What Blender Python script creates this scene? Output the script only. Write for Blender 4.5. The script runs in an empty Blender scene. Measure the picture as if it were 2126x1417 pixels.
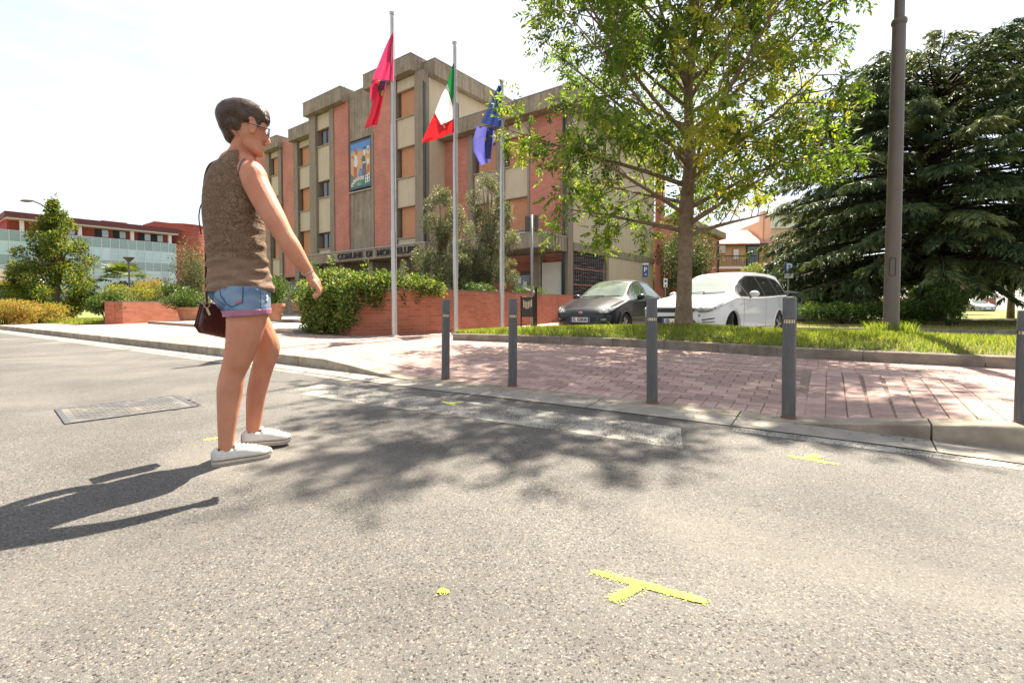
import bpy, bmesh, math, random
import numpy as np
from mathutils import Vector, Matrix, Euler
random.seed(7); RNG = np.random.default_rng(7)
S = bpy.context.scene; COL = S.collection
R = math.radians
# ------------------------------------------------------------------ camera
CAMH = 0.77; FPX = 1004.0; PITCH = R(2.0)
cam_d = bpy.data.cameras.new('camera'); cam = bpy.data.objects.new('camera', cam_d); COL.objects.link(cam)
cam.location = (0, 0, CAMH); cam.rotation_euler = (R(90) - PITCH, 0, 0)
cam_d.sensor_width = 36; cam_d.lens = 36 * FPX / 2126.0; cam_d.shift_y = -(708.5 - 666.06) / 2126.0
cam_d.clip_start = 0.05; cam_d.clip_end = 3000; S.camera = cam
# ------------------------------------------------------------------ sky, sun, exposure
SUN_EL, SUN_AZ = R(57), R(24)
SUNV = Vector((math.sin(SUN_AZ) * math.cos(SUN_EL), math.cos(SUN_AZ) * math.cos(SUN_EL), math.sin(SUN_EL)))
W = bpy.data.worlds.new('World'); S.world = W; W.use_nodes = True
wn = W.node_tree.nodes; wl = W.node_tree.links
sky = wn.new('ShaderNodeTexSky'); sky.sky_type = 'NISHITA'; sky.sun_disc = False
sky.sun_elevation = SUN_EL; sky.sun_rotation = SUN_AZ; sky.air_density = 1.0; sky.dust_density = 1.5; sky.ozone_density = 1.0
bg = wn['Background']; bg.inputs[1].default_value = 0.072
# thin high cloud veil over the whole sky
tc = wn.new('ShaderNodeTexCoord'); mp = wn.new('ShaderNodeMapping'); mp.inputs['Scale'].default_value = (1.2, 1.2, 4.0)
nz = wn.new('ShaderNodeTexNoise'); nz.inputs['Scale'].default_value = 1.6; nz.inputs['Detail'].default_value = 7; nz.inputs['Roughness'].default_value = .58
rp = wn.new('ShaderNodeValToRGB'); rp.color_ramp.elements[0].position = .40; rp.color_ramp.elements[1].position = .68
rp.color_ramp.elements[0].color = (.5, .5, .5, 1); rp.color_ramp.elements[1].color = (.95, .95, .95, 1)
mx = wn.new('ShaderNodeMix'); mx.data_type = 'RGBA'; mx.inputs['B'].default_value = (4.6, 4.65, 4.7, 1)
wl.new(tc.outputs['Generated'], mp.inputs[0]); wl.new(mp.outputs[0], nz.inputs['Vector']); wl.new(nz.outputs[0], rp.inputs[0])
wl.new(rp.outputs[0], mx.inputs['Factor']); wl.new(sky.outputs[0], mx.inputs['A']); wl.new(mx.outputs['Result'], bg.inputs[0])
sun_d = bpy.data.lights.new('sun', 'SUN'); sun_d.energy = 5.0; sun_d.angle = R(.53); sun_d.color = (1, .905, .75)
sun = bpy.data.objects.new('sun', sun_d); COL.objects.link(sun); sun.rotation_euler = SUNV.to_track_quat('Z', 'Y').to_euler()
sun.location = (0, 0, 30)
S.view_settings.view_transform = 'Standard'; S.view_settings.look = 'None'; S.view_settings.gamma = 1; S.view_settings.exposure = 1.92
S.cycles.max_bounces = 8; S.cycles.transparent_max_bounces = 12; S.cycles.caustics_reflective = False; S.cycles.caustics_refractive = False
# ------------------------------------------------------------------ helpers
def ray(px, py):
    x = (px - 1063) / FPX; y = -(py - 666.06) / FPX; c, s = math.cos(PITCH), math.sin(PITCH)
    return Vector((x, c + y * s, -s + y * c))
def G(px, py, z=0.0):                       # a spot on the ground, z metres up
    r = ray(px, py); return Vector((0, 0, CAMH)) + r * ((z - CAMH) / r.z)
def D(px, py, d):                           # a spot d metres away along the view axis
    r = ray(px, py); return Vector((0, 0, CAMH)) + r * (d / r.y)
def smooth(a, b, x):
    t = min(1, max(0, (x - a) / (b - a))); return t * t * (3 - 2 * t)
def lerp(a, b, t): return a + (b - a) * t
def interp(x, xs, ys): return float(np.interp(x, xs, ys))

MATS = {}
def mat(name, col=(.5, .5, .5), rough=.7, metal=0., var=.0, vscale=6., bump=0., bscale=60., spec=.4, trans=0., coat=0., alpha=1., grime=0., col2=None, c2scale=2., rnd=0., coord='Object'):
    """Principled material with procedural colour variation and fine relief."""
    if name in MATS: return MATS[name]
    m = bpy.data.materials.new(name); m.use_nodes = True; nt = m.node_tree; N = nt.nodes; L = nt.links
    b = N['Principled BSDF']; b.inputs['Roughness'].default_value = rough; b.inputs['Metallic'].default_value = metal
    b.inputs['Specular IOR Level'].default_value = spec; b.inputs['Coat Weight'].default_value = coat; b.inputs['Coat Roughness'].default_value = .04
    b.inputs['Transmission Weight'].default_value = trans; b.inputs['Alpha'].default_value = alpha
    tc = N.new('ShaderNodeTexCoord'); co = tc.outputs[coord]
    rgb = N.new('ShaderNodeRGB'); rgb.outputs[0].default_value = (*col, 1); cur = rgb.outputs[0]
    if col2 is not None:
        n = N.new('ShaderNodeTexNoise'); n.inputs['Scale'].default_value = c2scale; n.inputs['Detail'].default_value = 6; L.new(co, n.inputs['Vector'])
        r = N.new('ShaderNodeValToRGB'); r.color_ramp.elements[0].position = .38; r.color_ramp.elements[1].position = .64; L.new(n.outputs[0], r.inputs[0])
        x = N.new('ShaderNodeMix'); x.data_type = 'RGBA'; x.inputs['B'].default_value = (*col2, 1); L.new(r.outputs[0], x.inputs['Factor']); L.new(cur, x.inputs['A']); cur = x.outputs['Result']
    if rnd > 0:
        at = N.new('ShaderNodeAttribute'); at.attribute_name = 'rnd'
        mr = N.new('ShaderNodeMapRange'); mr.inputs['To Min'].default_value = 1 - rnd; mr.inputs['To Max'].default_value = 1 + rnd; L.new(at.outputs['Fac'], mr.inputs['Value'])
        x = N.new('ShaderNodeVectorMath'); x.operation = 'SCALE'; L.new(cur, x.inputs[0]); L.new(mr.outputs[0], x.inputs['Scale']); cur = x.outputs[0]
    if var > 0:
        n = N.new('ShaderNodeTexNoise'); n.inputs['Scale'].default_value = vscale; n.inputs['Detail'].default_value = 8; n.inputs['Roughness'].default_value = .65; L.new(co, n.inputs['Vector'])
        mr = N.new('ShaderNodeMapRange'); mr.inputs['From Min'].default_value = .25; mr.inputs['From Max'].default_value = .75
        mr.inputs['To Min'].default_value = 1 - var; mr.inputs['To Max'].default_value = 1 + var; L.new(n.outputs[0], mr.inputs['Value'])
        x = N.new('ShaderNodeVectorMath'); x.operation = 'SCALE'; L.new(cur, x.inputs[0]); L.new(mr.outputs[0], x.inputs['Scale']); cur = x.outputs[0]
    if grime > 0:   # vertical rain streaks
        mpn = N.new('ShaderNodeMapping'); mpn.inputs['Scale'].default_value = (7, 7, .35); L.new(co, mpn.inputs[0])
        n = N.new('ShaderNodeTexNoise'); n.inputs['Scale'].default_value = 1.; n.inputs['Detail'].default_value = 8; n.inputs['Roughness'].default_value = .7; L.new(mpn.outputs[0], n.inputs['Vector'])
        r = N.new('ShaderNodeValToRGB'); r.color_ramp.elements[0].position = .42; r.color_ramp.elements[1].position = .7
        r.color_ramp.elements[0].color = (1, 1, 1, 1); g = 1 - grime; r.color_ramp.elements[1].color = (g, g * .97, g * .92, 1); L.new(n.outputs[0], r.inputs[0])
        x = N.new('ShaderNodeMix'); x.data_type = 'RGBA'; x.blend_type = 'MULTIPLY'; x.inputs['Factor'].default_value = 1; L.new(cur, x.inputs['A']); L.new(r.outputs[0], x.inputs['B']); cur = x.outputs['Result']
    L.new(cur, b.inputs['Base Color'])
    if bump > 0:
        n = N.new('ShaderNodeTexNoise'); n.inputs['Scale'].default_value = bscale; n.inputs['Detail'].default_value = 5; L.new(co, n.inputs['Vector'])
        bp = N.new('ShaderNodeBump'); bp.inputs['Strength'].default_value = bump; bp.inputs['Distance'].default_value = .02; L.new(n.outputs[0], bp.inputs['Height']); L.new(bp.outputs[0], b.inputs['Normal'])
    MATS[name] = m; return m

def leafmat(name, cols, trans=.45, rough=.55):
    """Leaf: colour picked per leaf from a ramp, lit through from behind."""
    if name in MATS: return MATS[name]
    m = bpy.data.materials.new(name); m.use_nodes = True; nt = m.node_tree; N = nt.nodes; L = nt.links
    b = N['Principled BSDF']; b.inputs['Roughness'].default_value = rough; b.inputs['Specular IOR Level'].default_value = .35
    at = N.new('ShaderNodeAttribute'); at.attribute_name = 'rnd'
    r = N.new('ShaderNodeValToRGB'); cr = r.color_ramp; cr.interpolation = 'LINEAR'
    while len(cr.elements) < len(cols): cr.elements.new(.5)
    for i, c in enumerate(cols): cr.elements[i].position = i / (len(cols) - 1); cr.elements[i].color = (*c, 1)
    L.new(at.outputs['Fac'], r.inputs[0]); L.new(r.outputs[0], b.inputs['Base Color'])
    t = N.new('ShaderNodeBsdfTranslucent'); g = N.new('ShaderNodeVectorMath'); g.operation = 'MULTIPLY'; g.inputs[1].default_value = (1.5, 1.45, .7)
    L.new(r.outputs[0], g.inputs[0]); L.new(g.outputs[0], t.inputs['Color'])
    ms = N.new('ShaderNodeMixShader'); ms.inputs[0].default_value = trans
    L.new(b.outputs[0], ms.inputs[1]); L.new(t.outputs[0], ms.inputs[2]); L.new(ms.outputs[0], N['Material Output'].inputs['Surface'])
    MATS[name] = m; return m

class MB:
    """Collects shapes; build() links them as one mesh object."""
    def __init__(s): s.v = []; s.f = []; s.mi = []; s.r = []
    def add(s, vs, fs, mi=0, r=None):
        o = len(s.v); s.v += [tuple(v) for v in vs]
        for f in fs: s.f.append([i + o for i in f]); s.mi.append(mi); s.r.append(random.random() if r is None else r)
        return s
    def box(s, x0, x1, y0, y1, z0, z1, mi=0, r=None):
        v = [(x, y, z) for z in (z0, z1) for y in (y0, y1) for x in (x0, x1)]
        return s.add(v, [(0, 2, 3, 1), (4, 5, 7, 6), (0, 1, 5, 4), (2, 6, 7, 3), (0, 4, 6, 2), (1, 3, 7, 5)], mi, r)
    def obox(s, o, ex, ey, ez, mi=0, r=None):
        o, ex, ey, ez = map(Vector, (o, ex, ey, ez))
        v = [o + ex * a + ey * b + ez * c for c in (0, 1) for b in (0, 1) for a in (0, 1)]
        return s.add(v, [(0, 2, 3, 1), (4, 5, 7, 6), (0, 1, 5, 4), (2, 6, 7, 3), (0, 4, 6, 2), (1, 3, 7, 5)], mi, r)
    def bar(s, a, b, w, h, up=(0, 0, 1), mi=0):
        a, b = Vector(a), Vector(b); d = b - a; u = Vector(up); sd = d.cross(u)
        if sd.length < 1e-6: sd = d.cross(Vector((1, 0, 0)))
        sd.normalize(); u = sd.cross(d).normalized()
        return s.obox(a - sd * w / 2 - u * h / 2, d, sd * w, u * h, mi)
    def tube(s, pts, rad, n=8, cap=True, mi=0, r=None):
        pts = [Vector(p) for p in pts]; k = len(pts)
        if not hasattr(rad, '__len__'): rad = [rad] * k
        vs = []; u = None
        for i, p in enumerate(pts):
            t = (pts[min(i + 1, k - 1)] - pts[max(i - 1, 0)])
            if t.length < 1e-9: t = Vector((0, 0, 1))
            t.normalize()
            if u is None: u = t.cross(Vector((.13, .97, .21))).normalized()
            else:
                u = u - t * u.dot(t); u.normalize()
            w = t.cross(u)
            for j in range(n):
                a = 2 * math.pi * j / n; vs.append(p + (u * math.cos(a) + w * math.sin(a)) * rad[i])
        fs = [(i * n + j, i * n + (j + 1) % n, (i + 1) * n + (j + 1) % n, (i + 1) * n + j) for i in range(k - 1) for j in range(n)]
        if cap: fs += [tuple(range(n - 1, -1, -1)), tuple((k - 1) * n + j for j in range(n))]
        return s.add(vs, fs, mi, r)
    def lathe(s, prof, n=24, c=(0, 0, 0), mi=0, r=None):
        c = Vector(c); vs = []
        for (rr, z) in prof:
            for j in range(n):
                a = 2 * math.pi * j / n; vs.append(c + Vector((rr * math.cos(a), rr * math.sin(a), z)))
        k = len(prof); fs = [(i * n + j, i * n + (j + 1) % n, (i + 1) * n + (j + 1) % n, (i + 1) * n + j) for i in range(k - 1) for j in range(n)]
        fs += [tuple(range(n - 1, -1, -1)), tuple((k - 1) * n + j for j in range(n))]
        return s.add(vs, fs, mi, r)
    def prism(s, poly, o, ex, ey, ez, mi=0, r=None):
        """2-D outline (a,b) -> o + a*ex + b*ey, thickened by ez (outline counter-clockwise seen against ez)."""
        o, ex, ey, ez = map(Vector, (o, ex, ey, ez)); n = len(poly)
        v = [o + ex * a + ey * b for a, b in poly]; v += [p + ez for p in v]
        fs = [tuple(range(n - 1, -1, -1)), tuple(range(n, 2 * n))] + [(i, (i + 1) % n, n + (i + 1) % n, n + i) for i in range(n)]
        return s.add(v, fs, mi, r)
    def sphere(s, c, rx, ry=None, rz=None, nu=14, nv=9, mi=0, M=None):
        ry = rx if ry is None else ry; rz = rx if rz is None else rz; c = Vector(c); vs = []
        for i in range(nv + 1):
            t = math.pi * i / nv
            for j in range(nu):
                a = 2 * math.pi * j / nu; q = Vector((rx * math.sin(t) * math.cos(a), ry * math.sin(t) * math.sin(a), rz * math.cos(t)))
                vs.append(c + (M @ q if M is not None else q))
        fs = [(i * nu + j, (i + 1) * nu + j, (i + 1) * nu + (j + 1) % nu, i * nu + (j + 1) % nu) for i in range(nv) for j in range(nu)]
        return s.add(vs, fs, mi)
    def mesh(s, name, mats, smooth_=False):
        me = bpy.data.meshes.new(name); me.from_pydata(s.v, [], s.f)
        if not isinstance(mats, (list, tuple)): mats = [mats]
        for m in mats: me.materials.append(m)
        if len(mats) > 1: me.polygons.foreach_set('material_index', s.mi)
        a = me.attributes.new('rnd', 'FLOAT', 'FACE'); a.data.foreach_set('value', s.r)
        if smooth_: me.polygons.foreach_set('use_smooth', [True] * len(s.f))
        me.update(); return me
    def build(s, name, mats, parent=None, smooth_=False, bevel=0, auto=None, **tags):
        me = s.mesh(name, mats, smooth_); return link(name, me, parent, bevel, auto, **tags)
def link(name, me, parent=None, bevel=0, auto=None, **tags):
    o = bpy.data.objects.new(name, me); COL.objects.link(o)
    if parent is not None: o.parent = parent
    if bevel:
        b = o.modifiers.new('bevel', 'BEVEL'); b.width = bevel; b.segments = 2; b.limit_method = 'ANGLE'; b.angle_limit = R(40)
    if auto is not None: shade_auto(o.data, auto)
    tag(o, **tags); return o
def shade_auto(me, deg):
    """Smooth shading with sharp edges above an angle."""
    bm = bmesh.new(); bm.from_mesh(me); lim = R(deg)
    for f in bm.faces: f.smooth = True
    for e in bm.edges:
        e.smooth = len(e.link_faces) == 2 and e.calc_face_angle(0) < lim
    bm.to_mesh(me); bm.free()
def tag(o, label=None, cat=None, group=None, kind=None):
    if label: o['label'] = label
    if cat: o['category'] = cat
    if group: o['group'] = group
    if kind: o['kind'] = kind
    return o
def empty(name, loc=(0, 0, 0), rz=0., **tags):
    o = bpy.data.objects.new(name, None); COL.objects.link(o); o.location = loc; o.rotation_euler = (0, 0, rz); o.empty_display_size = .2
    return tag(o, **tags)
def copy_tree(o, parent=None):
    c = o.copy(); COL.objects.link(c); c.parent = parent
    for ch in o.children: copy_tree(ch, c)
    return c
def quadmesh(name, V, F, mats, rnd=None, parent=None, smooth_=False, **tags):
    """Big meshes from numpy arrays (F: n x 3 or n x 4)."""
    V = np.asarray(V, np.float32); F = np.asarray(F, np.int32); n, k = F.shape
    me = bpy.data.meshes.new(name); me.vertices.add(len(V)); me.vertices.foreach_set('co', V.ravel())
    me.loops.add(n * k); me.loops.foreach_set('vertex_index', F.ravel()); me.polygons.add(n)
    me.polygons.foreach_set('loop_start', np.arange(0, n * k, k, dtype=np.int32))
    if not isinstance(mats, (list, tuple)): mats = [mats]
    for m in mats: me.materials.append(m)
    a = me.attributes.new('rnd', 'FLOAT', 'FACE'); a.data.foreach_set('value', np.asarray(RNG.random(n) if rnd is None else rnd, np.float32))
    if smooth_: me.polygons.foreach_set('use_smooth', [True] * n)
    me.update(calc_edges=True); me.validate()
    return link(name, me, parent, **tags)
def text_mesh(txt, size, depth, name, material, parent=None, M=None, bold=0., **tags):
    cu = bpy.data.curves.new('lettering', 'FONT'); cu.body = txt; cu.size = size; cu.extrude = depth; cu.align_x = 'CENTER'; cu.align_y = 'CENTER'; cu.offset = bold
    o = bpy.data.objects.new('lettering', cu); COL.objects.link(o)
    dg = bpy.context.evaluated_depsgraph_get(); me = bpy.data.meshes.new_from_object(o.evaluated_get(dg)); bpy.data.objects.remove(o); bpy.data.curves.remove(cu)
    if M is not None: me.transform(M)
    me.materials.clear(); me.materials.append(material); me.name = name
    return link(name, me, parent, **tags)
# ------------------------------------------------------------------ ground materials
def asphalt(name, dark, light, scale, stain=.30, tint=(1, .95, .88)):
    m = bpy.data.materials.new(name); m.use_nodes = True; N = m.node_tree.nodes; L = m.node_tree.links; b = N['Principled BSDF']
    b.inputs['Roughness'].default_value = .78; b.inputs['Specular IOR Level'].default_value = .45
    g = N.new('ShaderNodeNewGeometry'); pos = g.outputs['Position']
    v = N.new('ShaderNodeTexVoronoi'); v.inputs['Scale'].default_value = scale; v.inputs['Randomness'].default_value = 1; L.new(pos, v.inputs['Vector'])
    v2 = N.new('ShaderNodeTexVoronoi'); v2.feature = 'DISTANCE_TO_EDGE'; v2.inputs['Scale'].default_value = scale; L.new(pos, v2.inputs['Vector'])
    sep = N.new('ShaderNodeSeparateColor'); L.new(v.outputs['Color'], sep.inputs[0])
    r = N.new('ShaderNodeValToRGB'); cr = r.color_ramp
    cols = [(.0, [c * .12 for c in dark]), (.06, [c * .35 for c in dark]), (.13, dark), (.55, [(a + c) / 2 for a, c in zip(dark, light)]), (.85, light), (.95, [min(1, c * 1.7) for c in light]), (1., (light[0] * 1.7, light[1] * 1.35, light[2] * .9))]
    while len(cr.elements) < len(cols): cr.elements.new(.5)
    for i, (p, c) in enumerate(cols): cr.elements[i].position = p; cr.elements[i].color = (*c, 1)
    L.new(sep.outputs[0], r.inputs[0])
    # gaps between stones
    gr = N.new('ShaderNodeValToRGB'); gr.color_ramp.elements[0].position = .0; gr.color_ramp.elements[1].position = .22; gr.color_ramp.elements[0].color = (.45, .43, .42, 1)
    L.new(v2.outputs[0], gr.inputs[0])
    x = N.new('ShaderNodeMix'); x.data_type = 'RGBA'; x.blend_type = 'MULTIPLY'; x.inputs['Factor'].default_value = .85; L.new(r.outputs[0], x.inputs['A']); L.new(gr.outputs[0], x.inputs['B'])
    # dust and wear patches
    n = N.new('ShaderNodeTexNoise'); n.inputs['Scale'].default_value = .9; n.inputs['Detail'].default_value = 9; n.inputs['Roughness'].default_value = .62; L.new(pos, n.inputs['Vector'])
    mr = N.new('ShaderNodeMapRange'); mr.inputs['From Min'].default_value = .3; mr.inputs['From Max'].default_value = .72; mr.inputs['To Min'].default_value = 1 - stain; mr.inputs['To Max'].default_value = 1 + stain * 1.5; L.new(n.outputs[0], mr.inputs['Value'])
    s = N.new('ShaderNodeVectorMath'); s.operation = 'SCALE'; L.new(x.outputs['Result'], s.inputs[0]); L.new(mr.outputs[0], s.inputs['Scale'])
    # pale dusty scuffs
    n2 = N.new('ShaderNodeTexNoise'); n2.inputs['Scale'].default_value = .75; n2.inputs['Detail'].default_value = 5; n2.inputs['Distortion'].default_value = .6
    mp_ = N.new('ShaderNodeMapping'); mp_.inputs['Location'].default_value = (3.1, 1.7, 0); L.new(pos, mp_.inputs[0]); L.new(mp_.outputs[0], n2.inputs['Vector'])
    r2 = N.new('ShaderNodeValToRGB'); r2.color_ramp.elements[0].position = .54; r2.color_ramp.elements[1].position = .74; r2.color_ramp.elements[1].color = (.5, .5, .5, 1); L.new(n2.outputs[0], r2.inputs[0])
    x2 = N.new('ShaderNodeMix'); x2.data_type = 'RGBA'; x2.inputs['B'].default_value = (light[0] * 1.7, light[1] * 1.65, light[2] * 1.55, 1); L.new(r2.outputs[0], x2.inputs['Factor']); L.new(s.outputs[0], x2.inputs['A'])
    # hairline cracks and old dark repairs
    vc = N.new('ShaderNodeTexVoronoi'); vc.feature = 'DISTANCE_TO_EDGE'; vc.inputs['Scale'].default_value = .55; nd = N.new('ShaderNodeTexNoise'); nd.inputs['Scale'].default_value = 3.5; nd.inputs['Detail'].default_value = 6; L.new(pos, nd.inputs['Vector'])
    va = N.new('ShaderNodeVectorMath'); va.operation = 'MULTIPLY_ADD'; va.inputs[1].default_value = (.45, .45, .45); L.new(nd.outputs['Color'], va.inputs[0]); L.new(pos, va.inputs[2]); L.new(va.outputs[0], vc.inputs['Vector'])
    rc = N.new('ShaderNodeValToRGB'); rc.color_ramp.elements[0].position = .0; rc.color_ramp.elements[1].position = .006; rc.color_ramp.elements[0].color = (.55, .54, .53, 1); L.new(vc.outputs[0], rc.inputs[0])
    xc = N.new('ShaderNodeMix'); xc.data_type = 'RGBA'; xc.blend_type = 'MULTIPLY'; L.new(x2.outputs['Result'], xc.inputs['A']); L.new(rc.outputs[0], xc.inputs['B'])
    nm = N.new('ShaderNodeTexNoise'); nm.inputs['Scale'].default_value = .5; L.new(pos, nm.inputs['Vector']); rm = N.new('ShaderNodeValToRGB'); rm.color_ramp.elements[0].position = .5; rm.color_ramp.elements[1].position = .62; L.new(nm.outputs[0], rm.inputs[0]); L.new(rm.outputs[0], xc.inputs['Factor'])
    L.new(xc.outputs['Result'], b.inputs['Base Color'])
    bp = N.new('ShaderNodeBump'); bp.inputs['Strength'].default_value = .55; bp.inputs['Distance'].default_value = .004; L.new(v2.outputs[0], bp.inputs['Height'])
    n3 = N.new('ShaderNodeTexNoise'); n3.inputs['Scale'].default_value = scale * .5; n3.inputs['Detail'].default_value = 3; L.new(pos, n3.inputs['Vector'])
    bp2 = N.new('ShaderNodeBump'); bp2.inputs['Strength'].default_value = .35; bp2.inputs['Distance'].default_value = .006; L.new(n3.outputs[0], bp2.inputs['Height']); L.new(bp.outputs[0], bp2.inputs['Normal']); L.new(bp2.outputs[0], b.inputs['Normal'])
    MATS[name] = m; return m
M_ASPH = asphalt('road_asphalt', (.084, .079, .073), (.122, .114, .104), 200)
M_ASPH2 = asphalt('parking_asphalt', (.11, .10, .095), (.18, .165, .15), 60)
M_CONC = mat('kerb_concrete', (.33, .285, .22), .85, var=.25, vscale=9, bump=.5, bscale=220, col2=(.22, .185, .14), c2scale=5, rnd=.12, coord='Object')
M_GUT = mat('gutter_concrete', (.28, .25, .21), .85, var=.2, vscale=7, bump=.4, bscale=200, col2=(.24, .22, .2), c2scale=3)
M_PAV = mat('paver_clay', (.33, .215, .185), .82, var=.22, vscale=14, bump=.35, bscale=260, rnd=.24, col2=(.36, .255, .225), c2scale=1.3)
M_PAVJ = mat('paver_joint', (.20, .15, .125), .95, var=.2, vscale=20, bump=.4, bscale=200)

# ------------------------------------------------------------------ ground and road
def sheet(name, poly, z, m, **t):
    b = MB(); b.add([(x, y, z) for x, y in poly], [tuple(range(len(poly)))]); return b.build(name, m, **t)
sheet('ground', [(-900, -900), (900, -900), (900, 900), (-900, 900)], -.08, M_ASPH2, kind='structure')

KP = [(-60, 44.5), (-40, 31.1), (-15.45, 14.58), (-9.6, 10.65), (-4.26, 7.07), (-2.01, 5.54), (-1.02, 4.80), (.53, 3.87), (1.9, 3.0), (2.65, 2.48), (5.0, .75), (9.5, -2.7), (20, -11)]
def catmull(P, n=40):
    P = [Vector(p) for p in P]; out = []
    for i in range(len(P) - 1):
        a, b, c, d = P[max(i - 1, 0)], P[i], P[i + 1], P[min(i + 2, len(P) - 1)]
        for k in range(n):
            t = k / n; out.append(.5 * ((2 * b) + (c - a) * t + (2 * a - 5 * b + 4 * c - d) * t * t + (3 * b - a - 3 * c + d) * t ** 3))
    out.append(P[-1]); return out
_kc = catmull(KP); _ks = [0.]
for a, b in zip(_kc, _kc[1:]): _ks.append(_ks[-1] + (b - a).length)
_ks = np.array(_ks); _kx = np.array([p.x for p in _kc]); _ky = np.array([p.y for p in _kc])
_i0 = int(np.argmin((_kx + 1.02) ** 2 + (_ky - 4.8) ** 2)); _ks -= _ks[_i0]
def KXY(s, w=0.):                                # along the kerb, w metres in from its road face
    x = np.interp(s, _ks, _kx); y = np.interp(s, _ks, _ky); e = .15
    tx = np.interp(s + e, _ks, _kx) - np.interp(s - e, _ks, _kx); ty = np.interp(s + e, _ks, _ky) - np.interp(s - e, _ks, _ky); l = math.hypot(tx, ty)
    return x - ty / l * w, y + tx / l * w
def kh(s): return interp(s, [-1.5, -.1, 3.35, 4.25], [.125, .014, .014, .125])
def pz(s, w): return .12 - (.12 - min(.12, kh(s))) * (1 - smooth(.15, 1.7, w))
# road sheet on the camera side of the kerb
b = MB(); ss = np.linspace(_ks[0], _ks[-1], 160)
edge = [KXY(s, .05) for s in ss]
for (p, q) in zip(edge, edge[1:]):
    b.add([(p[0], p[1], 0), (q[0], q[1], 0), (q[0] - 45, q[1] - 62, 0), (p[0] - 45, p[1] - 62, 0)], [(3, 2, 1, 0)])
b.build('road', M_ASPH, kind='structure')

# gutter slabs and kerb stones
gut = empty('gutter', kind='structure'); krb = empty('kerb', kind='structure')
s = -32.
while s < 9:
    l = .998 if s > -16 else 1.996
    # kerb stone, one by one
    n = 6; vs = []; fs = []
    for i in range(n + 1):
        t = s + .004 + (l - .008) * i / n; h = kh(t); wd = .2
        c = .005
        for (w, z) in ((0, -.05), (0, h - c), (c, h), (wd - .005, h), (wd, h - .006), (wd, -.05)):
            x, y = KXY(t, w); vs.append((x, y, z))
    m = 6
    for i in range(n):
        for j in range(m - 1): fs.append((i * m + j, i * m + j + 1, (i + 1) * m + j + 1, (i + 1) * m + j))
    fs += [tuple(range(m)), tuple(n * m + j for j in range(m - 1, -1, -1))]
    fs = [tuple(reversed(f)) for f in fs]
    k = MB(); k.add(vs, fs, r=random.random()); k.build('kerb_stone', M_CONC, krb)
    # gutter slab
    vs = []; n = 4
    for i in range(n + 1):
        t = s + .003 + (l - .006) * i / n
        for w in (-.26, -.002):
            x, y = KXY(t, w); vs.append((x, y, .0055 if w < -.1 else .0095))
    g = MB(); g.add(vs, [(2 * i, 2 * i + 2, 2 * i + 3, 2 * i + 1) for i in range(n)], r=random.random()); g.build('gutter_slab', M_GUT, gut)
    s += l + .002

# ------------------------------------------------------------------ pavement: sheet + pavers
def pave_sheet_mat():
    m = bpy.data.materials.new('pavement_far'); m.use_nodes = True; N = m.node_tree.nodes; L = m.node_tree.links; bs = N['Principled BSDF']; bs.inputs['Roughness'].default_value = .85
    uv = N.new('ShaderNodeUVMap'); br = N.new('ShaderNodeTexBrick'); br.inputs['Scale'].default_value = 1; br.inputs['Brick Width'].default_value = .21; br.inputs['Row Height'].default_value = .105; br.inputs['Mortar Size'].default_value = .006
    br.inputs['Color1'].default_value = (.31, .20, .18, 1); br.inputs['Color2'].default_value = (.38, .26, .23, 1); br.inputs['Mortar'].default_value = (.25, .19, .16, 1); br.inputs['Bias'].default_value = 0
    L.new(uv.outputs[0], br.inputs['Vector']); n = N.new('ShaderNodeTexNoise'); n.inputs['Scale'].default_value = 1.4; n.inputs['Detail'].default_value = 8; L.new(uv.outputs[0], n.inputs['Vector'])
    mr = N.new('ShaderNodeMapRange'); mr.inputs['From Min'].default_value = .3; mr.inputs['From Max'].default_value = .7; mr.inputs['To Min'].default_value = .85; mr.inputs['To Max'].default_value = 1.2; L.new(n.outputs[0], mr.inputs['Value'])
    sc = N.new('ShaderNodeVectorMath'); sc.operation = 'SCALE'; L.new(br.outputs[0], sc.inputs[0]); L.new(mr.outputs[0], sc.inputs['Scale']); L.new(sc.outputs[0], bs.inputs['Base Color'])
    bp = N.new('ShaderNodeBump'); bp.inputs['Strength'].default_value = .4; bp.inputs['Distance'].default_value = .005; bp.invert = True; L.new(br.outputs['Fac'], bp.inputs['Height']); L.new(bp.outputs[0], bs.inputs['Normal'])
    return m
M_PAVF = pave_sheet_mat()
ISL = [(-1.07, 8.69), (-.1, 8.25), (1.35, 7.55), (2.55, 6.72), (3.55, 5.75), (5.12, 4.75), (7.2, 3.3), (10, 1.2)]     # island front edge
def island_w(s):                                  # pavement depth in front of the island at station s
    k0 = Vector(KXY(s, 0)); k1 = Vector(KXY(s, 1)); n = k1 - k0; best = 14
    for a, c in zip(ISL, ISL[1:]):
        a = Vector(a); c = Vector(c); d = c - a; den = n.x * d.y - n.y * d.x
        if abs(den) < 1e-6: continue
        q = a - k0; t = (q.x * d.y - q.y * d.x) / den; u = (q.x * n.y - q.y * n.x) / den
        if -.0 <= u <= 1 and t > 0: best = min(best, t)
    return best
PAVE_S0, PAVE_S1 = -7.5, 6.6
def pave_lim(s):
    w = island_w(s)
    return w + .06 if w < 13 else 13.5
def geo_lim(s): return min(pave_lim(s) - .02, 4.4)
b = MB(); sl = [-32 + .5 * i for i in range(int((9.5 + 32) / .5))]; uvs = []
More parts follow.
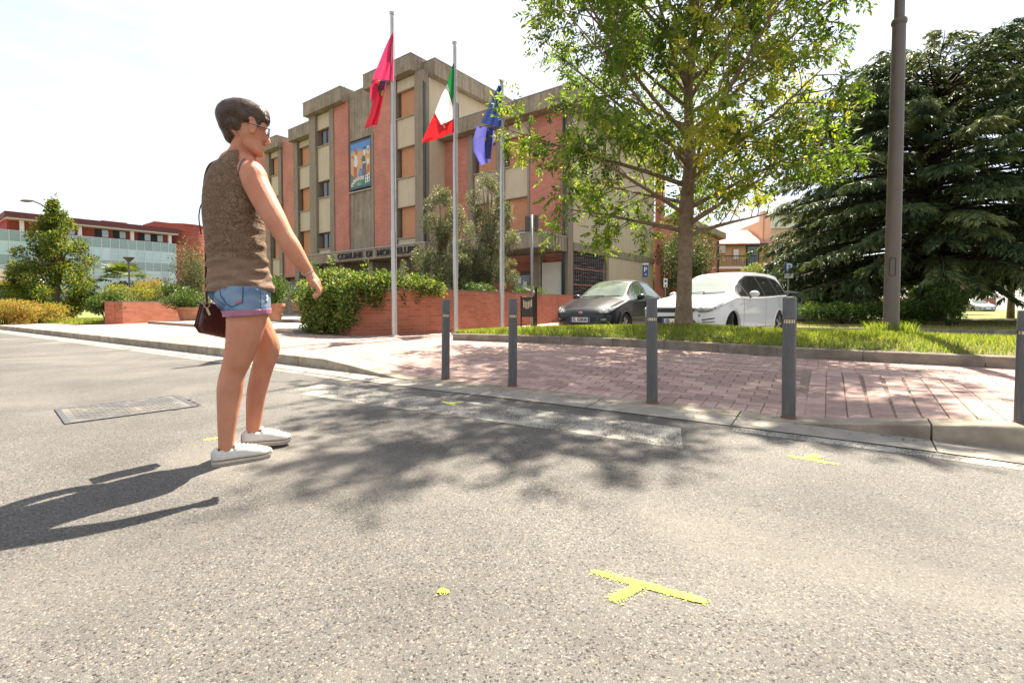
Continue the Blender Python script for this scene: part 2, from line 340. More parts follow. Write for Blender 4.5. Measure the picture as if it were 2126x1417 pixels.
for i, s in enumerate(sl):
    s1 = s + .5
    la, lb = pave_lim(s), pave_lim(s1)
    fr = [0, .03, .06, .09, .12, .16, .22, .3, .4, .55, .75, 1]
    for f0, f1 in zip(fr, fr[1:]):
        q = [];
        for (t, f, l) in ((s, f0, la), (s1, f0, lb), (s1, f1, lb), (s, f1, la)):
            w = .19 + (l - .19) * f; x, y = KXY(t, w)
            near = PAVE_S0 - .3 < t < PAVE_S1 + .2 and w < 4.4
            q.append((x, y, pz(t, w) - (.012 if near else 0))); uvs.append((t, w))
        b.add(q, [(0, 1, 2, 3)], mi=0)
me = b.mesh('pavement', [M_PAVF]); ul = me.uv_layers.new(name='UVMap'); ul.data.foreach_set('uv', np.array(uvs, np.float32).ravel())
pavement = link('pavement', me, kind='structure')
base = MB()
# bedding under the near pavers
for i in range(60):
    s = PAVE_S0 + (PAVE_S1 - PAVE_S0) * i / 60; s1 = PAVE_S0 + (PAVE_S1 - PAVE_S0) * (i + 1) / 60
    for j in range(12):
        q = []
        for (t, jj) in ((s, j), (s1, j), (s1, j + 1), (s, j + 1)):
            w = .19 + (geo_lim(t) - .19) * jj / 12; x, y = KXY(t, w); q.append((x, y, pz(t, w) - .007))
        base.add(q, [(0, 1, 2, 3)])
base.build('paver_bedding', M_PAVJ, pavement, kind='stuff')
def paver_quads():
    out = []                                       # (s, w, half-length along s, half-width along w)
    g = .0022
    s = PAVE_S0
    while s < PAVE_S1:                             # soldier course along the kerb
        if s < 3.35: out.append((s + .05, .30, .05 - g, .1 - g))
        s += .1
    row = 0; w = .41
    while w < 4.35:
        s = PAVE_S0 + (row % 2) * .1
        while s < PAVE_S1:
            if not (s > 3.2 and w < 2.0) and w + .05 < geo_lim(s + .1): out.append((s + .1, w + .05, .1 - g, .05 - g))
            s += .2
        w += .1; row += 1
    colm = 0; s = 3.36
    while s < PAVE_S1:
        w = .2 - (colm % 2) * .1
        while w < 2.0:
            w0 = max(w, .2); w1 = min(w + .2, 2.02)
            if w1 - w0 > .04: out.append((s + .06, (w0 + w1) / 2, .06 - g, (w1 - w0) / 2 - g))
            w += .2
        s += .12; colm += 1
    return out
PQ = []
for (s, w, hs, hw) in paver_quads():
    x, y = KXY(s, w)
    if y > .3: PQ.append((math.hypot(x, y) if abs(x) < 1.07 * y + .1 else 99, s, w, hs, hw))
PQ.sort()
H_P = .012
def paver_top(s, w, hs, hw, dz):
    """8 corners: base and slightly chamfered top."""
    vs = []
    for (k, zz) in ((1., -.012), (1., -.003), (.96, 0)):
        for (a, c) in ((-1, -1), (1, -1), (1, 1), (-1, 1)):
            t = s + a * hs * k; v = w + c * hw * (k if k == 1 else .95); x, y = KXY(t, v); vs.append((x, y, pz(t, v) + zz + dz))
    return vs
PF = [(8, 9, 10, 11)] + [(4 * l + j, 4 * l + (j + 1) % 4, 4 * l + 4 + (j + 1) % 4, 4 * l + 4 + j) for l in (0, 1) for j in range(4)]
# near pavers share a handful of meshes
pav_mesh = {}
for i, (dist, s, w, hs, hw) in enumerate(PQ[:300]):
    key = (round(hs, 4), round(hw, 4), random.randrange(6))
    if key not in pav_mesh:
        vs = []
        for (k, zz) in ((1., -.012), (1., -.003), (.96, 0)):
            for (a, c) in ((-1, -1), (1, -1), (1, 1), (-1, 1)): vs.append((a * hs * k, c * hw * (k if k == 1 else .95), zz))
        pav_mesh[key] = MB().add(vs, PF, r=random.random()).mesh('paver', [M_PAV])
    c = Vector((*KXY(s, w), pz(s, w))); e = Vector((*KXY(s + .02, w), pz(s + .02, w))) - c; f = Vector((*KXY(s, w + .02), pz(s, w + .02))) - c
    e.normalize(); n = e.cross(f).normalized(); f = n.cross(e)
    o = bpy.data.objects.new('paver', pav_mesh[key]); COL.objects.link(o); o.parent = pavement
    mw = Matrix((e, f, n)).transposed().to_4x4(); mw.translation = c + n * random.uniform(-.0015, .0015); o.matrix_local = mw
b = MB()
for (dist, s, w, hs, hw) in PQ[300:]: b.add(paver_top(s, w, hs, hw, random.uniform(-.0015, .0015)), PF, r=random.random())
b.build('far_pavers', M_PAV, pavement, kind='stuff')

# ------------------------------------------------------------------ road paint
def paint_mat(name, col, thr, sc=160):
    m = bpy.data.materials.new(name); m.use_nodes = True; N = m.node_tree.nodes; L = m.node_tree.links; b = N['Principled BSDF']; b.inputs['Base Color'].default_value = (*col, 1); b.inputs['Roughness'].default_value = .7
    g = N.new('ShaderNodeNewGeometry'); v = N.new('ShaderNodeTexNoise'); v.inputs['Scale'].default_value = sc; v.inputs['Detail'].default_value = 4; L.new(g.outputs['Position'], v.inputs['Vector'])
    n2 = N.new('ShaderNodeTexNoise'); n2.inputs['Scale'].default_value = 5; n2.inputs['Detail'].default_value = 5; L.new(g.outputs['Position'], n2.inputs['Vector'])
    ad = N.new('ShaderNodeMath'); ad.operation = 'MULTIPLY_ADD'; ad.inputs[1].default_value = .7; L.new(n2.outputs[0], ad.inputs[0]); L.new(v.outputs[0], ad.inputs[2])
    r = N.new('ShaderNodeValToRGB'); r.color_ramp.elements[0].position = thr - .05; r.color_ramp.elements[1].position = thr + .05; L.new(ad.outputs[0], r.inputs[0]); L.new(r.outputs[0], b.inputs['Alpha'])
    MATS[name] = m; return m
M_WHITE = paint_mat('worn_white_paint', (.31, .29, .255), .82, 120)
M_NEON = paint_mat('neon_paint', (.72, .92, .03), .80, 210)
b = MB(); q = []
for s in np.linspace(-.55, 2.72, 14):
    q.append(s)
for s0, s1 in zip(q, q[1:]):
    v = [];
    for (t, w) in ((s0, -1.0), (s1, -1.0), (s1, -.55), (s0, -.55)):
        x, y = KXY(t + (.12 if w < -.9 else 0) - .0, w + .03 * (t)); v.append((x, y, .002))
    b.add(v, [(0, 1, 2, 3)])
b.build('crossing_stripe', M_WHITE, kind='structure')
b = MB()
for s0 in np.arange(-32, 8, .5):
    v = []
    for (t, w) in ((s0, -.385), (s0 + .5, -.385), (s0 + .5, -.268), (s0, -.268)):
        x, y = KXY(t, w); v.append((x, y, .002))
    if s0 < -.9 or s0 >= 2.9: b.add(v, [(0, 1, 2, 3)])
b.build('edge_line', M_WHITE, kind='structure')
M_NEON2 = mat('neon_speck', (.70, .90, .03), .7)
def stroke(b, a, c, w, zz=.004):
    a, c = Vector(a), Vector(c); d = (c - a); n = Vector((-d.y, d.x)).normalized(); k = 10; L = []; Rr = []
    for i in range(k + 1):
        t = i / k; ww = w * (.55 + .45 * math.sqrt(max(0, 1 - (2 * t - 1) ** 6))) * random.uniform(.85, 1.1); p = a + d * t; L.append((*(p + n * ww / 2), zz)); Rr.append((*(p - n * ww / 2), zz))
    v = L + Rr; b.add(v, [(i, k + 1 + i, k + 2 + i, i + 1) for i in range(k)])
def g2(px, py): p = G(px, py); return (p.x, p.y)
for lab, st in (('large neon yellow T mark sprayed on the near asphalt', [((1232, 1187), (1466, 1250), .03), ((1338, 1213), (1270, 1247), .032)]),
                ('neon yellow T mark sprayed near the right kerb', [((1636, 947), (1739, 964), .026), ((1682, 953), (1698, 945), .05)]),
                ('neon yellow mark sprayed on the pale crossing stripe', [((917, 834), (948, 842), .03), ((930, 838), (962, 835), .03)]),
                ('small neon yellow dab beneath the large T mark', [((910, 1227), (932, 1229), .016)]),
                ('neon yellow dash beside the shoes of the walking person', [((424, 914), (456, 909), .03)])):
    b = MB()
    for k, (a, c, w) in enumerate(st): stroke(b, g2(*a), g2(*c), w, .0036 + .0007 * k)
    pm = b.build('paint_mark', M_NEON, label=lab, cat='paint mark', group='surveyor marks sprayed on the road')
    ov = MB()
    for a, c, w in st:
        a, c = Vector(g2(*a)), Vector(g2(*c)); dv_ = c - a; nv = Vector((-dv_.y, dv_.x)).normalized()
        for k in range(int(900 * dv_.length) + 30):
            p = a + dv_ * random.uniform(-.03, 1.03) + nv * random.gauss(0, w * .42); r_ = random.uniform(.0008, .0022); a0 = random.random() * 6
            ov.add([(p.x + r_ * math.cos(a0 + 1.257 * q), p.y + r_ * math.sin(a0 + 1.257 * q), .0031) for q in range(5)], [(0, 1, 2, 3, 4)])
    ov.build('overspray', M_NEON2, pm, kind='stuff')

# ------------------------------------------------------------------ road grating
M_IRON = mat('cast_iron', (.075, .075, .08), .55, metal=.3, var=.3, vscale=30, bump=.3, bscale=150, spec=.5)
M_PIT = mat('pit_shade', (.028, .026, .024), .95)
gA, gB, gC, gD = (-3.36, 3.45), (-2.86, 4.0), (-2.33, 3.66), (-2.84, 3.08)
gr = empty('road_grate', ((gA[0] + gC[0]) / 2, (gA[1] + gC[1]) / 2, 0), label='rectangular cast iron grating sunk in the asphalt behind the person', cat='grating')
ex = (Vector(gB) - Vector(gA)); ey = (Vector(gD) - Vector(gA)); lx, ly = ex.length, ey.length; ang = math.atan2(ex.y, ex.x); gr.rotation_euler = (0, 0, ang)
hx, hy = lx / 2, ly / 2
b = MB(); b.box(-hx, hx, -hy, hy, .001, .003); b.build('pit', M_PIT, gr)
b = MB()
for (x0, x1, y0, y1) in ((-hx, hx, -hy, -hy + .018), (-hx, hx, hy - .018, hy), (-hx, -hx + .03, -hy + .019, hy - .019), (hx - .03, hx, -hy + .019, hy - .019)): b.box(x0, x1, y0, y1, .0, .0085)
b.build('frame', M_IRON, gr, bevel=.002)
b = MB(); b.box(-hx + .031, hx - .031, -hy + .02, hy - .02, .003, .0062); b.build('plate', mat('worn_iron_plate', (.085, .085, .09), .55, metal=.2, var=.35, vscale=9, bump=.3, bscale=120, col2=(.15, .135, .115), c2scale=3), gr)
b = MB(); rw = 0; y = -hy + .06  # dark boxes on a solid plate carry the shade of open slots
while y < hy - .05:
    x = -hx + .07 + (rw % 2) * .03
    while x < hx - .08:
        if random.random() > .07: b.box(x, x + .034, y, y + .016, .0063, .0070)
        x += .06
    y += .037; rw += 1
b.build('slot_shade', M_PIT, gr, kind='stuff')
M_EDGE = mat('dark_edge', (.03, .03, .03), .6, bump=.6, bscale=80)  # irregular dark blots along the grating's outer edges
b = MB()
for i in range(46):
    sd = random.randrange(4); t = random.uniform(-1, 1); rr = random.uniform(.006, .02)
    x, y = ((t * hx, hy + .012) if sd < 2 else (t * hx, -hy - .012) if sd == 2 and t > .6 else (hx + .012, t * hy))
    a0 = random.random() * 6; k = 7; b.add([(x + rr * 1.8 * math.cos(a0 + 6.283 * j / k) * random.uniform(.5, 1), y + rr * .7 * math.sin(a0 + 6.283 * j / k), .0045) for j in range(k)], [tuple(range(k))])
b.build('border_blots', M_EDGE, gr, kind='stuff')

# ------------------------------------------------------------------ bollards
M_BOL = mat('bollard_paint', (.085, .088, .094), .5, var=.3, vscale=9, col2=(.11, .105, .10), c2scale=5, coord='Generated', bump=.08, bscale=90, spec=.4)
M_BAND = mat('reflective_band', (.72, .58, .36), .28, var=.3, vscale=45, spec=.8)
M_RUST = mat('rust', (.16, .07, .035), .85, var=.4, vscale=40)
def bollard(pos, h, lab):
    t = empty('bollard', pos, random.random() * 6, label=lab, cat='bollard', group='bollards along the dropped kerb'); r = .041; t.rotation_euler = (random.uniform(-.012, .012), random.uniform(-.012, .012), random.random() * 6)
    b = MB(); b.lathe([(r, 0), (r, h * .785)], 28); b.build('post', M_BOL, t, auto=40)
    b = MB(); b.lathe([(r - .004, h * .785), (r - .004, h * .815)], 28); bo = b.build('reflective_band', M_BAND, t, auto=40)
    b = MB()
    for i in range(14):
        a = 6.283 * i / 14; c, s_ = math.cos(a) * (r - .002), math.sin(a) * (r - .002); b.tube([(c, s_, h * .785), (c, s_, h * .815)], .0022, 4)
    b.build('rib', M_BOL, bo, kind='stuff')
    b = MB(); b.lathe([(r, h * .815), (r, h - .010), (r - .003, h - .003), (r - .008, h), (.001, h + .002)], 28); b.build('cap', M_BOL, t, auto=40)
    b = MB(); b.lathe([(r + .006, -.01), (r + .006, .006), (r + .001, .012)], 20); b.build('base_ring', M_RUST, t, auto=40)
    return t
def on_pave(px, py):
    z = .03
    for _ in range(6):
        p = G(px, py, z); bs = min(((p.x - KXY(s, w)[0]) ** 2 + (p.y - KXY(s, w)[1]) ** 2, s, w) for s in np.linspace(-4, 7, 111) for w in np.linspace(0, 1.4, 29)); z = pz(bs[1], bs[2])
    return Vector((p.x, p.y, z))
for px, py, top, lab in ((925, 786, 621, 'grey bollard with pale band, leftmost of the row'), (1064, 801, 618.5, 'grey bollard with pale band, second from the left'),
                         (1354, 836, 617, 'grey bollard in front of the tree trunk and white car'), (1637, 867, 614.5, 'tallest grey bollard, in front of the parking lane')):
    p = on_pave(px, py); d = p.y; h = (py - top) * d / FPX * 1.0; bollard(p, h, lab)
p = on_pave(2126, 879); bollard(p, .62, 'short grey bollard cut off by the right edge')

# grit and dry leaves gathered along the kerb
b = MB()
for k in range(420):
    s_ = random.uniform(-9, 6); w_ = -abs(random.gauss(0, .09)) - .01 if random.random() < .75 else random.uniform(.3, 2.5); x, y = KXY(s_, w_); r_ = random.uniform(.004, .018); a0 = random.random() * 6; z_ = (.012 if w_ < 0 else pz(s_, w_) + .003)
    b.add([(x + r_ * math.cos(a0), y + r_ * math.sin(a0), z_), (x - .35 * r_ * math.sin(a0), y + .35 * r_ * math.cos(a0), z_ + r_ * .3), (x - r_ * math.cos(a0), y - r_ * math.sin(a0), z_ + r_ * .1), (x + .35 * r_ * math.sin(a0), y - .35 * r_ * math.cos(a0), z_ + r_ * .2)], [(0, 1, 2, 3)])
b.build('gutter_litter', mat('litter', (.16, .10, .055), .9, rnd=.5), gut, kind='stuff')
# ------------------------------------------------------------------ grass island
ISC = catmull(ISL, 12)
def isl_pt(t):
    i = t * (len(ISC) - 1); k = min(int(i), len(ISC) - 2); return ISC[k].lerp(ISC[k + 1], i - k)
def isl_n(t):
    a, b = isl_pt(max(0, t - .01)), isl_pt(min(1, t + .01)); d = (b - a).normalized(); return Vector((-d.y, d.x))
def isl_width(t): return interp(t, [0, .04, .12, .3, 1], [.25, 1.1, 2.2, 3.0, 3.0])
def isl_z(t, f):                                      # f across 0..1
    m = .235 + interp(t, [0, .15, .38, .5, .62, .8, 1], [.0, .05, .15, .10, .12, .07, .05]) * (math.sin(math.pi * min(1, max(0, f))) ** .8)
    return m
M_SOIL = mat('grass_soil', (.075, .085, .03), .95, var=.4, vscale=9, bump=.6, bscale=60, col2=(.13, .10, .055), c2scale=3)
isl = MB(); nt, nf = 90, 16
for i in range(nt):
    for j in range(nf):
        q = []
        for (a, c) in ((i, j), (i + 1, j), (i + 1, j + 1), (i, j + 1)):
            t = a / nt; f = c / nf; p = isl_pt(t) + isl_n(t) * (.13 + (isl_width(t) - .2) * f); q.append((p.x, p.y, isl_z(t, f) + .01 * math.sin(a * 1.7 + c * 2.3)))
        isl.add(q, [(0, 1, 2, 3)])
island = isl.build('grass_island', M_SOIL, kind='structure', smooth_=True)
M_KERB2 = mat('island_kerb_concrete', (.25, .215, .17), .9, var=.3, vscale=7, bump=.5, bscale=150, col2=(.15, .13, .10), c2scale=4, rnd=.1)
ik = empty('island_kerb', kind='structure')
Ltot = sum((b - a).length for a, b in zip(ISC, ISC[1:])); ns = int(Ltot / .98)
for side in (0, 1):
    for i in range(ns):
        vs = []; n = 4
        for k in range(n + 1):
            t = (i + .003 + .994 * k / n) / ns; N_ = isl_n(t); p = isl_pt(t) + (N_ * (isl_width(t) - .12) if side else Vector((0, 0)))
            zb = -.1 if side else .08
            for (w, z) in ((0, zb), (0, .232), (.01, .242), (.11, .242), (.12, .235), (.12, zb)):
                q = p + N_ * w; vs.append((q.x, q.y, z))
        m = 6; fs = [(a * m + j, (a + 1) * m + j, (a + 1) * m + j + 1, a * m + j + 1) for a in range(n) for j in range(m - 1)] + [tuple(range(m)), tuple(n * m + j for j in range(m - 1, -1, -1))]
        MB().add(vs, fs, r=random.random()).build('kerb_stone', M_KERB2, ik)
# end stones round the tip
p0 = isl_pt(0); n0 = isl_n(0)
M_GRASS = leafmat('grass_blades', [(.10, .17, .02), (.15, .22, .03), (.22, .27, .045), (.33, .30, .09)], trans=.5)
def grass_patch(name, pts, hmin, hmax, wd, m, parent=None, **tags):
    """pts: n x 3 roots; two-triangle curved blades."""
    P = np.asarray(pts); n = len(P); a = RNG.random(n) * 2 * np.pi; h = RNG.uniform(hmin, hmax, n); lean = RNG.uniform(.1, .75, n) * h; la = RNG.random(n) * 2 * np.pi
    wv = np.stack([np.cos(a), np.sin(a), np.zeros(n)], 1) * wd; lv = np.stack([np.cos(la), np.sin(la), np.zeros(n)], 1) * lean[:, None]
    up = np.zeros((n, 3)); up[:, 2] = h
    V = np.stack([P - wv, P + wv, P + up * .6 + lv * .35 + wv * .7, P + up * .6 + lv * .35 - wv * .7, P + up + lv], 1).reshape(-1, 3)
    i = np.arange(n)[:, None] * 5
    F = np.concatenate([i + np.array([[0, 1, 2]]), i + np.array([[0, 2, 3]]), i + np.array([[3, 2, 4]])], 0); rr = RNG.random(n)
    return quadmesh(name, V, F, m, np.concatenate([rr, rr, rr]), parent, **tags)
pts = []
NB = 62000
for i in range(NB):
    t = random.random() ** .9; f = random.random(); N_ = isl_n(t); p = isl_pt(t) + N_ * (.12 + (isl_width(t) - .2) * f)
    if p.y < .8: continue
    pts.append((p.x, p.y, isl_z(t, f) - .005))
grass_patch('island_grass', pts, .03, .085, .004, M_GRASS, label='short sunlit grass covering the mounded island', cat='grass', kind='stuff')
# taller tufts, weeds and fallen leaves
pts = []
for (cx, cy, r, n) in ((5.82, 7.42, .33, 700), (3.02, 8.5, .3, 220), (2.2, 8.3, .5, 60), (4.4, 7.6, .6, 60), (.6, 8.6, .4, 60)):
    for k in range(n):
        a = random.random() * 6.283; q = r * math.sqrt(random.random()); pts.append((cx + q * math.cos(a), cy + q * math.sin(a), .30 if r < .4 else .26))
grass_patch('grass_tuft', pts, .08, .24, .006, M_GRASS, island, kind='stuff')
b = MB()
for k in range(160):
    a = random.random() * 6.283; q = .45 * math.sqrt(random.random()); x, y = 2.75 + q * math.cos(a), 8.35 + q * math.sin(a) * .6; s_ = random.uniform(.02, .045); v = [Vector((random.gauss(0, 1), random.gauss(0, 1), random.gauss(0, .5))).normalized() * s_ for _ in range(2)]; c = Vector((x, y, .375 + random.uniform(0, .07)))
    b.add([c + v[0], c + v[1] * .5, c - v[0], c - v[1] * .5], [(0, 1, 2, 3)])
b.build('fallen_leaves', mat('dry_leaf', (.26, .14, .06), .8, rnd=.4), island, kind='stuff')
# ------------------------------------------------------------------ town hall
def brick_mat(name, c1, c2, mortar, bw=.25, rh=.065, ms=.006, axis='XZ'):
    m = bpy.data.materials.new(name); m.use_nodes = True; N = m.node_tree.nodes; L = m.node_tree.links; bs = N['Principled BSDF']; bs.inputs['Roughness'].default_value = .85
    tc = N.new('ShaderNodeTexCoord'); sp = N.new('ShaderNodeSeparateXYZ'); cb = N.new('ShaderNodeCombineXYZ'); L.new(tc.outputs['Object'], sp.inputs[0])
    ad = N.new('ShaderNodeMath'); ad.operation = 'ADD'; L.new(sp.outputs['X'], ad.inputs[0]); L.new(sp.outputs['Y'], ad.inputs[1])
    L.new(ad.outputs[0], cb.inputs['X']); L.new(sp.outputs['Z'], cb.inputs['Y'])
    br = N.new('ShaderNodeTexBrick'); br.inputs['Scale'].default_value = 1; br.inputs['Brick Width'].default_value = bw; br.inputs['Row Height'].default_value = rh; br.inputs['Mortar Size'].default_value = ms; br.inputs['Mortar Smooth'].default_value = .2
    br.inputs['Color1'].default_value = (*c1, 1); br.inputs['Color2'].default_value = (*c2, 1); br.inputs['Mortar'].default_value = (*mortar, 1); br.inputs['Bias'].default_value = 0; L.new(cb.outputs[0], br.inputs['Vector'])
    n = N.new('ShaderNodeTexNoise'); n.inputs['Scale'].default_value = .8; n.inputs['Detail'].default_value = 8; L.new(tc.outputs['Object'], n.inputs['Vector'])
    mr = N.new('ShaderNodeMapRange'); mr.inputs['From Min'].default_value = .3; mr.inputs['From Max'].default_value = .7; mr.inputs['To Min'].default_value = .82; mr.inputs['To Max'].default_value = 1.15; L.new(n.outputs[0], mr.inputs['Value'])
    sc = N.new('ShaderNodeVectorMath'); sc.operation = 'SCALE'; L.new(br.outputs[0], sc.inputs[0]); L.new(mr.outputs[0], sc.inputs['Scale']); L.new(sc.outputs[0], bs.inputs['Base Color'])
    bp = N.new('ShaderNodeBump'); bp.inputs['Strength'].default_value = .5; bp.inputs['Distance'].default_value = .006; bp.invert = True; L.new(br.outputs['Fac'], bp.inputs['Height']); L.new(bp.outputs[0], bs.inputs['Normal'])
    MATS[name] = m; return m
M_BRICK = brick_mat('facade_brick', (.47, .165, .115), (.57, .215, .15), (.40, .225, .16))
M_BRICKW = brick_mat('planter_brick', (.30, .092, .05), (.40, .135, .08), (.34, .18, .12), bw=.26, rh=.068, ms=.007)
M_FCON = mat('facade_concrete', (.29, .235, .17), .9, var=.2, vscale=4, bump=.3, bscale=50, grime=.48, col2=(.36, .295, .215), c2scale=1.2)
M_PIER = mat('pier_concrete', (.29, .235, .175), .9, var=.15, vscale=3, bump=.25, bscale=50, grime=.3)
M_CREAM = mat('cream_panel', (.56, .465, .33), .85, var=.07, vscale=2, grime=.12)
M_SILL = mat('sill_stone', (.36, .29, .21), .8, var=.15, vscale=8)
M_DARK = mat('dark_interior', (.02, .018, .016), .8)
M_WOOD = mat('window_frame_wood', (.10, .045, .025), .55, var=.2, vscale=20)
M_GLASS = mat('window_glass', (.03, .045, .055), .06, spec=.9, var=.3, vscale=1.5)
def shutter_mat():
    m = mat('orange_shutter', (.56, .255, .13), .6, var=.08, vscale=3); N = m.node_tree.nodes; L = m.node_tree.links
    tc = N.new('ShaderNodeTexCoord'); w = N.new('ShaderNodeTexWave'); w.bands_direction = 'Z'; w.inputs['Scale'].default_value = 5.2; L.new(tc.outputs['Object'], w.inputs['Vector'])
    bp = N.new('ShaderNodeBump'); bp.inputs['Strength'].default_value = .7; bp.inputs['Distance'].default_value = .02; L.new(w.outputs[0], bp.inputs['Height']); L.new(bp.outputs[0], N['Principled BSDF'].inputs['Normal']); return m
M_SHUT = shutter_mat()
M_PIPE = mat('green_downpipe', (.045, .085, .075), .45, metal=.3, var=.2, vscale=10)
M_FLASH = mat('roof_flashing', (.42, .41, .39), .5, metal=.5)
TH = empty('town_hall', (-4.83, 26.5, -.08), R(-37.4), label='brick and concrete town hall with stepped bays and orange shutters', cat='building')
def B(name, m, *boxes, parent=TH, bevel=0, auto=None):
    b = MB()
    for q in boxes: b.box(*q)
    return b.build(name, m, parent, bevel=bevel, auto=auto)
ZB = 0.0
def bay(x0, x1, y, wins, ztop, zbot, shutter=True):
    """A recessed window column: cream panels, sills, shutters or small windows. wins = (sill z, lintel z)."""
    B('bay_back', M_PIER, (x0, x1, y + .34, y + .4, zbot, ztop))
    zs = [zbot] + [v for w in wins for v in w] + [ztop]
    for a, c in zip(zs[0::2], zs[1::2]): B('panel', M_CREAM, (x0 + .02, x1 - .02, y + .06, y + .2, a + .03, c - .03), bevel=.01)
    for (a, c) in wins:
        B('sill', M_SILL, (x0, x1, y - .02, y + .3, a - .06, a + .0))
        B('lintel', M_SILL, (x0, x1, y + .02, y + .3, c, c + .05))
        if shutter:
            o = B('shutter', M_SHUT, (x0 + .22, x1 - .03, y + .2, y + .24, a + .002, c - .002)); B('shutter_guide', M_WOOD, (x0 + .18, x0 + .22, y + .15, y + .25, a + .002, c - .002), parent=o)
        else:
            f = MB(); w = .07; X0, X1 = x0 + .3, x1 - .03
            for q in ((X0, X0 + w, a, c), (X1 - w, X1, a, c), ((X0 + X1) / 2 - .04, (X0 + X1) / 2 + .04, a + w, c - w), (X0 + w, X1 - w, a, a + w), (X0 + w, X1 - w, c - w, c)): f.box(q[0], q[1], y + .16, y + .24, q[2] + .003, q[3] - .003)
            fo = f.build('window', M_WOOD, TH)
            for (p, q) in ((X0 + w, (X0 + X1) / 2 - .04), ((X0 + X1) / 2 + .04, X1 - w)): B('pane', M_GLASS, (p, q, y + .195, y + .2, a + w, c - w), parent=fo)
W3 = [(4.6, 6.3), (7.97, 9.62), (11.3, 12.75)]
WS = [(4.55, 5.6), (7.95, 9.0), (11.35, 12.4)]
# block E (right projecting tall bay)
B('brick_wall', M_BRICK, (-4.26, -2.62, 0, .5, ZB + 3.5, 13.45))
B('pier', M_PIER, (-2.62, -2.2, -.06, .4, ZB + 3.5, 13.45)); bay(-2.2, -.6, 0, W3, 13.45, 3.7)
B('pier', M_PIER, (-.6, .06, -.06, .4, ZB + .1, 13.45), bevel=.02)
def cornice(name, x0, x1, y0, y1, z0, z1):
    o = B(name, M_FCON, (x0, x1, y0, y1, z0, z1), bevel=.02); B('flashing', M_FLASH, (x0 - .02, x1 + .02, y0 - .02, y1, z1, z1 + .035), parent=o); return o
cornice('cornice', -4.68, -.45, -.42, 3, 13.46, 14.32)
# tall body behind, side wall
B('side_wall', M_CREAM, (-.02, .06, .42, 9, ZB, 13.2)); B('core_wall', M_PIER, (-11.2, -.03, .5, 9, ZB, 13.3))
cornice('cornice', -.44, .5, .45, 9.6, 13.21, 14.1); cornice('cornice', -11.0, -.45, 3.05, 9.6, 13.31, 14.05)
w = B('window', M_WOOD, (.07, .12, 2.1, 2.7, 11.4, 12.5)); B('pane', M_GLASS, (.125, .13, 2.18, 2.62, 11.48, 12.42), parent=w)
b = MB(); b.tube([(-.3, .5, 13.1), (-.1, -.0, 13.0), (.14, .02, 12.7), (.14, .02, .2)], .055, 10); b.build('downpipe', M_PIPE, TH, smooth_=True)
# block D: concrete panel with the mural
B('concrete_panel', M_FCON, (-6.82, -4.27, .1, .5, 3.6, 7.85)); B('concrete_panel', M_FCON, (-6.82, -4.27, .1, .5, 11.0, 14.0)); B('mural_recess', M_PIER, (-6.82, -4.27, .25, .5, 7.85, 11.0))
B('ledge', M_SILL, (-6.82, -4.27, .0, .3, 7.75, 7.84)); B('pier', M_PIER, (-4.5, -4.27, -.04, .1, 3.6, 11))
# block C
B('pier', M_PIER, (-11.2, -10.4, -.1, .5, ZB + 3.5, 13.45)); bay(-10.4, -8.85, 0, WS, 13.45, 3.7, shutter=False)
B('pier', M_PIER, (-8.85, -8.36, -.06, .4, ZB + 3.5, 13.45)); B('brick_wall', M_BRICK, (-8.36, -6.83, 0, .5, ZB + 3.5, 13.45))
cornice('cornice', -11.35, -7.0, -.42, 3, 13.46, 14.32)
B('side_wall', M_PIER, (-11.22, -11.0, .5, 6, ZB, 13.3))
b = MB(); b.tube([(-8, .6, 14.3), (-8, .6, 15.1)], .02, 6); b.tube([(-8.2, .6, 14.9), (-7.8, .6, 15.0)], .012, 5); b.tube([(-7.8, .6, 15.0), (-7.8, .6, 14.7)], .012, 5); b.build('antenna', M_FLASH, TH)
# blocks B and A further left
W4 = [(4.45, 6.2), (7.7, 9.3), (10.95, 12.3)]
for (p0, p1, q0, q1, r0, r1) in ((-15.1, -14.55, -14.55, -12.75, -16.84, -15.1), (-19.35, -18.8, -18.8, -17.4, -22, -19.35)):
    B('brick_wall', M_BRICK, (r0, r1, 1, 1.5, 2.9, 13.2)); B('pier', M_PIER, (p0, p1, .9, 1.4, 2.6, 12.8)); bay(p1, q1, 1, W4, 12.8, 3.0)
    B('pier', M_PIER, (q1, q1 + .45, .9, 1.4, 2.6, 12.8)); cornice('cornice', r1 - .05, q1 + .55, .55, 4, 12.81, 13.65)
B('core_wall', M_PIER, (-22, -11.3, 1.5, 9, ZB, 12.9)); B('roof_edge', M_FLASH, (-22, -11.3, 1.45, 9, 13.2, 13.25))
# ground floor left: recessed wall with windows
B('ground_wall', M_FCON, (-22, -11.3, 1.2, 1.45, 0, 2.55))
for x in (-18.3, -16.2, -14.2):
    w = B('window', M_WOOD, (x, x + 1.1, 1.12, 1.2, 1.5, 2.45))
    for k in (0, 1): B('pane', M_GLASS, (x + .08 + k * .5, x + .5 + k * .5, 1.105, 1.115, 1.58, 2.37), parent=w)
B('base_panel', M_BRICK, (-16.0, -14.6, 1.1, 1.2, .3, 1.1))
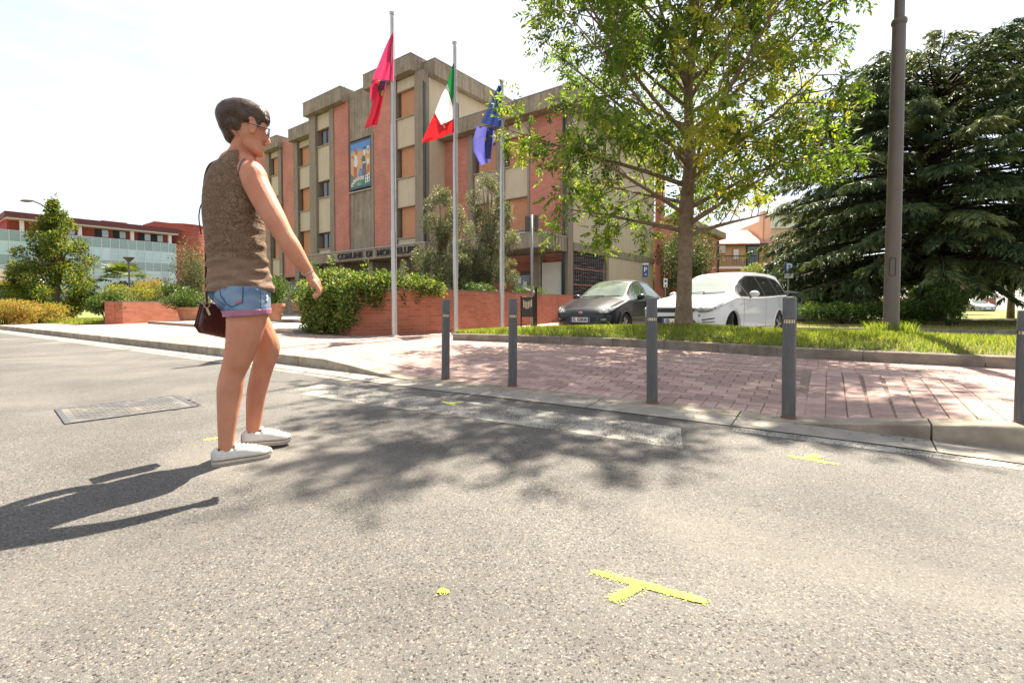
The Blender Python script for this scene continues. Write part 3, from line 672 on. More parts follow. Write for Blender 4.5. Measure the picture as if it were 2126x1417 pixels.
# entrance recess under the sign canopy
B('entrance_wall', M_PIER, (-10.9, 1.6, 2.2, 2.4, 0, 3.3))
for x in (-9.5, -6.6, -3.7, -.9):
    B('pillar', M_FCON, (x, x + .45, -.9, -.45, 0, 3.3), bevel=.02); f = B('door', M_WOOD, (x + .8, x + 2.2, 2.1, 2.2, .1, 2.6)); B('pane', M_GLASS, (x + .95, x + 2.05, 2.085, 2.095, .4, 2.4), parent=f)
cn = B('sign_canopy', M_FCON, (-9.3, 1.75, -1.5, .0, 3.33, 3.92), bevel=.015); B('flashing', M_FLASH, (-9.32, 1.77, -1.53, -.07, 3.92, 3.96), parent=cn)
M_LET = mat('dark_letters', (.028, .026, .024), .6, var=.2, vscale=8)
for word, xc in (('COMUNE', -4.55), ('DI', -2.72), ('MONTELUPO', -.33)):
    text_mesh(word, .5, .03, 'sign_word', M_LET, cn, Matrix.Translation((xc, -1.54, 3.62)) @ Matrix.Rotation(R(90), 4, 'X') @ Matrix.Diagonal((1.14, .94, 1, 1)), bold=.006)
# right wing
YW = 1.58
B('brick_wall', M_BRICK, (.07, 1.9, YW, YW + .5, 3.6, 9.95)); B('pier', M_PIER, (1.9, 2.25, YW - .08, YW + .4, 3.6, 9.95))
WW = [(4.6, 6.2), (7.85, 9.25)]
bay(2.25, 3.86, YW, WW, 9.95, 3.6); B('pier', M_PIER, (3.86, 4.34, YW - .08, YW + .4, 3.6, 9.95)); bay(4.34, 5.86, YW, WW, 9.95, 3.6)
B('pier', M_PIER, (5.86, 5.98, YW - .04, YW + .4, 3.6, 9.95)); B('brick_wall', M_BRICK, (5.98, 7.92, YW, YW + .5, 3.6, 9.95)); B('pier', M_PIER, (7.92, 8.22, YW - .05, YW + .42, 0, 9.95))
b = MB(); b.tube([(8.02, YW - .15, 9.9), (8.02, YW - .15, .1)], .06, 10); b.build('downpipe', M_PIPE, TH, smooth_=True)
cornice('cornice', -.0 + .12, 8.95, YW - .6, 13.3, 9.97, 10.75)
B('side_wall', M_CREAM, (8.12, 8.2, YW + .43, 12.2, 3.78, 9.95)); B('core_wall', M_PIER, (.1, 8.1, YW + .5, 12.2, 3.6, 9.9))
B('floor_band', M_FCON, (8.1, 8.26, YW + .43, 12.25, 3.4, 3.77)); B('side_wall', M_CREAM, (8.1, 8.2, 5.75, 12.2, 0, 3.39)); B('pier', M_PIER, (8.1, 8.24, 5.45, 5.74, 0, 3.39)); B('base_wall', M_BRICKW, (8.1, 8.22, YW + .43, 5.44, 0, 1.15))
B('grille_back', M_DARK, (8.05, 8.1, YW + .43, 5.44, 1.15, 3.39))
g = MB()
for i in range(15): g.box(8.16, 8.18, YW + .55 + i * .23, YW + .57 + i * .23, 1.2, 3.36)
for i in range(22):
    z = 1.25 + i * .096; ph = random.random() * 6; am = random.choice((0, .0, .05, .08)); g.tube([(8.19, YW + .5 + k * .2, z + am * math.sin(ph + k * .8)) for k in range(18)], .010, 4)
g.build('window_grille', mat('grille_metal', (.22, .17, .16), .5, metal=.5), TH)
g = MB()
for z in (1.75, 2.55): g.box(8.185, 8.21, YW + .5, 5.4, z, z + .05)
g.build('grille_bar', mat('grille_red', (.42, .12, .09), .5), TH)
B('brick_wall', M_BRICK, (8.25, 8.6, 12.3, 13, 0, 9.9)); 
# ground floor of the wing, balcony canopy
B('ground_wall', M_BRICKW, (1.8, 7.9, YW + .2, YW + .45, 0, 3.3)); B('pier', M_FCON, (6.2, 6.7, YW - .1, YW + .2, 0, 3.25))
bal = MB()
bal.box(2.6, 8.16, -.82, -.72, 3.3, 3.95); bal.box(8.06, 8.16, -.72, YW - .06, 3.3, 3.95); bal.box(2.6, 8.06, -.72, YW - .1, 3.3, 3.42)
bo = bal.build('balcony', M_FCON, TH, bevel=.012); B('flashing', M_FLASH, (8.05, 8.18, -.84, YW - .06, 3.96, 4.0), (2.6, 8.05, -.84, -.7, 3.96, 4.0), parent=bo)
g = MB()
for i in range(1, 9): g.box(8.165, 8.172, -.8 + i * .26, -.79 + i * .26, 3.3, 3.93)
g.build('board_joint', M_DARK, bo, kind='stuff')
d_ = B('door', M_WOOD, (4.9, 6.1, YW + .08, YW + .2, .1, 2.5)); B('pane', M_GLASS, (5.05, 5.95, YW + .065, YW + .075, .3, 2.3), parent=d_)
for k, (x, z) in enumerate(((5.3, 1.2), (5.55, 1.7), (5.2, 1.9))): B('notice_sheet', mat('paper', (.75, .74, .70), .8), (x, x + .22, YW + .05, YW + .06, z, z + .3), parent=d_)
# notice board with the faded town map
def map_mat():
    m = mat('faded_map', (.66, .60, .50), .7, var=.06, vscale=3); N = m.node_tree.nodes; L = m.node_tree.links; b = N['Principled BSDF']
    src = b.inputs['Base Color'].links[0].from_socket
    tc = N.new('ShaderNodeTexCoord'); v = N.new('ShaderNodeTexVoronoi'); v.feature = 'DISTANCE_TO_EDGE'; v.inputs['Scale'].default_value = 9; L.new(tc.outputs['Object'], v.inputs['Vector'])
    r = N.new('ShaderNodeValToRGB'); r.color_ramp.elements[0].color = (.55, .52, .48, 1); r.color_ramp.elements[1].position = .05; L.new(v.outputs[0], r.inputs[0])
    x = N.new('ShaderNodeMix'); x.data_type = 'RGBA'; x.blend_type = 'MULTIPLY'; x.inputs['Factor'].default_value = .8; L.new(src, x.inputs['A']); L.new(r.outputs[0], x.inputs['B']); L.new(x.outputs['Result'], b.inputs['Base Color']); return m
nb = B('map_board', mat('board_frame', (.60, .57, .50), .6), (6.75, 7.85, YW - .06, YW - .01, 1.2, 2.85)); B('map_sheet', map_mat(), (6.8, 7.8, YW - .07, YW - .063, 1.35, 2.8), parent=nb)
# planter wall foot of the wing
# mural: glazed tile picture in a blue frame (generic scene of two standing figures)
mu = B('mural', mat('mural_frame', (.035, .075, .12), .4), (-6.7, -4.55, .02, .25, 7.95, 10.85))
MUc = {}
def mpoly(col, pts, lay):
    b = MB(); b.prism([(-6.6 + 1.95 * a, 8.07 + 2.66 * c) for a, c in pts], (0, .016 - .002 * lay, 0), (1, 0, 0), (0, 0, 1), (0, -.001, 0)); return b.build('tile_picture', mat('glaze_%02d%02d%02d' % tuple(int(c * 99) for c in col), col, .35, var=.25, vscale=9), mu)
def ell(cx, cy, rx, ry, n=14, rot=0.): return [(cx + rx * math.cos(a) * math.cos(rot) - ry * math.sin(a) * math.sin(rot), cy + rx * math.cos(a) * math.sin(rot) + ry * math.sin(a) * math.cos(rot)) for a in [6.283 * i / n for i in range(n)]]
mpoly((.62, .32, .09), [(0, 0), (1, 0), (1, 1), (0, 1)], 0); mpoly((.08, .22, .50), [(0, .86), (.3, .83), (.6, .81), (1, .79), (1, 1), (0, 1)], 1); mpoly((.12, .34, .55), [(0, .8), (.5, .83), (.8, .83), (.3, .87), (0, .86)], 2)
mpoly((.05, .20, .10), [(0, 0), (1, 0), (1, .24), (.8, .2), (.5, .27), (.25, .2), (0, .33)], 1); mpoly((.10, .24, .42), [(.35, .2), (.47, .43), (.6, .38), (.62, .2)], 2); mpoly((.07, .30, .18), [(.38, .17), (.5, .34), (.6, .17)], 3)
mpoly((.42, .10, .06), [(.16, .14), (.3, .14), (.34, .5), (.36, .62), (.2, .66), (.15, .5)], 3); mpoly((.62, .60, .58), [(.16, .5), (.3, .44), (.4, .56), (.32, .76), (.2, .7)], 4); mpoly((.30, .12, .06), ell(.31, .79, .05, .06), 5); mpoly((.45, .06, .05), ell(.22, .86, .07, .035), 5); mpoly((.25, .08, .05), [(.05, .72), (.2, .63), (.21, .65), (.06, .75)], 5)
mpoly((.09, .10, .12), [(.58, .2), (.82, .2), (.79, .5), (.74, .66), (.82, .72), (.7, .76), (.56, .6), (.62, .5)], 4); mpoly((.62, .62, .62), [(.66, .68), (.74, .66), (.8, .72), (.76, .8), (.68, .8)], 5); mpoly((.05, .04, .04), [(.64, .8), (.7, .83), (.8, .82), (.76, .87), (.66, .85)], 6); mpoly((.70, .68, .62), [(.64, .5), (.78, .5), (.8, .54), (.7, .52), (.63, .55)], 6); mpoly((.16, .10, .14), [(.59, .2), (.81, .2), (.79, .36), (.61, .36)], 5)
mpoly((.7, .68, .62), ell(.91, .78, .07, .09), 4); mpoly((.40, .16, .07), ell(.91, .78, .04, .06), 5); mpoly((.42, .15, .05), [(.84, .26), (.97, .3), (.97, .45), (.86, .42)], 3); mpoly((.66, .62, .60), ell(.9, .52, .06, .07), 4)
for i, (x, y) in enumerate(((.07, .07), (.17, .13), (.28, .16), (.4, .18), (.53, .18), (.64, .18))): mpoly((.70, .66, .62), ell(x, y, .06, .045, rot=.6 - .1 * i), 6); mpoly((.45, .12, .08), ell(x, y, .03, .022, rot=.6), 7)
mpoly((.70, .68, .64), [(.75, .05), (.98, .07), (.98, .24), (.76, .22)], 6)
for (x, y) in ((.81, .10), (.92, .11), (.81, .18), (.92, .19)): mpoly((.2, .16, .2), ell(x, y, .035, .03), 7)
mpoly((.08, .26, .20), ell(.45, .06, .16, .05), 7); mpoly((.55, .25, .08), ell(.42, .05, .05, .04), 8)

# ------------------------------------------------------------------ raised brick planters
M_COPE = mat('planter_coping', (.20, .13, .10), .85, var=.2, vscale=9)
def wall_run(t, pts, z0, z1, th, side=1):
    """Brick wall along a polyline, with coping."""
    b = MB(); c = MB()
    for (a, d) in zip(pts, pts[1:]):
        a, d = Vector(a), Vector(d); e = (d - a); n = Vector((-e.y, e.x)).normalized() * th * side
        q = [(a.x, a.y), (d.x, d.y), (d.x + n.x, d.y + n.y), (a.x + n.x, a.y + n.y)]
        if side < 0: q = q[::-1]
        for (mb, lo, hi) in ((b, z0, z1 - .045), (c, z1 - .044, z1)):
            mb.add([(x, y, lo) for x, y in q] + [(x, y, hi) for x, y in q], [(3, 2, 1, 0), (4, 5, 6, 7)] + [(i, (i + 1) % 4, 4 + (i + 1) % 4, 4 + i) for i in range(4)])
    b.build('wall', M_BRICKW, t); c.build('coping', M_COPE, t)
PL1 = empty('brick_planter', label='long raised brick planter behind the flagpoles', cat='planter')
P1PTS = [(-4.75, 11.6), (-3.3, 9.95), (-2.5, 10.05), (-1.58, 10.95), (-.4, 13.1), (1.63, 17.25), (3.0, 18.3)]
wall_run(PL1, P1PTS, .05, 1.11, .26)
M_EARTH = mat('planter_soil', (.05, .035, .022), .95, bump=.5, bscale=30)
b = MB(); pp = [(p[0], p[1], .98) for p in P1PTS] + [(-1.0, 20.5, .98), (-5.0, 14.5, .98)]; b.add(pp, [tuple(range(len(pp)))]); b.build('soil', M_EARTH, PL1)
PL2 = empty('brick_planter', label='low brick planter with small green sign beside the terracotta pot', cat='planter')
wall_run(PL2, [(-14.6, 17.6), (-13.05, 15.5), (-12.72, 15.8), (-12.1, 19.6), (-13.0, 22)], .05, .87, .24)
b = MB(); b.add([(-14.6, 17.7, .78), (-13.1, 15.7, .78), (-12.9, 16, .78), (-12.3, 19.6, .78), (-13, 22, .78), (-17, 21, .78)], [(0, 1, 2, 3, 4, 5)]); b.build('soil', M_EARTH, PL2)
b = MB(); p = Vector((-12.66, 16.35, .62)); e = Vector((.65, 3.7, 0)).normalized(); b.obox(p + Vector((.02, 0, 0)), e * .3, Vector((-.015, 0, 0)), (0, 0, .17)); o = b.build('wall_plaque', mat('plaque_green', (.03, .22, .14), .5), PL2)
b = MB(); b.obox(p + e * .09 + Vector((.024, 0, .05)), e * .12, Vector((-.003, 0, 0)), (0, 0, .08)); b.build('plaque_symbol', mat('plaque_white', (.75, .78, .75), .5), o)
# steps and entrance terrace
M_STEP = mat('terrace_stone', (.30, .28, .26), .8, var=.2, vscale=4, bump=.2, bscale=60)
tr = empty('terrace', kind='structure')
e1, e2 = Vector((math.cos(R(-37.4)), math.sin(R(-37.4)), 0)), Vector((math.sin(R(37.4)), math.cos(R(37.4)), 0))
for k, (off, z0, z1) in enumerate(((0, .06, .2), (2.3, .1, .285))):
    o = Vector((-4.9, 10.6, 0)) + e2 * off; b = MB(); b.obox(o + Vector((0, 0, z0)) - e1 * 9.2, e1 * 9.4, e2 * (13 - off), (0, 0, z1 - z0)); b.build('step', M_STEP, tr, bevel=.01)
    b = MB()
    for i in range(16): b.obox(o + Vector((0, 0, z1 - .035)) - e1 * (9.2 - i * .588) - e2 * .025, e1 * .58, e2 * .3, (0, 0, .04)); 
    b.build('step_nosing', mat('step_nosing', (.34, .25, .19), .8, var=.2, vscale=5), tr, kind='stuff')

# ------------------------------------------------------------------ flagpoles and flags
M_POLE = mat('flagpole_metal', (.45, .44, .42), .35, metal=.6, var=.1, vscale=4)
def flagpole(pos, top, r, lab):
    t = empty('flagpole', pos, 0, label=lab, cat='flagpole', group='three flagpoles in front of the brick planter'); h = top - pos[2]
    b = MB(); b.lathe([(r, 0), (r, h * .33), (r * .82, h * .34), (r * .82, h * .66), (r * .62, h * .67), (r * .6, h)], 16); b.build('shaft', M_POLE, t, auto=40)
    b = MB(); b.lathe([(r * .6, h), (r * .9, h + .01), (r * .9, h + .05), (.002, h + .07)], 12); b.build('finial', M_POLE, t, auto=40)
    b = MB(); b.lathe([(r * 2.0, 0), (r * 2.0, .02), (r * 1.2, .03)], 16); b.build('base_plate', M_POLE, t, auto=40)
    b = MB(); b.tube([(r + .004, -.02, 1.2), (r * .7 + .02, -.02, h * .8), (r * .6 + .01, 0, h - .05)], .006, 5); b.build('halyard', M_POLE, t)
fp1 = G(819, 699, .12); fp2 = G(946, 692, .12); fp3 = G(1042, 684, .12)
flagpole(fp1, D(820, 31, fp1.y).z, .052, 'leftmost pale flagpole carrying the pink and crimson flag')
flagpole(fp2, D(945, 92, fp2.y).z, .055, 'middle pale flagpole carrying the green, white and red flag')
flagpole(fp3, D(1042, 172, fp3.y).z, .06, 'rightmost pale flagpole carrying the blue starred flag')
def cloth(col, name, rough=.6):
    m = mat(name, col, rough, var=.06, vscale=4, bump=.15, bscale=20); N = m.node_tree.nodes; L = m.node_tree.links; b = N['Principled BSDF']; src = b.inputs['Base Color'].links[0].from_socket
    t = N.new('ShaderNodeBsdfTranslucent'); L.new(src, t.inputs[0]); ms = N.new('ShaderNodeMixShader'); ms.inputs[0].default_value = .4; L.new(b.outputs[0], ms.inputs[1]); L.new(t.outputs[0], ms.inputs[2]); L.new(ms.outputs[0], N['Material Output'].inputs['Surface']); return m
def flag_strip(t, name, rows, d, m, fold=.10, waves=3, ph=0.):
    """Hanging cloth: each row is (left px, left py, right px, right py); folds run down the cloth and give it depth."""
    b = MB(); n = 22; k = len(rows); R_ = []
    fine = []
    for i in range(k - 1):
        for u in range(6): fine.append([lerp(a, c, u / 6) for a, c in zip(rows[i], rows[i + 1])])
    fine.append(list(rows[-1]))
    for ri, (x0, y0, x1, y1) in enumerate(fine):
        for j in range(n + 1):
            u = j / n; amp = fold * min(1, ri / 5)
            R_.append(D(lerp(x0, x1, u), lerp(y0, y1, u), d + amp * math.sin(ph + u * waves * math.pi * 2 + ri * .06) - .06))
    b.add(R_, [(i * (n + 1) + j, (i + 1) * (n + 1) + j, (i + 1) * (n + 1) + j + 1, i * (n + 1) + j + 1) for i in range(len(fine) - 1) for j in range(n)])
    return b.build(name, m, t, smooth_=True)
d1 = fp1.y
f1 = empty('flag', (fp1.x, fp1.y, 5.9), label='limp pink and crimson flag hanging from the leftmost pole', cat='flag', group='flags hanging from the poles')
M_PINK = cloth((.62, .05, .15), 'flag_pink'); M_CRIM = cloth((.36, .012, .03), 'flag_crimson')
def shift(o, t):                                   # children are authored in world space
    o.matrix_parent_inverse = Matrix.Translation(-Vector(t.location)); return o
shift(flag_strip(f1, 'upper_fold', [(815, 68, 817, 68), (806, 85, 817, 95), (797, 105, 817, 125), (785, 135, 817, 150), (772, 164, 817, 168)], d1, M_PINK, .05, 1.5), f1)
shift(flag_strip(f1, 'side_fold', [(786, 164, 772, 168), (784, 176, 768, 186), (782, 192, 769, 205), (779, 200, 772, 213)], d1 - .04, cloth((.56, .03, .09), 'flag_rose'), .03, 1), f1)
shift(flag_strip(f1, 'lower_fold', [(782, 166, 803, 166), (780, 185, 800, 186), (775, 210, 796, 200), (768, 236, 788, 240), (758, 262, 783, 259), (757, 270, 762, 264)], d1 + .05, M_CRIM, .05, 1.2), f1)
em = MB(); em.add([D(x, y, d1 - .035) for x, y in ((782, 167), (802, 167), (796, 199), (790, 199), (785, 193))], [(0, 1, 2, 3, 4)]); shift(em.build('emblem', cloth((.05, .06, .16), 'flag_navy'), f1), f1)
em = MB(); em.add([D(x, y, d1 - .045) for x, y in ((782, 167), (790, 167), (786, 180))], [(0, 1, 2)]); em.add([D(x, y, d1 - .045) for x, y in ((786, 191), (796, 187), (795, 199), (790, 198))], [(0, 1, 2, 3)]); shift(em.build('emblem_gold', cloth((.62, .45, .04), 'flag_gold'), f1), f1)
d2 = fp2.y
f2 = empty('flag', (fp2.x, fp2.y, 5.2), label='green, white and red tricolour flag hanging from the middle pole', cat='flag', group='flags hanging from the poles')
shift(flag_strip(f2, 'green_band', [(941, 132, 942.5, 132), (936, 145, 942, 170), (929, 175, 942, 200), (926, 177, 941, 222)], d2, cloth((.015, .24, .05), 'flag_green'), .04, 1), f2)
shift(flag_strip(f2, 'white_band', [(929, 175, 940, 206), (916, 200, 941, 226), (905, 228, 940, 247), (903, 236, 930, 262), (918, 266, 930, 266)], d2 - .01, cloth((.78, .74, .76), 'flag_white'), .05, 1.2), f2)
shift(flag_strip(f2, 'red_band', [(903, 235, 920, 266), (893, 255, 925, 262), (884, 275, 942, 247), (878, 290, 942, 275), (875, 297, 900, 292)], d2 - .02, cloth((.66, .02, .025), 'flag_red'), .05, 1.2), f2)
d3 = fp3.y
f3 = empty('flag', (fp3.x, fp3.y, 4.6), label='blue flag with gold stars hanging from the rightmost pole', cat='flag', group='flags hanging from the poles')
shift(flag_strip(f3, 'upper_fold', [(1034, 178, 1040, 178), (1022, 205, 1040, 215), (1010, 232, 1040, 245), (998, 255, 1040, 265)], d3, cloth((.035, .06, .22), 'flag_blue'), .08, 1.6), f3)
shift(flag_strip(f3, 'lower_fold', [(990, 262, 1026, 264), (982, 290, 1025, 290), (983, 315, 1020, 320), (998, 344, 1018, 335)], d3 - .03, cloth((.14, .14, .50), 'flag_blue_lit'), .05, 1.3), f3)  # same blue cloth; light through the fold put into a paler colour
shift(flag_strip(f3, 'inner_fold', [(1011, 264, 1024, 264), (1006, 300, 1022, 300), (1008, 330, 1019, 330)], d3 - .11, cloth((.03, .04, .13), 'flag_blue_shade'), .02, 1), f3)  # same blue cloth; shade inside the fold put into a darker colour
def star(cx, cy, r): return [(cx + (r if i % 2 == 0 else r * .4) * math.sin(i * math.pi / 5), cy - (r if i % 2 == 0 else r * .4) * math.cos(i * math.pi / 5)) for i in range(10)]
for (cx, cy, r) in ((991.5, 283, 4.2), (1006, 289, 4.6), (1003, 238, 2.5)):
    em = MB(); em.add([D(x, y, d3 - .22) for x, y in star(cx, cy, r)], [tuple(range(10))]); shift(em.build('star', cloth((.72, .58, .05), 'flag_star'), f3), f3)
# ------------------------------------------------------------------ vegetation tools
def rnd_unit(n):
    v = RNG.normal(size=(n, 3)); return v / np.linalg.norm(v, axis=1)[:, None]
def RU():
    v = Vector((random.gauss(0, 1), random.gauss(0, 1), random.gauss(0, 1))); v.normalize(); return v
def leaf_quads(P, Dv, ln, wd):
    """Pointed four-cornered leaves with a slight fold at points P along directions Dv."""
    n = len(P); Dv = Dv / (np.linalg.norm(Dv, axis=1)[:, None] + 1e-9); u = np.cross(Dv, rnd_unit(n)); u /= (np.linalg.norm(u, axis=1)[:, None] + 1e-9)
    ln = np.broadcast_to(ln, (n,))[:, None]; wd = np.broadcast_to(wd, (n,))[:, None]; nn = np.cross(Dv, u)
    V = np.stack([P, P + Dv * ln * .45 + u * wd * .5 + nn * wd * .15, P + Dv * ln - nn * wd * .1, P + Dv * ln * .45 - u * wd * .5 + nn * wd * .15], 1).reshape(-1, 3)
    F = np.arange(n * 4).reshape(n, 4); return V, F
def foliage(name, P, Dv, ln, wd, m, parent, rnd=None, **t):
    V, F = leaf_quads(np.asarray(P), np.asarray(Dv), ln, wd); return quadmesh(name, V, F, m, rnd, parent, **t)
M_BARK = mat('bark', (.17, .12, .075), .9, var=.35, vscale=14, bump=.9, bscale=28, col2=(.22, .165, .11), c2scale=4)
M_TWIG = mat('twig_bark', (.10, .07, .045), .9, var=.2, vscale=9)
def clumps_in(cs, n, shell=.55):
    """Leaf points spread through lumpy clumps: cs = [(x,y,z,rx,ry,rz)]."""
    cs = np.array(cs, float); vol = cs[:, 3] * cs[:, 4] * cs[:, 5]; k = RNG.choice(len(cs), n, p=vol ** .75 / (vol ** .75).sum()); u = rnd_unit(n); r = RNG.random(n) ** (1 - shell)
    P = cs[k, :3] + u * r[:, None] * cs[k, 3:]; return P, u
def lumpy(c, rx, ry, rz, k, f=.42, up=.15):
    out = [];
    for i in range(k):
        v = RU(); q = random.uniform(.35, .85)
        out.append((c[0] + v.x * rx * q, c[1] + v.y * ry * q, c[2] + v.z * rz * q, rx * f * random.uniform(.7, 1.2), ry * f * random.uniform(.7, 1.2), rz * f * random.uniform(.7, 1.2)))
    return out
def shrub(name, lab, cat, base, cl, n, ln, wd, m, stems=5, group=None, flowers=None, trunk=None):
    t = empty(name, base, label=lab, cat=cat, group=group); cl = [(a - base[0], b - base[1], c - base[2], d, e, f) for a, b, c, d, e, f in cl]
    P, U = clumps_in(cl, n); dirs = U * .7 + rnd_unit(n) * .8; dirs[:, 2] += .15
    foliage('crown' if cat == 'tree' else 'foliage', P, dirs, ln * RNG.uniform(.7, 1.25, n), wd * RNG.uniform(.7, 1.25, n), m, t)
    b = MB()
    if trunk: b.tube([(0, 0, -.1), (.03, .02, trunk[1] * .5), (0, .03, trunk[1])], [trunk[0], trunk[0] * .8, trunk[0] * .5], 8)
    for i in range(stems):
        c = random.choice(cl); b.tube([(random.uniform(-.05, .05), random.uniform(-.05, .05), (trunk[1] * random.uniform(.5, .95) if trunk else -.05)), (c[0] * .5, c[1] * .5, (c[2] + (trunk[1] if trunk else 0)) * .5), (c[0], c[1], c[2])], [(trunk[0] * .45 if trunk else .018), (trunk[0] * .3 if trunk else .012), .005], 5)
    if b.f: b.build('trunk' if trunk else 'stem', M_BARK if trunk else M_TWIG, t, smooth_=True)
    if flowers:
        fm, fn, fs = flowers; P, U = clumps_in(cl, fn, .95); fb = MB()
        for p in P:
            for k in range(5):
                a = 6.283 * k / 5; v = Vector((math.cos(a), math.sin(a) * .6 - .5, math.sin(a))) ; fb.add([p, Vector(p) + v * fs + Vector((0, -fs * .4, fs * .4)), Vector(p) + v * fs * 1.3 - Vector((0, fs, 0)), Vector(p) + v * fs + Vector((0, -fs * .2, -fs * .4))], [(0, 1, 2, 3)])
        fb.build('blossom', fm, t, kind='stuff')
    return t
# ------------------------------------------------------------------ ash tree on the island
random.seed(21)
ASH = Vector((3.02, 8.5, .36))
def in_crown(p):                                # crown shape trimmed by where its shadow lands; also clear of the lamp post
    w = ASH + p; sy = w.y - w.z * .593; sx = w.x - w.z * .264
    if w.x > 3.7 and w.z < 2.55: return False
    return not ((w.y < 7.7 and .735 < w.x / w.y < .86) or sy < 1.55 or (sx > .35 and sy < 2.0 + .06 * sx))
ash = empty('ash_tree', ASH, label='leafy tree with spreading open crown growing on the grass island', cat='tree')
tr_ = MB(); br_ = MB(); LP = []; LD = []; LR = []
def path(a, d, L, n, curl, wob=.06):
    p = Vector(a); d = Vector(d).normalized(); out = [p.copy()]
    for i in range(n):
        d = (d + Vector((random.uniform(-1, 1) * wob, random.uniform(-1, 1) * wob, curl)) ).normalized(); p = p + d * L / n; out.append(p.copy())
    return out
leader = [Vector((0, 0, -.12)), Vector((.0, 0, .03)), Vector((.0, .0, .5)), Vector((.01, 0, 1.2)), Vector((.03, .02, 2.0)), Vector((.08, .03, 3.0)), Vector((.05, .08, 4.2)), Vector((.15, .05, 5.2)), Vector((.1, .1, 6.4)), Vector((.2, .0, 7.8))]
tr_.tube(leader, [.23, .165, .135, .12, .122, .09, .07, .05, .03, .012], 14)
tr_.build('trunk', M_BARK, ash, smooth_=True)
def on_leader(z):
    for a, b in zip(leader, leader[1:]):
        if a.z <= z <= b.z: return a.lerp(b, (z - a.z) / (b.z - a.z))
    return leader[-1]
def twig_leaves(pts, dens, rbase):
    for i in range(1, len(pts)):
        a, b = pts[i - 1], pts[i]; d = (b - a).normalized(); k = max(1, int((b - a).length * dens + random.random()))
        for _ in range(k):
            p = a.lerp(b, random.random()); ax = (RU() + d * .6 + Vector((0, 0, -.25))).normalized(); L = random.uniform(.14, .24); sd = ax.cross(RU()).normalized(); r0 = min(1, max(0, rbase + random.gauss(0, .16)))
            for q in range(7):
                if q == 6: o, dd = ax * L, ax
                else: s_ = 1 if q % 2 else -1; o = ax * L * (.3 + .3 * (q // 2)); dd = (ax * .6 + sd * s_ * .8 + Vector((0, 0, -.25)))
                if not in_crown(p + o): continue
                LP.append(p + o); LD.append(dd); LR.append(min(1, max(0, r0 + random.gauss(0, .08))))
NPRI = 46; ga = 2.39996
for i in range(NPRI):
    f = i / (NPRI - 1); hs = lerp(1.6, 6.3, f ** 1.05); az = i * ga + random.uniform(-.25, .25) + .4
    el = lerp(.36, 1.0, f) + random.uniform(-.12, .12); a = on_leader(hs)
    rad = interp(hs, [1.6, 2.2, 3.4, 5.2, 6.7], [2.1, 3.5, 3.8, 2.7, 1.3]) * random.uniform(.88, 1.08); L = rad / math.cos(el) * .93 * (1 - .12 * max(0, -math.sin(az)) ** 1.5) * (.8 if -2.0 < ((az + math.pi) % (2 * math.pi) - math.pi) < -1.1 else .72 if -1.1 < ((az + math.pi) % (2 * math.pi) - math.pi) < .12 else 1)  # limbs over the road shortened to rein in the shadow they cast
    d = Vector((math.cos(az) * math.cos(el), math.sin(az) * math.cos(el), math.sin(el)))
    P = path(a, d, L, 9, .012 if f > .2 else -.01, .07); r0 = lerp(.046, .022, f) * random.uniform(.8, 1.1)
    br_.tube(P, [r0 * (1 - .88 * k / 9) + .003 for k in range(10)], 7)
    rb = random.choice((.25, .3, .4, .55, .68))
    nsec = int(7 + L * 2.0)
    for j in range(nsec):
        t = lerp(.2, 1, (j + random.random()) / nsec); k = min(8, int(t * 9)); p = P[k].lerp(P[k + 1], t * 9 - k); dm = (P[k + 1] - P[k]).normalized()
        sd = dm.cross(RU()).normalized(); d2 = (dm * .65 + sd * .85 + Vector((0, 0, .12))).normalized(); L2 = random.uniform(.45, 1.15) * (1.15 - .45 * t)
        P2 = path(p, d2, L2, 5, -.03, .13)
        if not in_crown(P2[-1]): continue
        br_.tube(P2, [.011 * (1 - .7 * q / 5) for q in range(6)], 4)
        rb2 = rb + random.gauss(0, .1)
        twig_leaves(P2[1:], 8.8, rb2)
        for q in range(random.choice((2, 3, 3, 4))):
            e = P2[random.choice((2, 3, 4, 5))]; d3 = (d2 + RU() * .9 + Vector((0, 0, -.1))).normalized(); P3 = path(e, d3, random.uniform(.2, .5), 3, -.08, .15)
            br_.tube(P3, [.005, .004, .003, .002], 3); twig_leaves(P3, 13, rb2)
br_.build('branch', M_BARK, ash, smooth_=True)
M_ASH = leafmat('ash_leaves', [(.045, .09, .018), (.085, .15, .024), (.155, .23, .032), (.27, .30, .038), (.42, .37, .05)], trans=.58)
foliage('crown', [tuple(p) for p in LP], [tuple(p) for p in LD], RNG.uniform(.07, .12, len(LP)), RNG.uniform(.028, .045, len(LP)), M_ASH, ash, LR)
# hanging brown seed bunches
SP = []; SD = []
for i in range(34):
    q = LP[random.randrange(len(LP))]
    for k in range(26): SP.append(tuple(Vector(q) + RU() * .09)); SD.append((random.gauss(0, .4), random.gauss(0, .4), -1))
foliage('seed_bunch', SP, SD, .045, .012, leafmat('ash_keys', [(.20, .10, .03), (.30, .16, .05)], .3), ash, kind='stuff')
print('ash leaflets', len(LP))
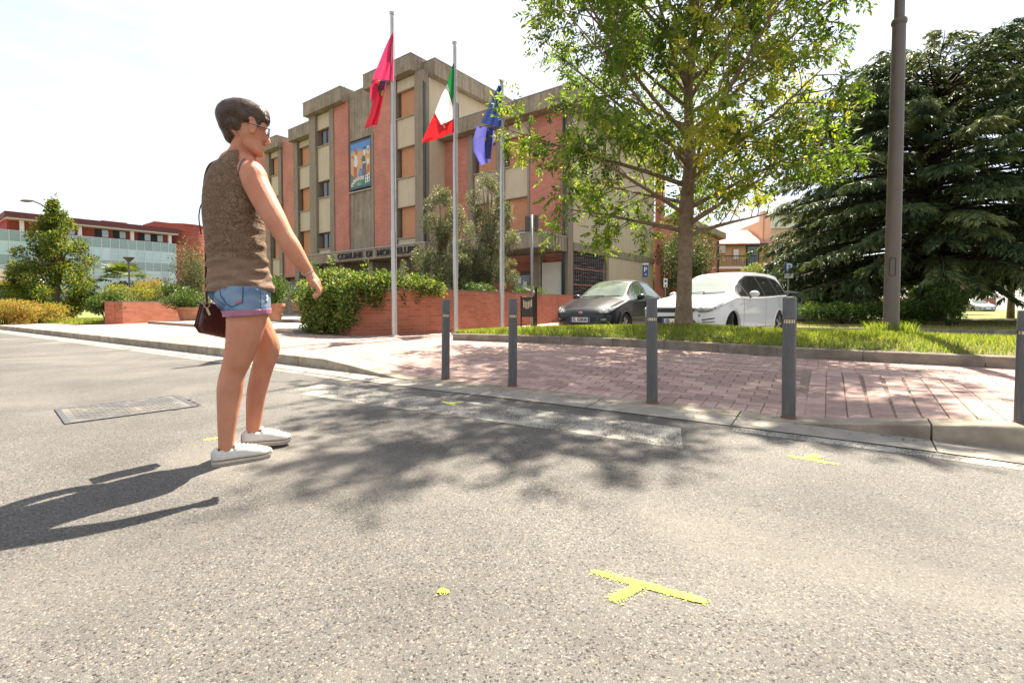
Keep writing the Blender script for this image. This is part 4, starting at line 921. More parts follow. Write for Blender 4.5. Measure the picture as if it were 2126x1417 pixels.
# ------------------------------------------------------------------ cedar
CED = Vector((17.5, 20.2, 0)); ced = empty('cedar_tree', CED, label='huge dark evergreen cedar with drooping layered branches', cat='tree')
b = MB(); b.tube([(0, 0, -.2), (0, 0, .5), (.1, 0, 4), (0, .1, 8), (.3, 0, 11.4)], [.55, .42, .33, .2, .03], 12); b.build('trunk', mat('cedar_bark', (.06, .042, .03), .95, var=.3, vscale=6, bump=.9, bscale=14), ced, smooth_=True)
BB = MB(); NP = []; ND = []; NR = []
for i in range(330):
    f = i / 329; z0 = lerp(1.8, 11.0, f ** 1.02); az = i * 2.39996 + random.uniform(-.3, .3)
    if math.cos(az) > -.1 and math.sin(az) < .5: z0 = max(z0, 2.9)
    rad = interp(z0, [1.8, 3.2, 5.2, 7.4, 9.3, 10.4, 11.1], [6.3, 6.7, 6.4, 5.8, 5.0, 4.0, 2.4]) * random.uniform(.72, 1.1)
    el = lerp(.0, .42, f); d = Vector((math.cos(az) * math.cos(el), math.sin(az) * math.cos(el), math.sin(el)))
    P = path((0, 0, z0), d, rad, 10, -.045, .05); BB.tube(P, [lerp(.09, .05, f) * (1 - .92 * k / 10) + .004 for k in range(11)], 4)
    rb = random.uniform(.15, .75)
    for j in range(int(16 + rad * 5)):
        t = random.random() ** .62; t = lerp(.22, 1, t); k = min(9, int(t * 10)); p = P[k].lerp(P[k + 1], t * 10 - k); dm = (P[k + 1] - P[k]).normalized(); s_ = random.choice((-1, 1))
        sd = Vector((-dm.y, dm.x, 0)).normalized() * s_; L2 = random.uniform(.45, 1.25) * (1.15 - .6 * t); n2 = 11
        dd = (dm * random.uniform(.5, 1.0) + sd * random.uniform(.5, 1.0) + Vector((0, 0, random.uniform(-.05, .25)))).normalized(); q = p.copy()
        for u in range(n2):
            dd = (dd + Vector((0, 0, -.07))).normalized(); q = q + dd * L2 / n2
            for w_ in range(2):
                NP.append(tuple(q)); v = dd * .9 + RU() * .55 + Vector((0, 0, -.42)); ND.append(tuple(v)); NR.append(min(1, max(0, rb + .25 * u / n2 + random.gauss(0, .12))))
BB.build('branch', MATS['cedar_bark'], ced, smooth_=True)
M_CED = leafmat('cedar_needles', [(.022, .045, .022), (.046, .08, .032), (.082, .12, .04), (.16, .18, .06)], trans=.25)
foliage('crown', NP, ND, RNG.uniform(.16, .32, len(NP)), RNG.uniform(.03, .055, len(NP)), M_CED, ced, NR); ced.scale = (1, 1, .93)
# ------------------------------------------------------------------ shrubs and trees on the left
M_HORN = leafmat('hornbeam_leaves', [(.03, .07, .012), (.07, .12, .016), (.14, .17, .02), (.25, .22, .03)], trans=.45)
hb = D(118, 640, 21); cl = []
for i in range(150):
    f = random.random() ** .8; z = .35 + f * 4.7; r = interp(f, [0, .15, .3, .6, .85, 1], [1.5, 1.9, 1.85, 1.15, .5, .12]); a = random.random() * 6.283; q = r * math.sqrt(random.random()) * .85; s_ = lerp(.42, .18, f)
    cl.append((hb.x + q * math.cos(a), hb.y + q * math.sin(a), .1 + z, s_, s_, s_ * .9))
for x, zz in ((0.05, 5.15), (-.02, 4.9), (.1, 4.6), (.3, 4.5)): cl.append((hb.x + x, hb.y, zz + .1, .12, .12, .3))
shrub('hornbeam_tree', 'cone shaped yellow-green tree in front of the glass building', 'tree', (hb.x, hb.y, .1), cl, 26000, .10, .06, M_HORN, stems=26, trunk=(.13, 2.6))
M_NAND = leafmat('nandina_leaves', [(.14, .18, .025), (.22, .22, .04), (.30, .20, .05), (.34, .12, .05)], trans=.45)
for (px, d, w, h, lab) in ((8, 15.5, 1.1, .85, 'low reddish-green shrub at the left edge of the grass verge'), (75, 16.5, 1.1, .75, 'low yellow-green shrub beneath the cone shaped tree')):
    c = D(px, 650, d); shrub('nandina_shrub', lab, 'shrub', (c.x, c.y, .1), lumpy((c.x, c.y, .1 + h * .5), w, w * .8, h * .55, 26), 5200, .085, .028, M_NAND, 14, group='low shrubs on the left verge')
M_BUSH = leafmat('bush_leaves', [(.02, .05, .012), (.04, .085, .015), (.075, .13, .022), (.13, .17, .03)], trans=.35)
M_BUSHY = leafmat('yellow_bush_leaves', [(.10, .13, .02), (.18, .19, .03), (.28, .25, .04)], trans=.45)
M_OLIVE = leafmat('olive_leaves', [(.06, .075, .042), (.105, .125, .07), (.18, .195, .115), (.30, .30, .20)], trans=.3)
M_WFL = mat('white_petals', (.78, .76, .72), .7); M_PFL = mat('pink_petals', (.66, .28, .32), .7)
def put(name, lab, px, d, zc, rx, rz, n, ln, wd, m, k=22, group=None, cat='bush', fl=None, zb=.1, f=.42, ry=None):
    c = D(px, 600, d); return shrub(name, lab, cat, (c.x, c.y, zb), lumpy((c.x, c.y, zc), rx, ry or rx, rz, k, f), n, ln, wd, m, 8, group, fl)
G1 = 'bushes in the left planter'
put('planter_bush', 'green bush spilling over the front of the low brick planter', 222, 15.9, .78, .55, .5, 3000, .07, .04, M_BUSH, group=G1)
put('planter_bush', 'yellow-green bush in the low brick planter', 270, 17.5, 1.1, .95, .4, 4200, .07, .03, M_BUSHY, group=G1)
put('planter_bush', 'round orange-green bush behind the low brick planter', 312, 20, 1.45, .6, .45, 2600, .06, .03, leafmat('amber_leaves', [(.22, .19, .03), (.32, .2, .04)], .45), group=G1)
put('rose_bush', 'rose bush with white blossoms in the low brick planter', 352, 18.3, 1.2, .6, .4, 2600, .07, .04, M_BUSH, group=G1, fl=(M_WFL, 34, .035))
put('background_bush', 'broad dark bush behind the rose bush in front of the glass building', 330, 24, 1.0, 1.6, .9, 4200, .1, .05, M_BUSH, group=G1)
put('laurel_tree', 'pale topped small tree between the glass building and the person', 402, 19.5, 1.75, .78, 1.5, 9000, .075, .03, leafmat('oleander_leaves', [(.03, .055, .02), (.06, .09, .03), (.11, .14, .05), (.26, .25, .16)], .3), k=50, cat='tree')
# palm
pc = D(256, 600, 22.5); palm = empty('palm_tree', (pc.x, pc.y, .1), label='fan palm in front of the glass building', cat='tree')
b = MB(); b.tube([(0, 0, 0), (.03, 0, .9), (0, 0, 1.75)], [.17, .16, .13], 9); b.build('trunk', mat('palm_fibre', (.09, .06, .035), .95, bump=.9, bscale=20), palm, smooth_=True)
PV = []; PF_ = []
for i in range(34):
    az = i * 2.4; el = random.uniform(-.75, 1.15); dr = Vector((math.cos(az) * math.cos(el), math.sin(az) * math.cos(el), math.sin(el))); c0 = Vector((0, 0, 1.75)) + dr * random.uniform(.45, .6); up = dr.cross(Vector((-math.sin(az), math.cos(az), 0))).normalized(); sd = Vector((-math.sin(az), math.cos(az), 0))
    for k in range(15):
        a = (k - 7) / 7 * 1.35; v = (dr * math.cos(a) + sd * math.sin(a)); L = random.uniform(.5, .72); w = v.cross(up).normalized() * .034; o = len(PV); t1 = c0 + v * L * .6; t2 = c0 + v * L + Vector((0, 0, -.12)); PV += [tuple(c0), tuple(t1 + w), tuple(t2), tuple(t1 - w)]; PF_.append((o, o + 1, o + 2, o + 3))
quadmesh('crown', PV, PF_, leafmat('palm_leaves', [(.04, .075, .02), (.09, .13, .03), (.16, .17, .06)], .35), None, palm)
# ------------------------------------------------------------------ pots
M_TERRA = mat('terracotta', (.40, .155, .08), .8, var=.18, vscale=6, bump=.2, bscale=40, col2=(.47, .23, .14), c2scale=2.5)
def pot(px, py, z, r, h, lab, slab, bush):
    p = G(px, py, z); t = empty('terracotta_pot', p, label=lab, cat='flower pot', group='terracotta pots on the terrace')
    b = MB(); b.lathe([(r * .62, 0), (r * .66, .03), (r * .72, h * .3), (r * .74, h * .33), (r * .9, h * .78), (r * .93, h * .8), (r * 1.0, h * .84), (r * 1.0, h * .98), (r * .97, h), (r * .88, h), (r * .86, h * .9), (.01, h * .88)], 28); b.build('bowl', M_TERRA, t, auto=35)
    b = MB()
    for zz in (.36, .74): b.lathe([(r * (.745 + .17 * (zz - .33) / .45), h * zz - .012), (r * (.77 + .17 * (zz - .33) / .45), h * zz), (r * (.745 + .17 * (zz - .33) / .45), h * zz + .012)], 28)
    b.build('rim_band', M_TERRA, t, smooth_=True)
    c = (p.x, p.y, p.z + h + bush[1] * .55); shrub('potted_shrub', slab, 'shrub', (p.x, p.y, p.z + h * .9), lumpy(c, bush[0], bush[0], bush[1], 22, .45), bush[2], .07, .035, M_BUSH, 8, group='shrubs in the terracotta pots')
pot(391, 668, .15, .36, .52, 'large terracotta pot left of the person', 'dense green shrub in the large terracotta pot', (.66, .42, 5200))
pot(568, 664, .285, .33, .5, 'terracotta pot close behind the walking person', 'green shrub in the pot close behind the person', (.5, .52, 3600))
pot(641, 662, .285, .3, .5, 'terracotta pot half hidden by the ivy hedge', 'green shrub in the pot half hidden by the ivy hedge', (.5, .5, 3200))
# ------------------------------------------------------------------ ivy hedge over the planter
cl = []
for i in range(120):
    u = random.random(); px = lerp(625, 910, u); d = interp(px, [612, 700, 745, 800, 915], [11.5, 10.2, 9.9, 9.95, 10.9]) + random.uniform(-.05, .75); top = interp(px, [612, 640, 700, 760, 880, 915], [1.15, 1.5, 1.62, 1.5, 1.42, 1.2]); r = random.uniform(.15, .28)
    lo = interp(px, [612, 660, 720, 755, 800], [.35, .3, .35, .85, 1.05]); q = D(px, 600, d); cl.append((q.x, q.y, lerp(lo, top - r * .6, random.random() ** .8), r, r, r * .8))
for i in range(46):                                        # trailing bottom left
    px = random.uniform(640, 735); q = D(px, 600, interp(px, [640, 735], [10.9, 9.75]) - .05); r = random.uniform(.16, .28); cl.append((q.x, q.y, random.uniform(.15, 1.2), r, r, r))
for i in range(40):                                        # trailers over the wall
    px = random.choice((770, 780, 790, 830, 850, 860, 885, 905)) + random.uniform(-9, 9); q = D(px, 600, interp(px, [770, 910], [9.87, 10.75])); cl.append((q.x, q.y, random.uniform(.7, 1.2) if px < 800 or 820 < px < 870 else random.uniform(.98, 1.2), .1, .06, .12))
for px, z in ((655, 1.62), (690, 1.75), (838, 1.62), (912, 1.5), (760, 1.6)):
    q = D(px, 600, 10.4)
    for k in range(3): cl.append((q.x + random.uniform(-.06, .06), q.y, z - .1 * k, .07, .07, .1))
base_ = D(750, 600, 10.4); M_IVY = leafmat('ivy_leaves', [(.026, .065, .014), (.055, .115, .02), (.10, .165, .028), (.18, .22, .04), (.30, .28, .09)], trans=.35)
shrub('ivy_hedge', 'ivy hedge tumbling over the corner of the brick planter', 'hedge', (base_.x, base_.y, .95), cl, 30000, .06, .042, M_IVY, 20, flowers=(M_WFL, 90, .012))
# olives
for (px, d, w, h0, h1, nclump, lab) in ((918, 14.0, .78, 1.0, 4.1, 60, 'silvery olive tree behind the middle flagpole'), (1014, 15.6, 1.12, 1.0, 4.9, 96, 'taller silvery olive tree behind the rightmost flagpole')):
    c = D(px, 600, d); cl = []
    for i in range(nclump):
        f = random.random(); z = lerp(h0 + .35, h1, f); r = w * interp(f, [0, .25, .6, 1], [.8, 1.0, .8, .25]); a = random.random() * 6.283; q = r * math.sqrt(random.random()); s_ = random.uniform(.10, .27) * lerp(1.15, .6, f); cl.append((c.x + q * math.cos(a), c.y + q * math.sin(a), z, s_, s_, s_ * random.uniform(.8, 1.9)))
    shrub('olive_tree', lab, 'tree', (c.x, c.y, .9), cl, int(nclump * 330), .08, .02, M_OLIVE, 26, group='olive trees in the long planter', trunk=(.09, 1.6))
put('planter_bush', 'low green bush with white roses under the olive trees', 985, 13.6, 1.2, .7, .24, 2600, .05, .03, M_BUSH, group='bushes in the long planter', fl=(M_WFL, 26, .03), zb=.95)
put('planter_bush', 'low sparse bush at the right end of the long planter', 1095, 15.6, 1.18, .75, .18, 1300, .06, .025, M_BUSH, group='bushes in the long planter', zb=.95)
# ------------------------------------------------------------------ cars
from mathutils.bvhtree import BVHTree
from mathutils.geometry import delaunay_2d_cdt
M_TYRE = mat('tyre_rubber', (.018, .018, .018), .85, var=.2, vscale=30); M_RIM = mat('alloy_rim', (.55, .55, .56), .3, metal=.9)
M_BLK = mat('black_plastic', (.015, .015, .016), .55); M_CGL = None
def car_glass(name, col, rough=.03):
    m = mat(name, col, rough, spec=1.0); return m
M_LAMP = mat('headlamp_lens', (.13, .13, .125), .08, spec=.9, coat=1.0, var=.5, vscale=14); M_CHR = mat('chrome', (.75, .75, .75), .12, metal=1); M_REDL = mat('tail_lamp', (.35, .01, .012), .15, coat=.8)
M_PLATE = mat('plate_white', (.78, .78, .76), .4); M_PLB = mat('plate_blue', (.02, .09, .36), .4); M_INK = mat('plate_ink', (.015, .015, .02), .5)
def crom(P, n):
    """Smooth curve through 2-D points, n steps per span; returns points and the span parameter."""
    P = [np.array(p, float) for p in P]; out = []; par = []
    for i in range(len(P) - 1):
        a, b, c, d = P[max(i - 1, 0)], P[i], P[i + 1], P[min(i + 2, len(P) - 1)]
        for k in range(n):
            t = k / n; out.append(.5 * (2 * b + (c - a) * t + (2 * a - 5 * b + 4 * c - d) * t * t + (3 * b - a - 3 * c + d) * t ** 3)); par.append(i + t)
    out.append(P[-1]); par.append(len(P) - 1.); return out, par
def pchip(x, xs, ys):
    xs = np.array(xs, float); ys = np.array(ys, float); i = int(np.clip(np.searchsorted(xs, x) - 1, 0, len(xs) - 2)); h = np.diff(xs); d = np.diff(ys) / h
    def sl(k):
        if k == 0: return d[0]
        if k == len(xs) - 1: return d[-1]
        return 0. if d[k - 1] * d[k] <= 0 else 2 * d[k - 1] * d[k] / (d[k - 1] + d[k])
    t = (x - xs[i]) / h[i]; t = min(1, max(0, t)); a, b = sl(i), sl(i + 1)
    return (2 * t ** 3 - 3 * t * t + 1) * ys[i] + (t ** 3 - 2 * t * t + t) * h[i] * a + (-2 * t ** 3 + 3 * t * t) * ys[i + 1] + (t ** 3 - t * t) * h[i] * b
def inpoly(x, z, poly):
    c = False; n = len(poly); j = n - 1
    for i in range(n):
        xi, zi = poly[i]; xj, zj = poly[j]
        if (zi > z) != (zj > z) and x < (xj - xi) * (z - zi) / (zj - zi) + xi: c = not c
        j = i
    return c
def make_car(name, sp, paint, glass, nst=130):
    t = empty(name); L = sp['L']
    u = np.linspace(0, 1, nst); xs = []
    for q in u: xs.append(L * (q - .75 * math.sin(2 * math.pi * q) / (2 * math.pi)))
    T = lambda k, x: pchip(x, *sp[k]); rings = []; nper = 7
    for x in xs:
        zt, wt, zb, wb, zs = T('zt', x), T('wt', x), T('zb', x), T('wb', x), T('zs', x); wt = min(wt, wb - .02); zb = min(zb, zt - .02); zm = (zb + zs) / 2
        ctl = [(0, zt), (wt * .55, zt - .012), (wt * .92, zt - .04), (lerp(wt, wb, .06) + .0, zt - .04 - (zt - zb) * .12), (lerp(wt, wb, .94), zb + .02), (wb, zb - .05), (wb + .006, zm), (wb - .012, zs + .10), (wb - .05, zs)]
        pts, par = crom(ctl, nper); rings.append([(x, p[0], p[1]) for p in pts])
    m = len(rings[0]); V = []; F = []; Fall = []
    for sgn in (-1, 1):
        o0 = len(V)
        for rg in rings:
            for (x, y, z) in rg: V.append((x, sgn * y, z))
        for i in range(nst - 1):
            for j in range(m - 1):
                f = [o0 + i * m + j, o0 + i * m + j + 1, o0 + (i + 1) * m + j + 1, o0 + (i + 1) * m + j]; f = f if sgn < 0 else f[::-1]; Fall.append(f)
                c = [sum(V[k][q] for k in f) / 4 for q in range(3)]
                if any((c[0] - xw) ** 2 + (c[2] - sp['r']) ** 2 < (sp['ra'] + .008) ** 2 and abs(c[1]) > sp['W'] * .6 for xw in sp['axles']): continue
                F.append(f)
    for e_ in (0, nst - 1):                                   # close nose and tail
        loop = [e_ * m + j for j in range(m)] + [len(rings) * m + e_ * m + j for j in range(m - 1, -1, -1)]; F.append(loop if e_ else loop[::-1]); Fall.append(loop)
    me = bpy.data.meshes.new('body'); me.from_pydata(V, [], F); me.materials.append(paint); bm = bmesh.new(); bm.from_mesh(me); bmesh.ops.remove_doubles(bm, verts=bm.verts[:], dist=.0004); bm.to_mesh(me); bm.free()
    me.polygons.foreach_set('use_smooth', [True] * len(me.polygons)); me.update(); link('body', me, t)
    bv = BVHTree.FromPolygons(V, Fall); mm = sp['mats']
    def shoot(ax, a, b_, sg=1):
        """Point on the body seen from the front (y,z), the side (x,z) or above (x,y)."""
        if ax == 'front': o_, d_ = Vector((-2, a, b_)), Vector((1, 0, 0))
        elif ax == 'side': o_, d_ = Vector((a, 3 * sg, b_)), Vector((0, -sg, 0))
        else: o_, d_ = Vector((a, b_, 4)), Vector((0, 0, -1))
        h = bv.ray_cast(o_, d_)
        if h[0] is None: return None
        n = h[1] if h[1].dot(d_) < 0 else -h[1]; return h[0] + (n * .5 - d_ * .5) * 0, n, d_
    def patch(name, ax, poly, off, sg=1, rnd_=True, par=None, step=.035):
        P = [Vector(p) for p in poly]; bd = []
        n = len(P)
        for i in range(n):
            a, b_, c, d_ = P[i - 1], P[i], P[(i + 1) % n], P[(i + 2) % n]; k = max(2, int((c - b_).length / (step * .6)))
            for q in range(k):
                u_ = q / k; bd.append(b_.lerp(c, u_))
        if rnd_:                                              # soften the corners
            for _ in range(3): bd = [(bd[i - 1] + bd[i] * 2 + bd[(i + 1) % len(bd)]) / 4 for i in range(len(bd))]
        xs_ = [p.x for p in bd]; ys_ = [p.y for p in bd]; pl = [(p.x, p.y) for p in bd]; pts = list(bd)
        x = min(xs_) + step / 2
        while x < max(xs_):
            y = min(ys_) + step / 2
            while y < max(ys_):
                if inpoly(x, y, pl) and min((Vector((x, y)) - q).length for q in bd) > step * .35: pts.append(Vector((x, y)))
                y += step
            x += step
        nb = len(bd); res = delaunay_2d_cdt(pts, [(i, (i + 1) % nb) for i in range(nb)], [], 1, 1e-5); vs = []
        for p in res[0]:
            h = shoot(ax, p.x, p.y, sg); vs.append(None if h is None else h[0] - h[2] * off * .6 + h[1] * off * .4)
        fs = []
        for f in res[2]:
            if any(vs[i] is None for i in f): continue
            q = [vs[i] for i in f]; nn = (q[1] - q[0]).cross(q[2] - q[0]); d_ = Vector((1, 0, 0)) if ax == 'front' else Vector((0, -sg, 0)) if ax == 'side' else Vector((0, 0, -1))
            fs.append(list(f) if nn.dot(d_) < 0 else list(f)[::-1])
        me = bpy.data.meshes.new(name); me.from_pydata([v or (0, 0, 0) for v in vs], [], fs); me.materials.append(mm.get(name, glass)); me.polygons.foreach_set('use_smooth', [True] * len(me.polygons)); me.update(); return link(name, me, par or t)
    def seam(ax, line, w, sgs=(1,), name='panel_gap', m_=None):
        for sg in sgs:
            P = []
            for a, c in zip(line, line[1:]):
                for k in range(6): P.append((lerp(a[0], c[0], k / 6), lerp(a[1], c[1], k / 6)))
            P.append(line[-1]); H = [h for h in (shoot(ax, (p[0] if ax == 'side' else p[0] * sg if ax == 'front' else p[0]), (p[1] * sg if ax == 'top' else p[1]), sg) for p in P) if h]
            vs = []
            for i, (p, n, d_) in enumerate(H):
                tg = H[min(i + 1, len(H) - 1)][0] - H[max(i - 1, 0)][0]
                if tg.length < 1e-6: continue
                sd = tg.normalized().cross(n).normalized() * w / 2; vs += [p - sd + n * .0025, p + sd + n * .0025]
            q = MB(); q.add(vs, [(2 * i, 2 * i + 1, 2 * i + 3, 2 * i + 2) for i in range(len(vs) // 2 - 1)]); q.build(name, m_ or M_BLK, t)
    for (name_, ax, poly, off, both) in sp['patches']:
        if ax == 'front' and both:
            patch(name_, ax, poly, off); patch(name_, ax, [(-a, c) for a, c in poly], off)
        elif ax == 'side': patch(name_, ax, poly, off, -1); patch(name_, ax, poly, off, 1)
        else: patch(name_, ax, poly, off)
    for (ax, line, w, both) in sp['lines']: seam(ax, line, w, (-1, 1) if both else (1,))
    for xw in sp['axles']:                                    # wheel-arch lips
        for sg in (-1, 1):
            vs = []
            for k in range(41):
                a = R(-14) + R(208) * k / 40; c_, s__ = math.cos(a), math.sin(a); zz = sp['r'] + (sp['ra'] + .04) * s__
                h = shoot('side', xw + (sp['ra'] + .04) * c_, max(.2, zz), sg); y = h[0].y if h else sg * sp['W']
                vs += [(xw + (sp['ra'] + .042) * c_, y + sg * .001, zz), (xw + (sp['ra'] + .012) * c_, y + sg * .012, sp['r'] + (sp['ra'] + .012) * s__), (xw + (sp['ra'] - .022) * c_, y + sg * .008, sp['r'] + (sp['ra'] - .022) * s__), (xw + (sp['ra'] - .02) * c_, y - sg * .06, sp['r'] + (sp['ra'] - .02) * s__)]
            q = MB(); q.add(vs, [((4 * k + j, 4 * k + j + 1, 4 * k + j + 5, 4 * k + j + 4) if sg < 0 else (4 * k + j + 4, 4 * k + j + 5, 4 * k + j + 1, 4 * k + j)) for k in range(40) for j in range(3)]); q.build('arch_lip', paint, t, smooth_=True)
    # closing: floor and wheel-well liners
    b = MB(); b.box(.25, L - .2, -sp['W'] + .15, sp['W'] - .15, .17, .55); b.build('underbody', M_BLK, t)
    for xw in sp['axles']:
        for s_ in (-1, 1):
            y = s_ * (sp['W'] - .12); w = empty('wheel', (xw, y, sp['r'])); w.parent = t; st = sp.get('steer', 0) if xw < L / 2 else 0; w.rotation_euler = (0, 0, st)
            r = sp['r']; rr = r * .66; tw = .105
            prof = [(rr, -tw), (r * .9, -tw), (r * .975, -tw * .8), (r, -tw * .4), (r, tw * .4), (r * .975, tw * .8), (r * .9, tw), (rr, tw)]
            b = MB(); n = 36; vs = [(rad * math.cos(6.283 * k / n), yy, rad * math.sin(6.283 * k / n)) for rad, yy in prof for k in range(n)]; k_ = len(prof)
            b.add(vs, [(i * n + j, i * n + (j + 1) % n, (i + 1) * n + (j + 1) % n, (i + 1) * n + j) for i in range(k_ - 1) for j in range(n)]); b.build('tyre', M_TYRE, w, auto=50)
            b = MB(); yo = s_ * tw * .75
            prof = [(rr * 1.0, yo + s_ * .012), (rr * .93, yo + s_ * .012), (rr * .9, yo - s_ * .03), (rr * .88, -yo)]
            vs = [(rad * math.cos(6.283 * k / n), yy, rad * math.sin(6.283 * k / n)) for rad, yy in prof for k in range(n)]
            b.add(vs, [(i * n + j, i * n + (j + 1) % n, (i + 1) * n + (j + 1) % n, (i + 1) * n + j) for i in range(3) for j in range(n)])
            for k in range(sp['spokes']):
                a = 6.283 * k / sp['spokes']
                for da in sp['spk']:
                    b.bar((.05 * math.cos(a), yo + s_ * .005, .05 * math.sin(a)), (rr * .93 * math.cos(a + da), yo + s_ * .0, rr * .93 * math.sin(a + da)), .03, .026, up=(0, 1, 0))
            b.tube([(0, yo - s_ * .03, 0), (0, yo + s_ * .018, 0)], .06, 14); b.build('rim', M_RIM, w, auto=40)
            b = MB(); b.tube([(0, yo - s_ * .09, 0), (0, yo - s_ * .06, 0)], rr * .92, 20); b.build('brake_disc', M_BLK, w)
            b = MB(); b.box(xw - r * 1.12, xw + r * 1.12, (y - .09 if s_ > 0 else y + .07), (y - .07 if s_ > 0 else y + .09) , .18, r * 2.1)
            vs = []; n = 20
            for k in range(n + 1):
                a = math.pi * k / n
                for yy in (y + s_ * .095, y - s_ * .3): vs.append((xw + (sp['ra'] + .01) * math.cos(a), yy, sp['r'] + (sp['ra'] + .01) * math.sin(a)))
            b.add(vs, [(2 * k, 2 * k + 2, 2 * k + 3, 2 * k + 1) for k in range(n)]); b.build('wheel_well', M_BLK, t)
    # mirrors, handles, wipers, plates
    mxx, my, mz = sp['mirror']
    for s_ in (-1, 1):
        b = MB(); b.sphere((mxx, s_ * (my + .11), mz), .075, .115, .075, 16, 10); mo = b.build('mirror', paint, t, smooth_=True)
        b = MB(); b.bar((mxx + .02, s_ * my, mz - .07), (mxx + .02, s_ * (my + .09), mz - .05), .06, .03); b.build('mirror_foot', M_BLK, mo)
        b = MB(); b.sphere((mxx + .055, s_ * (my + .11), mz), .03, .095, .06, 12, 8); b.build('mirror_glass', glass, mo, smooth_=True)
        for (hx, hz, hy) in sp['handles']:
            b = MB(); b.box(hx - .09, hx + .09, s_ * hy - .014, s_ * hy + .014, hz - .014, hz + .014); b.build('door_handle', paint if sp.get('hpaint') else M_CHR, t, bevel=.008)
    for (x0, y0, z0, x1, y1, z1) in sp['wipers']:
        b = MB(); b.tube([(x0, y0, z0), (x1, y1, z1)], .012, 5); b.build('wiper', M_BLK, t)
    px, pz_, txt, off = sp['plate']
    b = MB(); b.box(px - .012, px, -.26, .26, pz_ - .055, pz_ + .055); pl = b.build('number_plate', M_PLATE, t, bevel=.003)
    for s_ in (-1, 1): b = MB(); b.box(px - .0155, px - .0125, s_ * .233 - .026, s_ * .233 + .026, pz_ - .053, pz_ + .053); b.build('plate_band', M_PLB, pl)
    text_mesh(txt, .115, .001, 'plate_lettering', M_INK, pl, Matrix.Translation((px - .0145, -off, pz_)) @ Matrix.Rotation(R(-90), 4, 'Z') @ Matrix.Rotation(R(90), 4, 'X') @ Matrix.Diagonal((.78, 1, 1, 1)), bold=.003)
    if 'badge' in sp:
        bx, bz, br = sp['badge']; b = MB(); b.tube([(bx + .03, 0, bz), (bx - .012, 0, bz)], br, 20); bo = b.build('badge', M_CHR, t, auto=40); b = MB(); b.tube([(bx - .0125, 0, bz), (bx - .015, 0, bz)], br * .78, 20); b.build('badge_face', mat('badge_red', (.30, .06, .07), .3), bo)
    return t
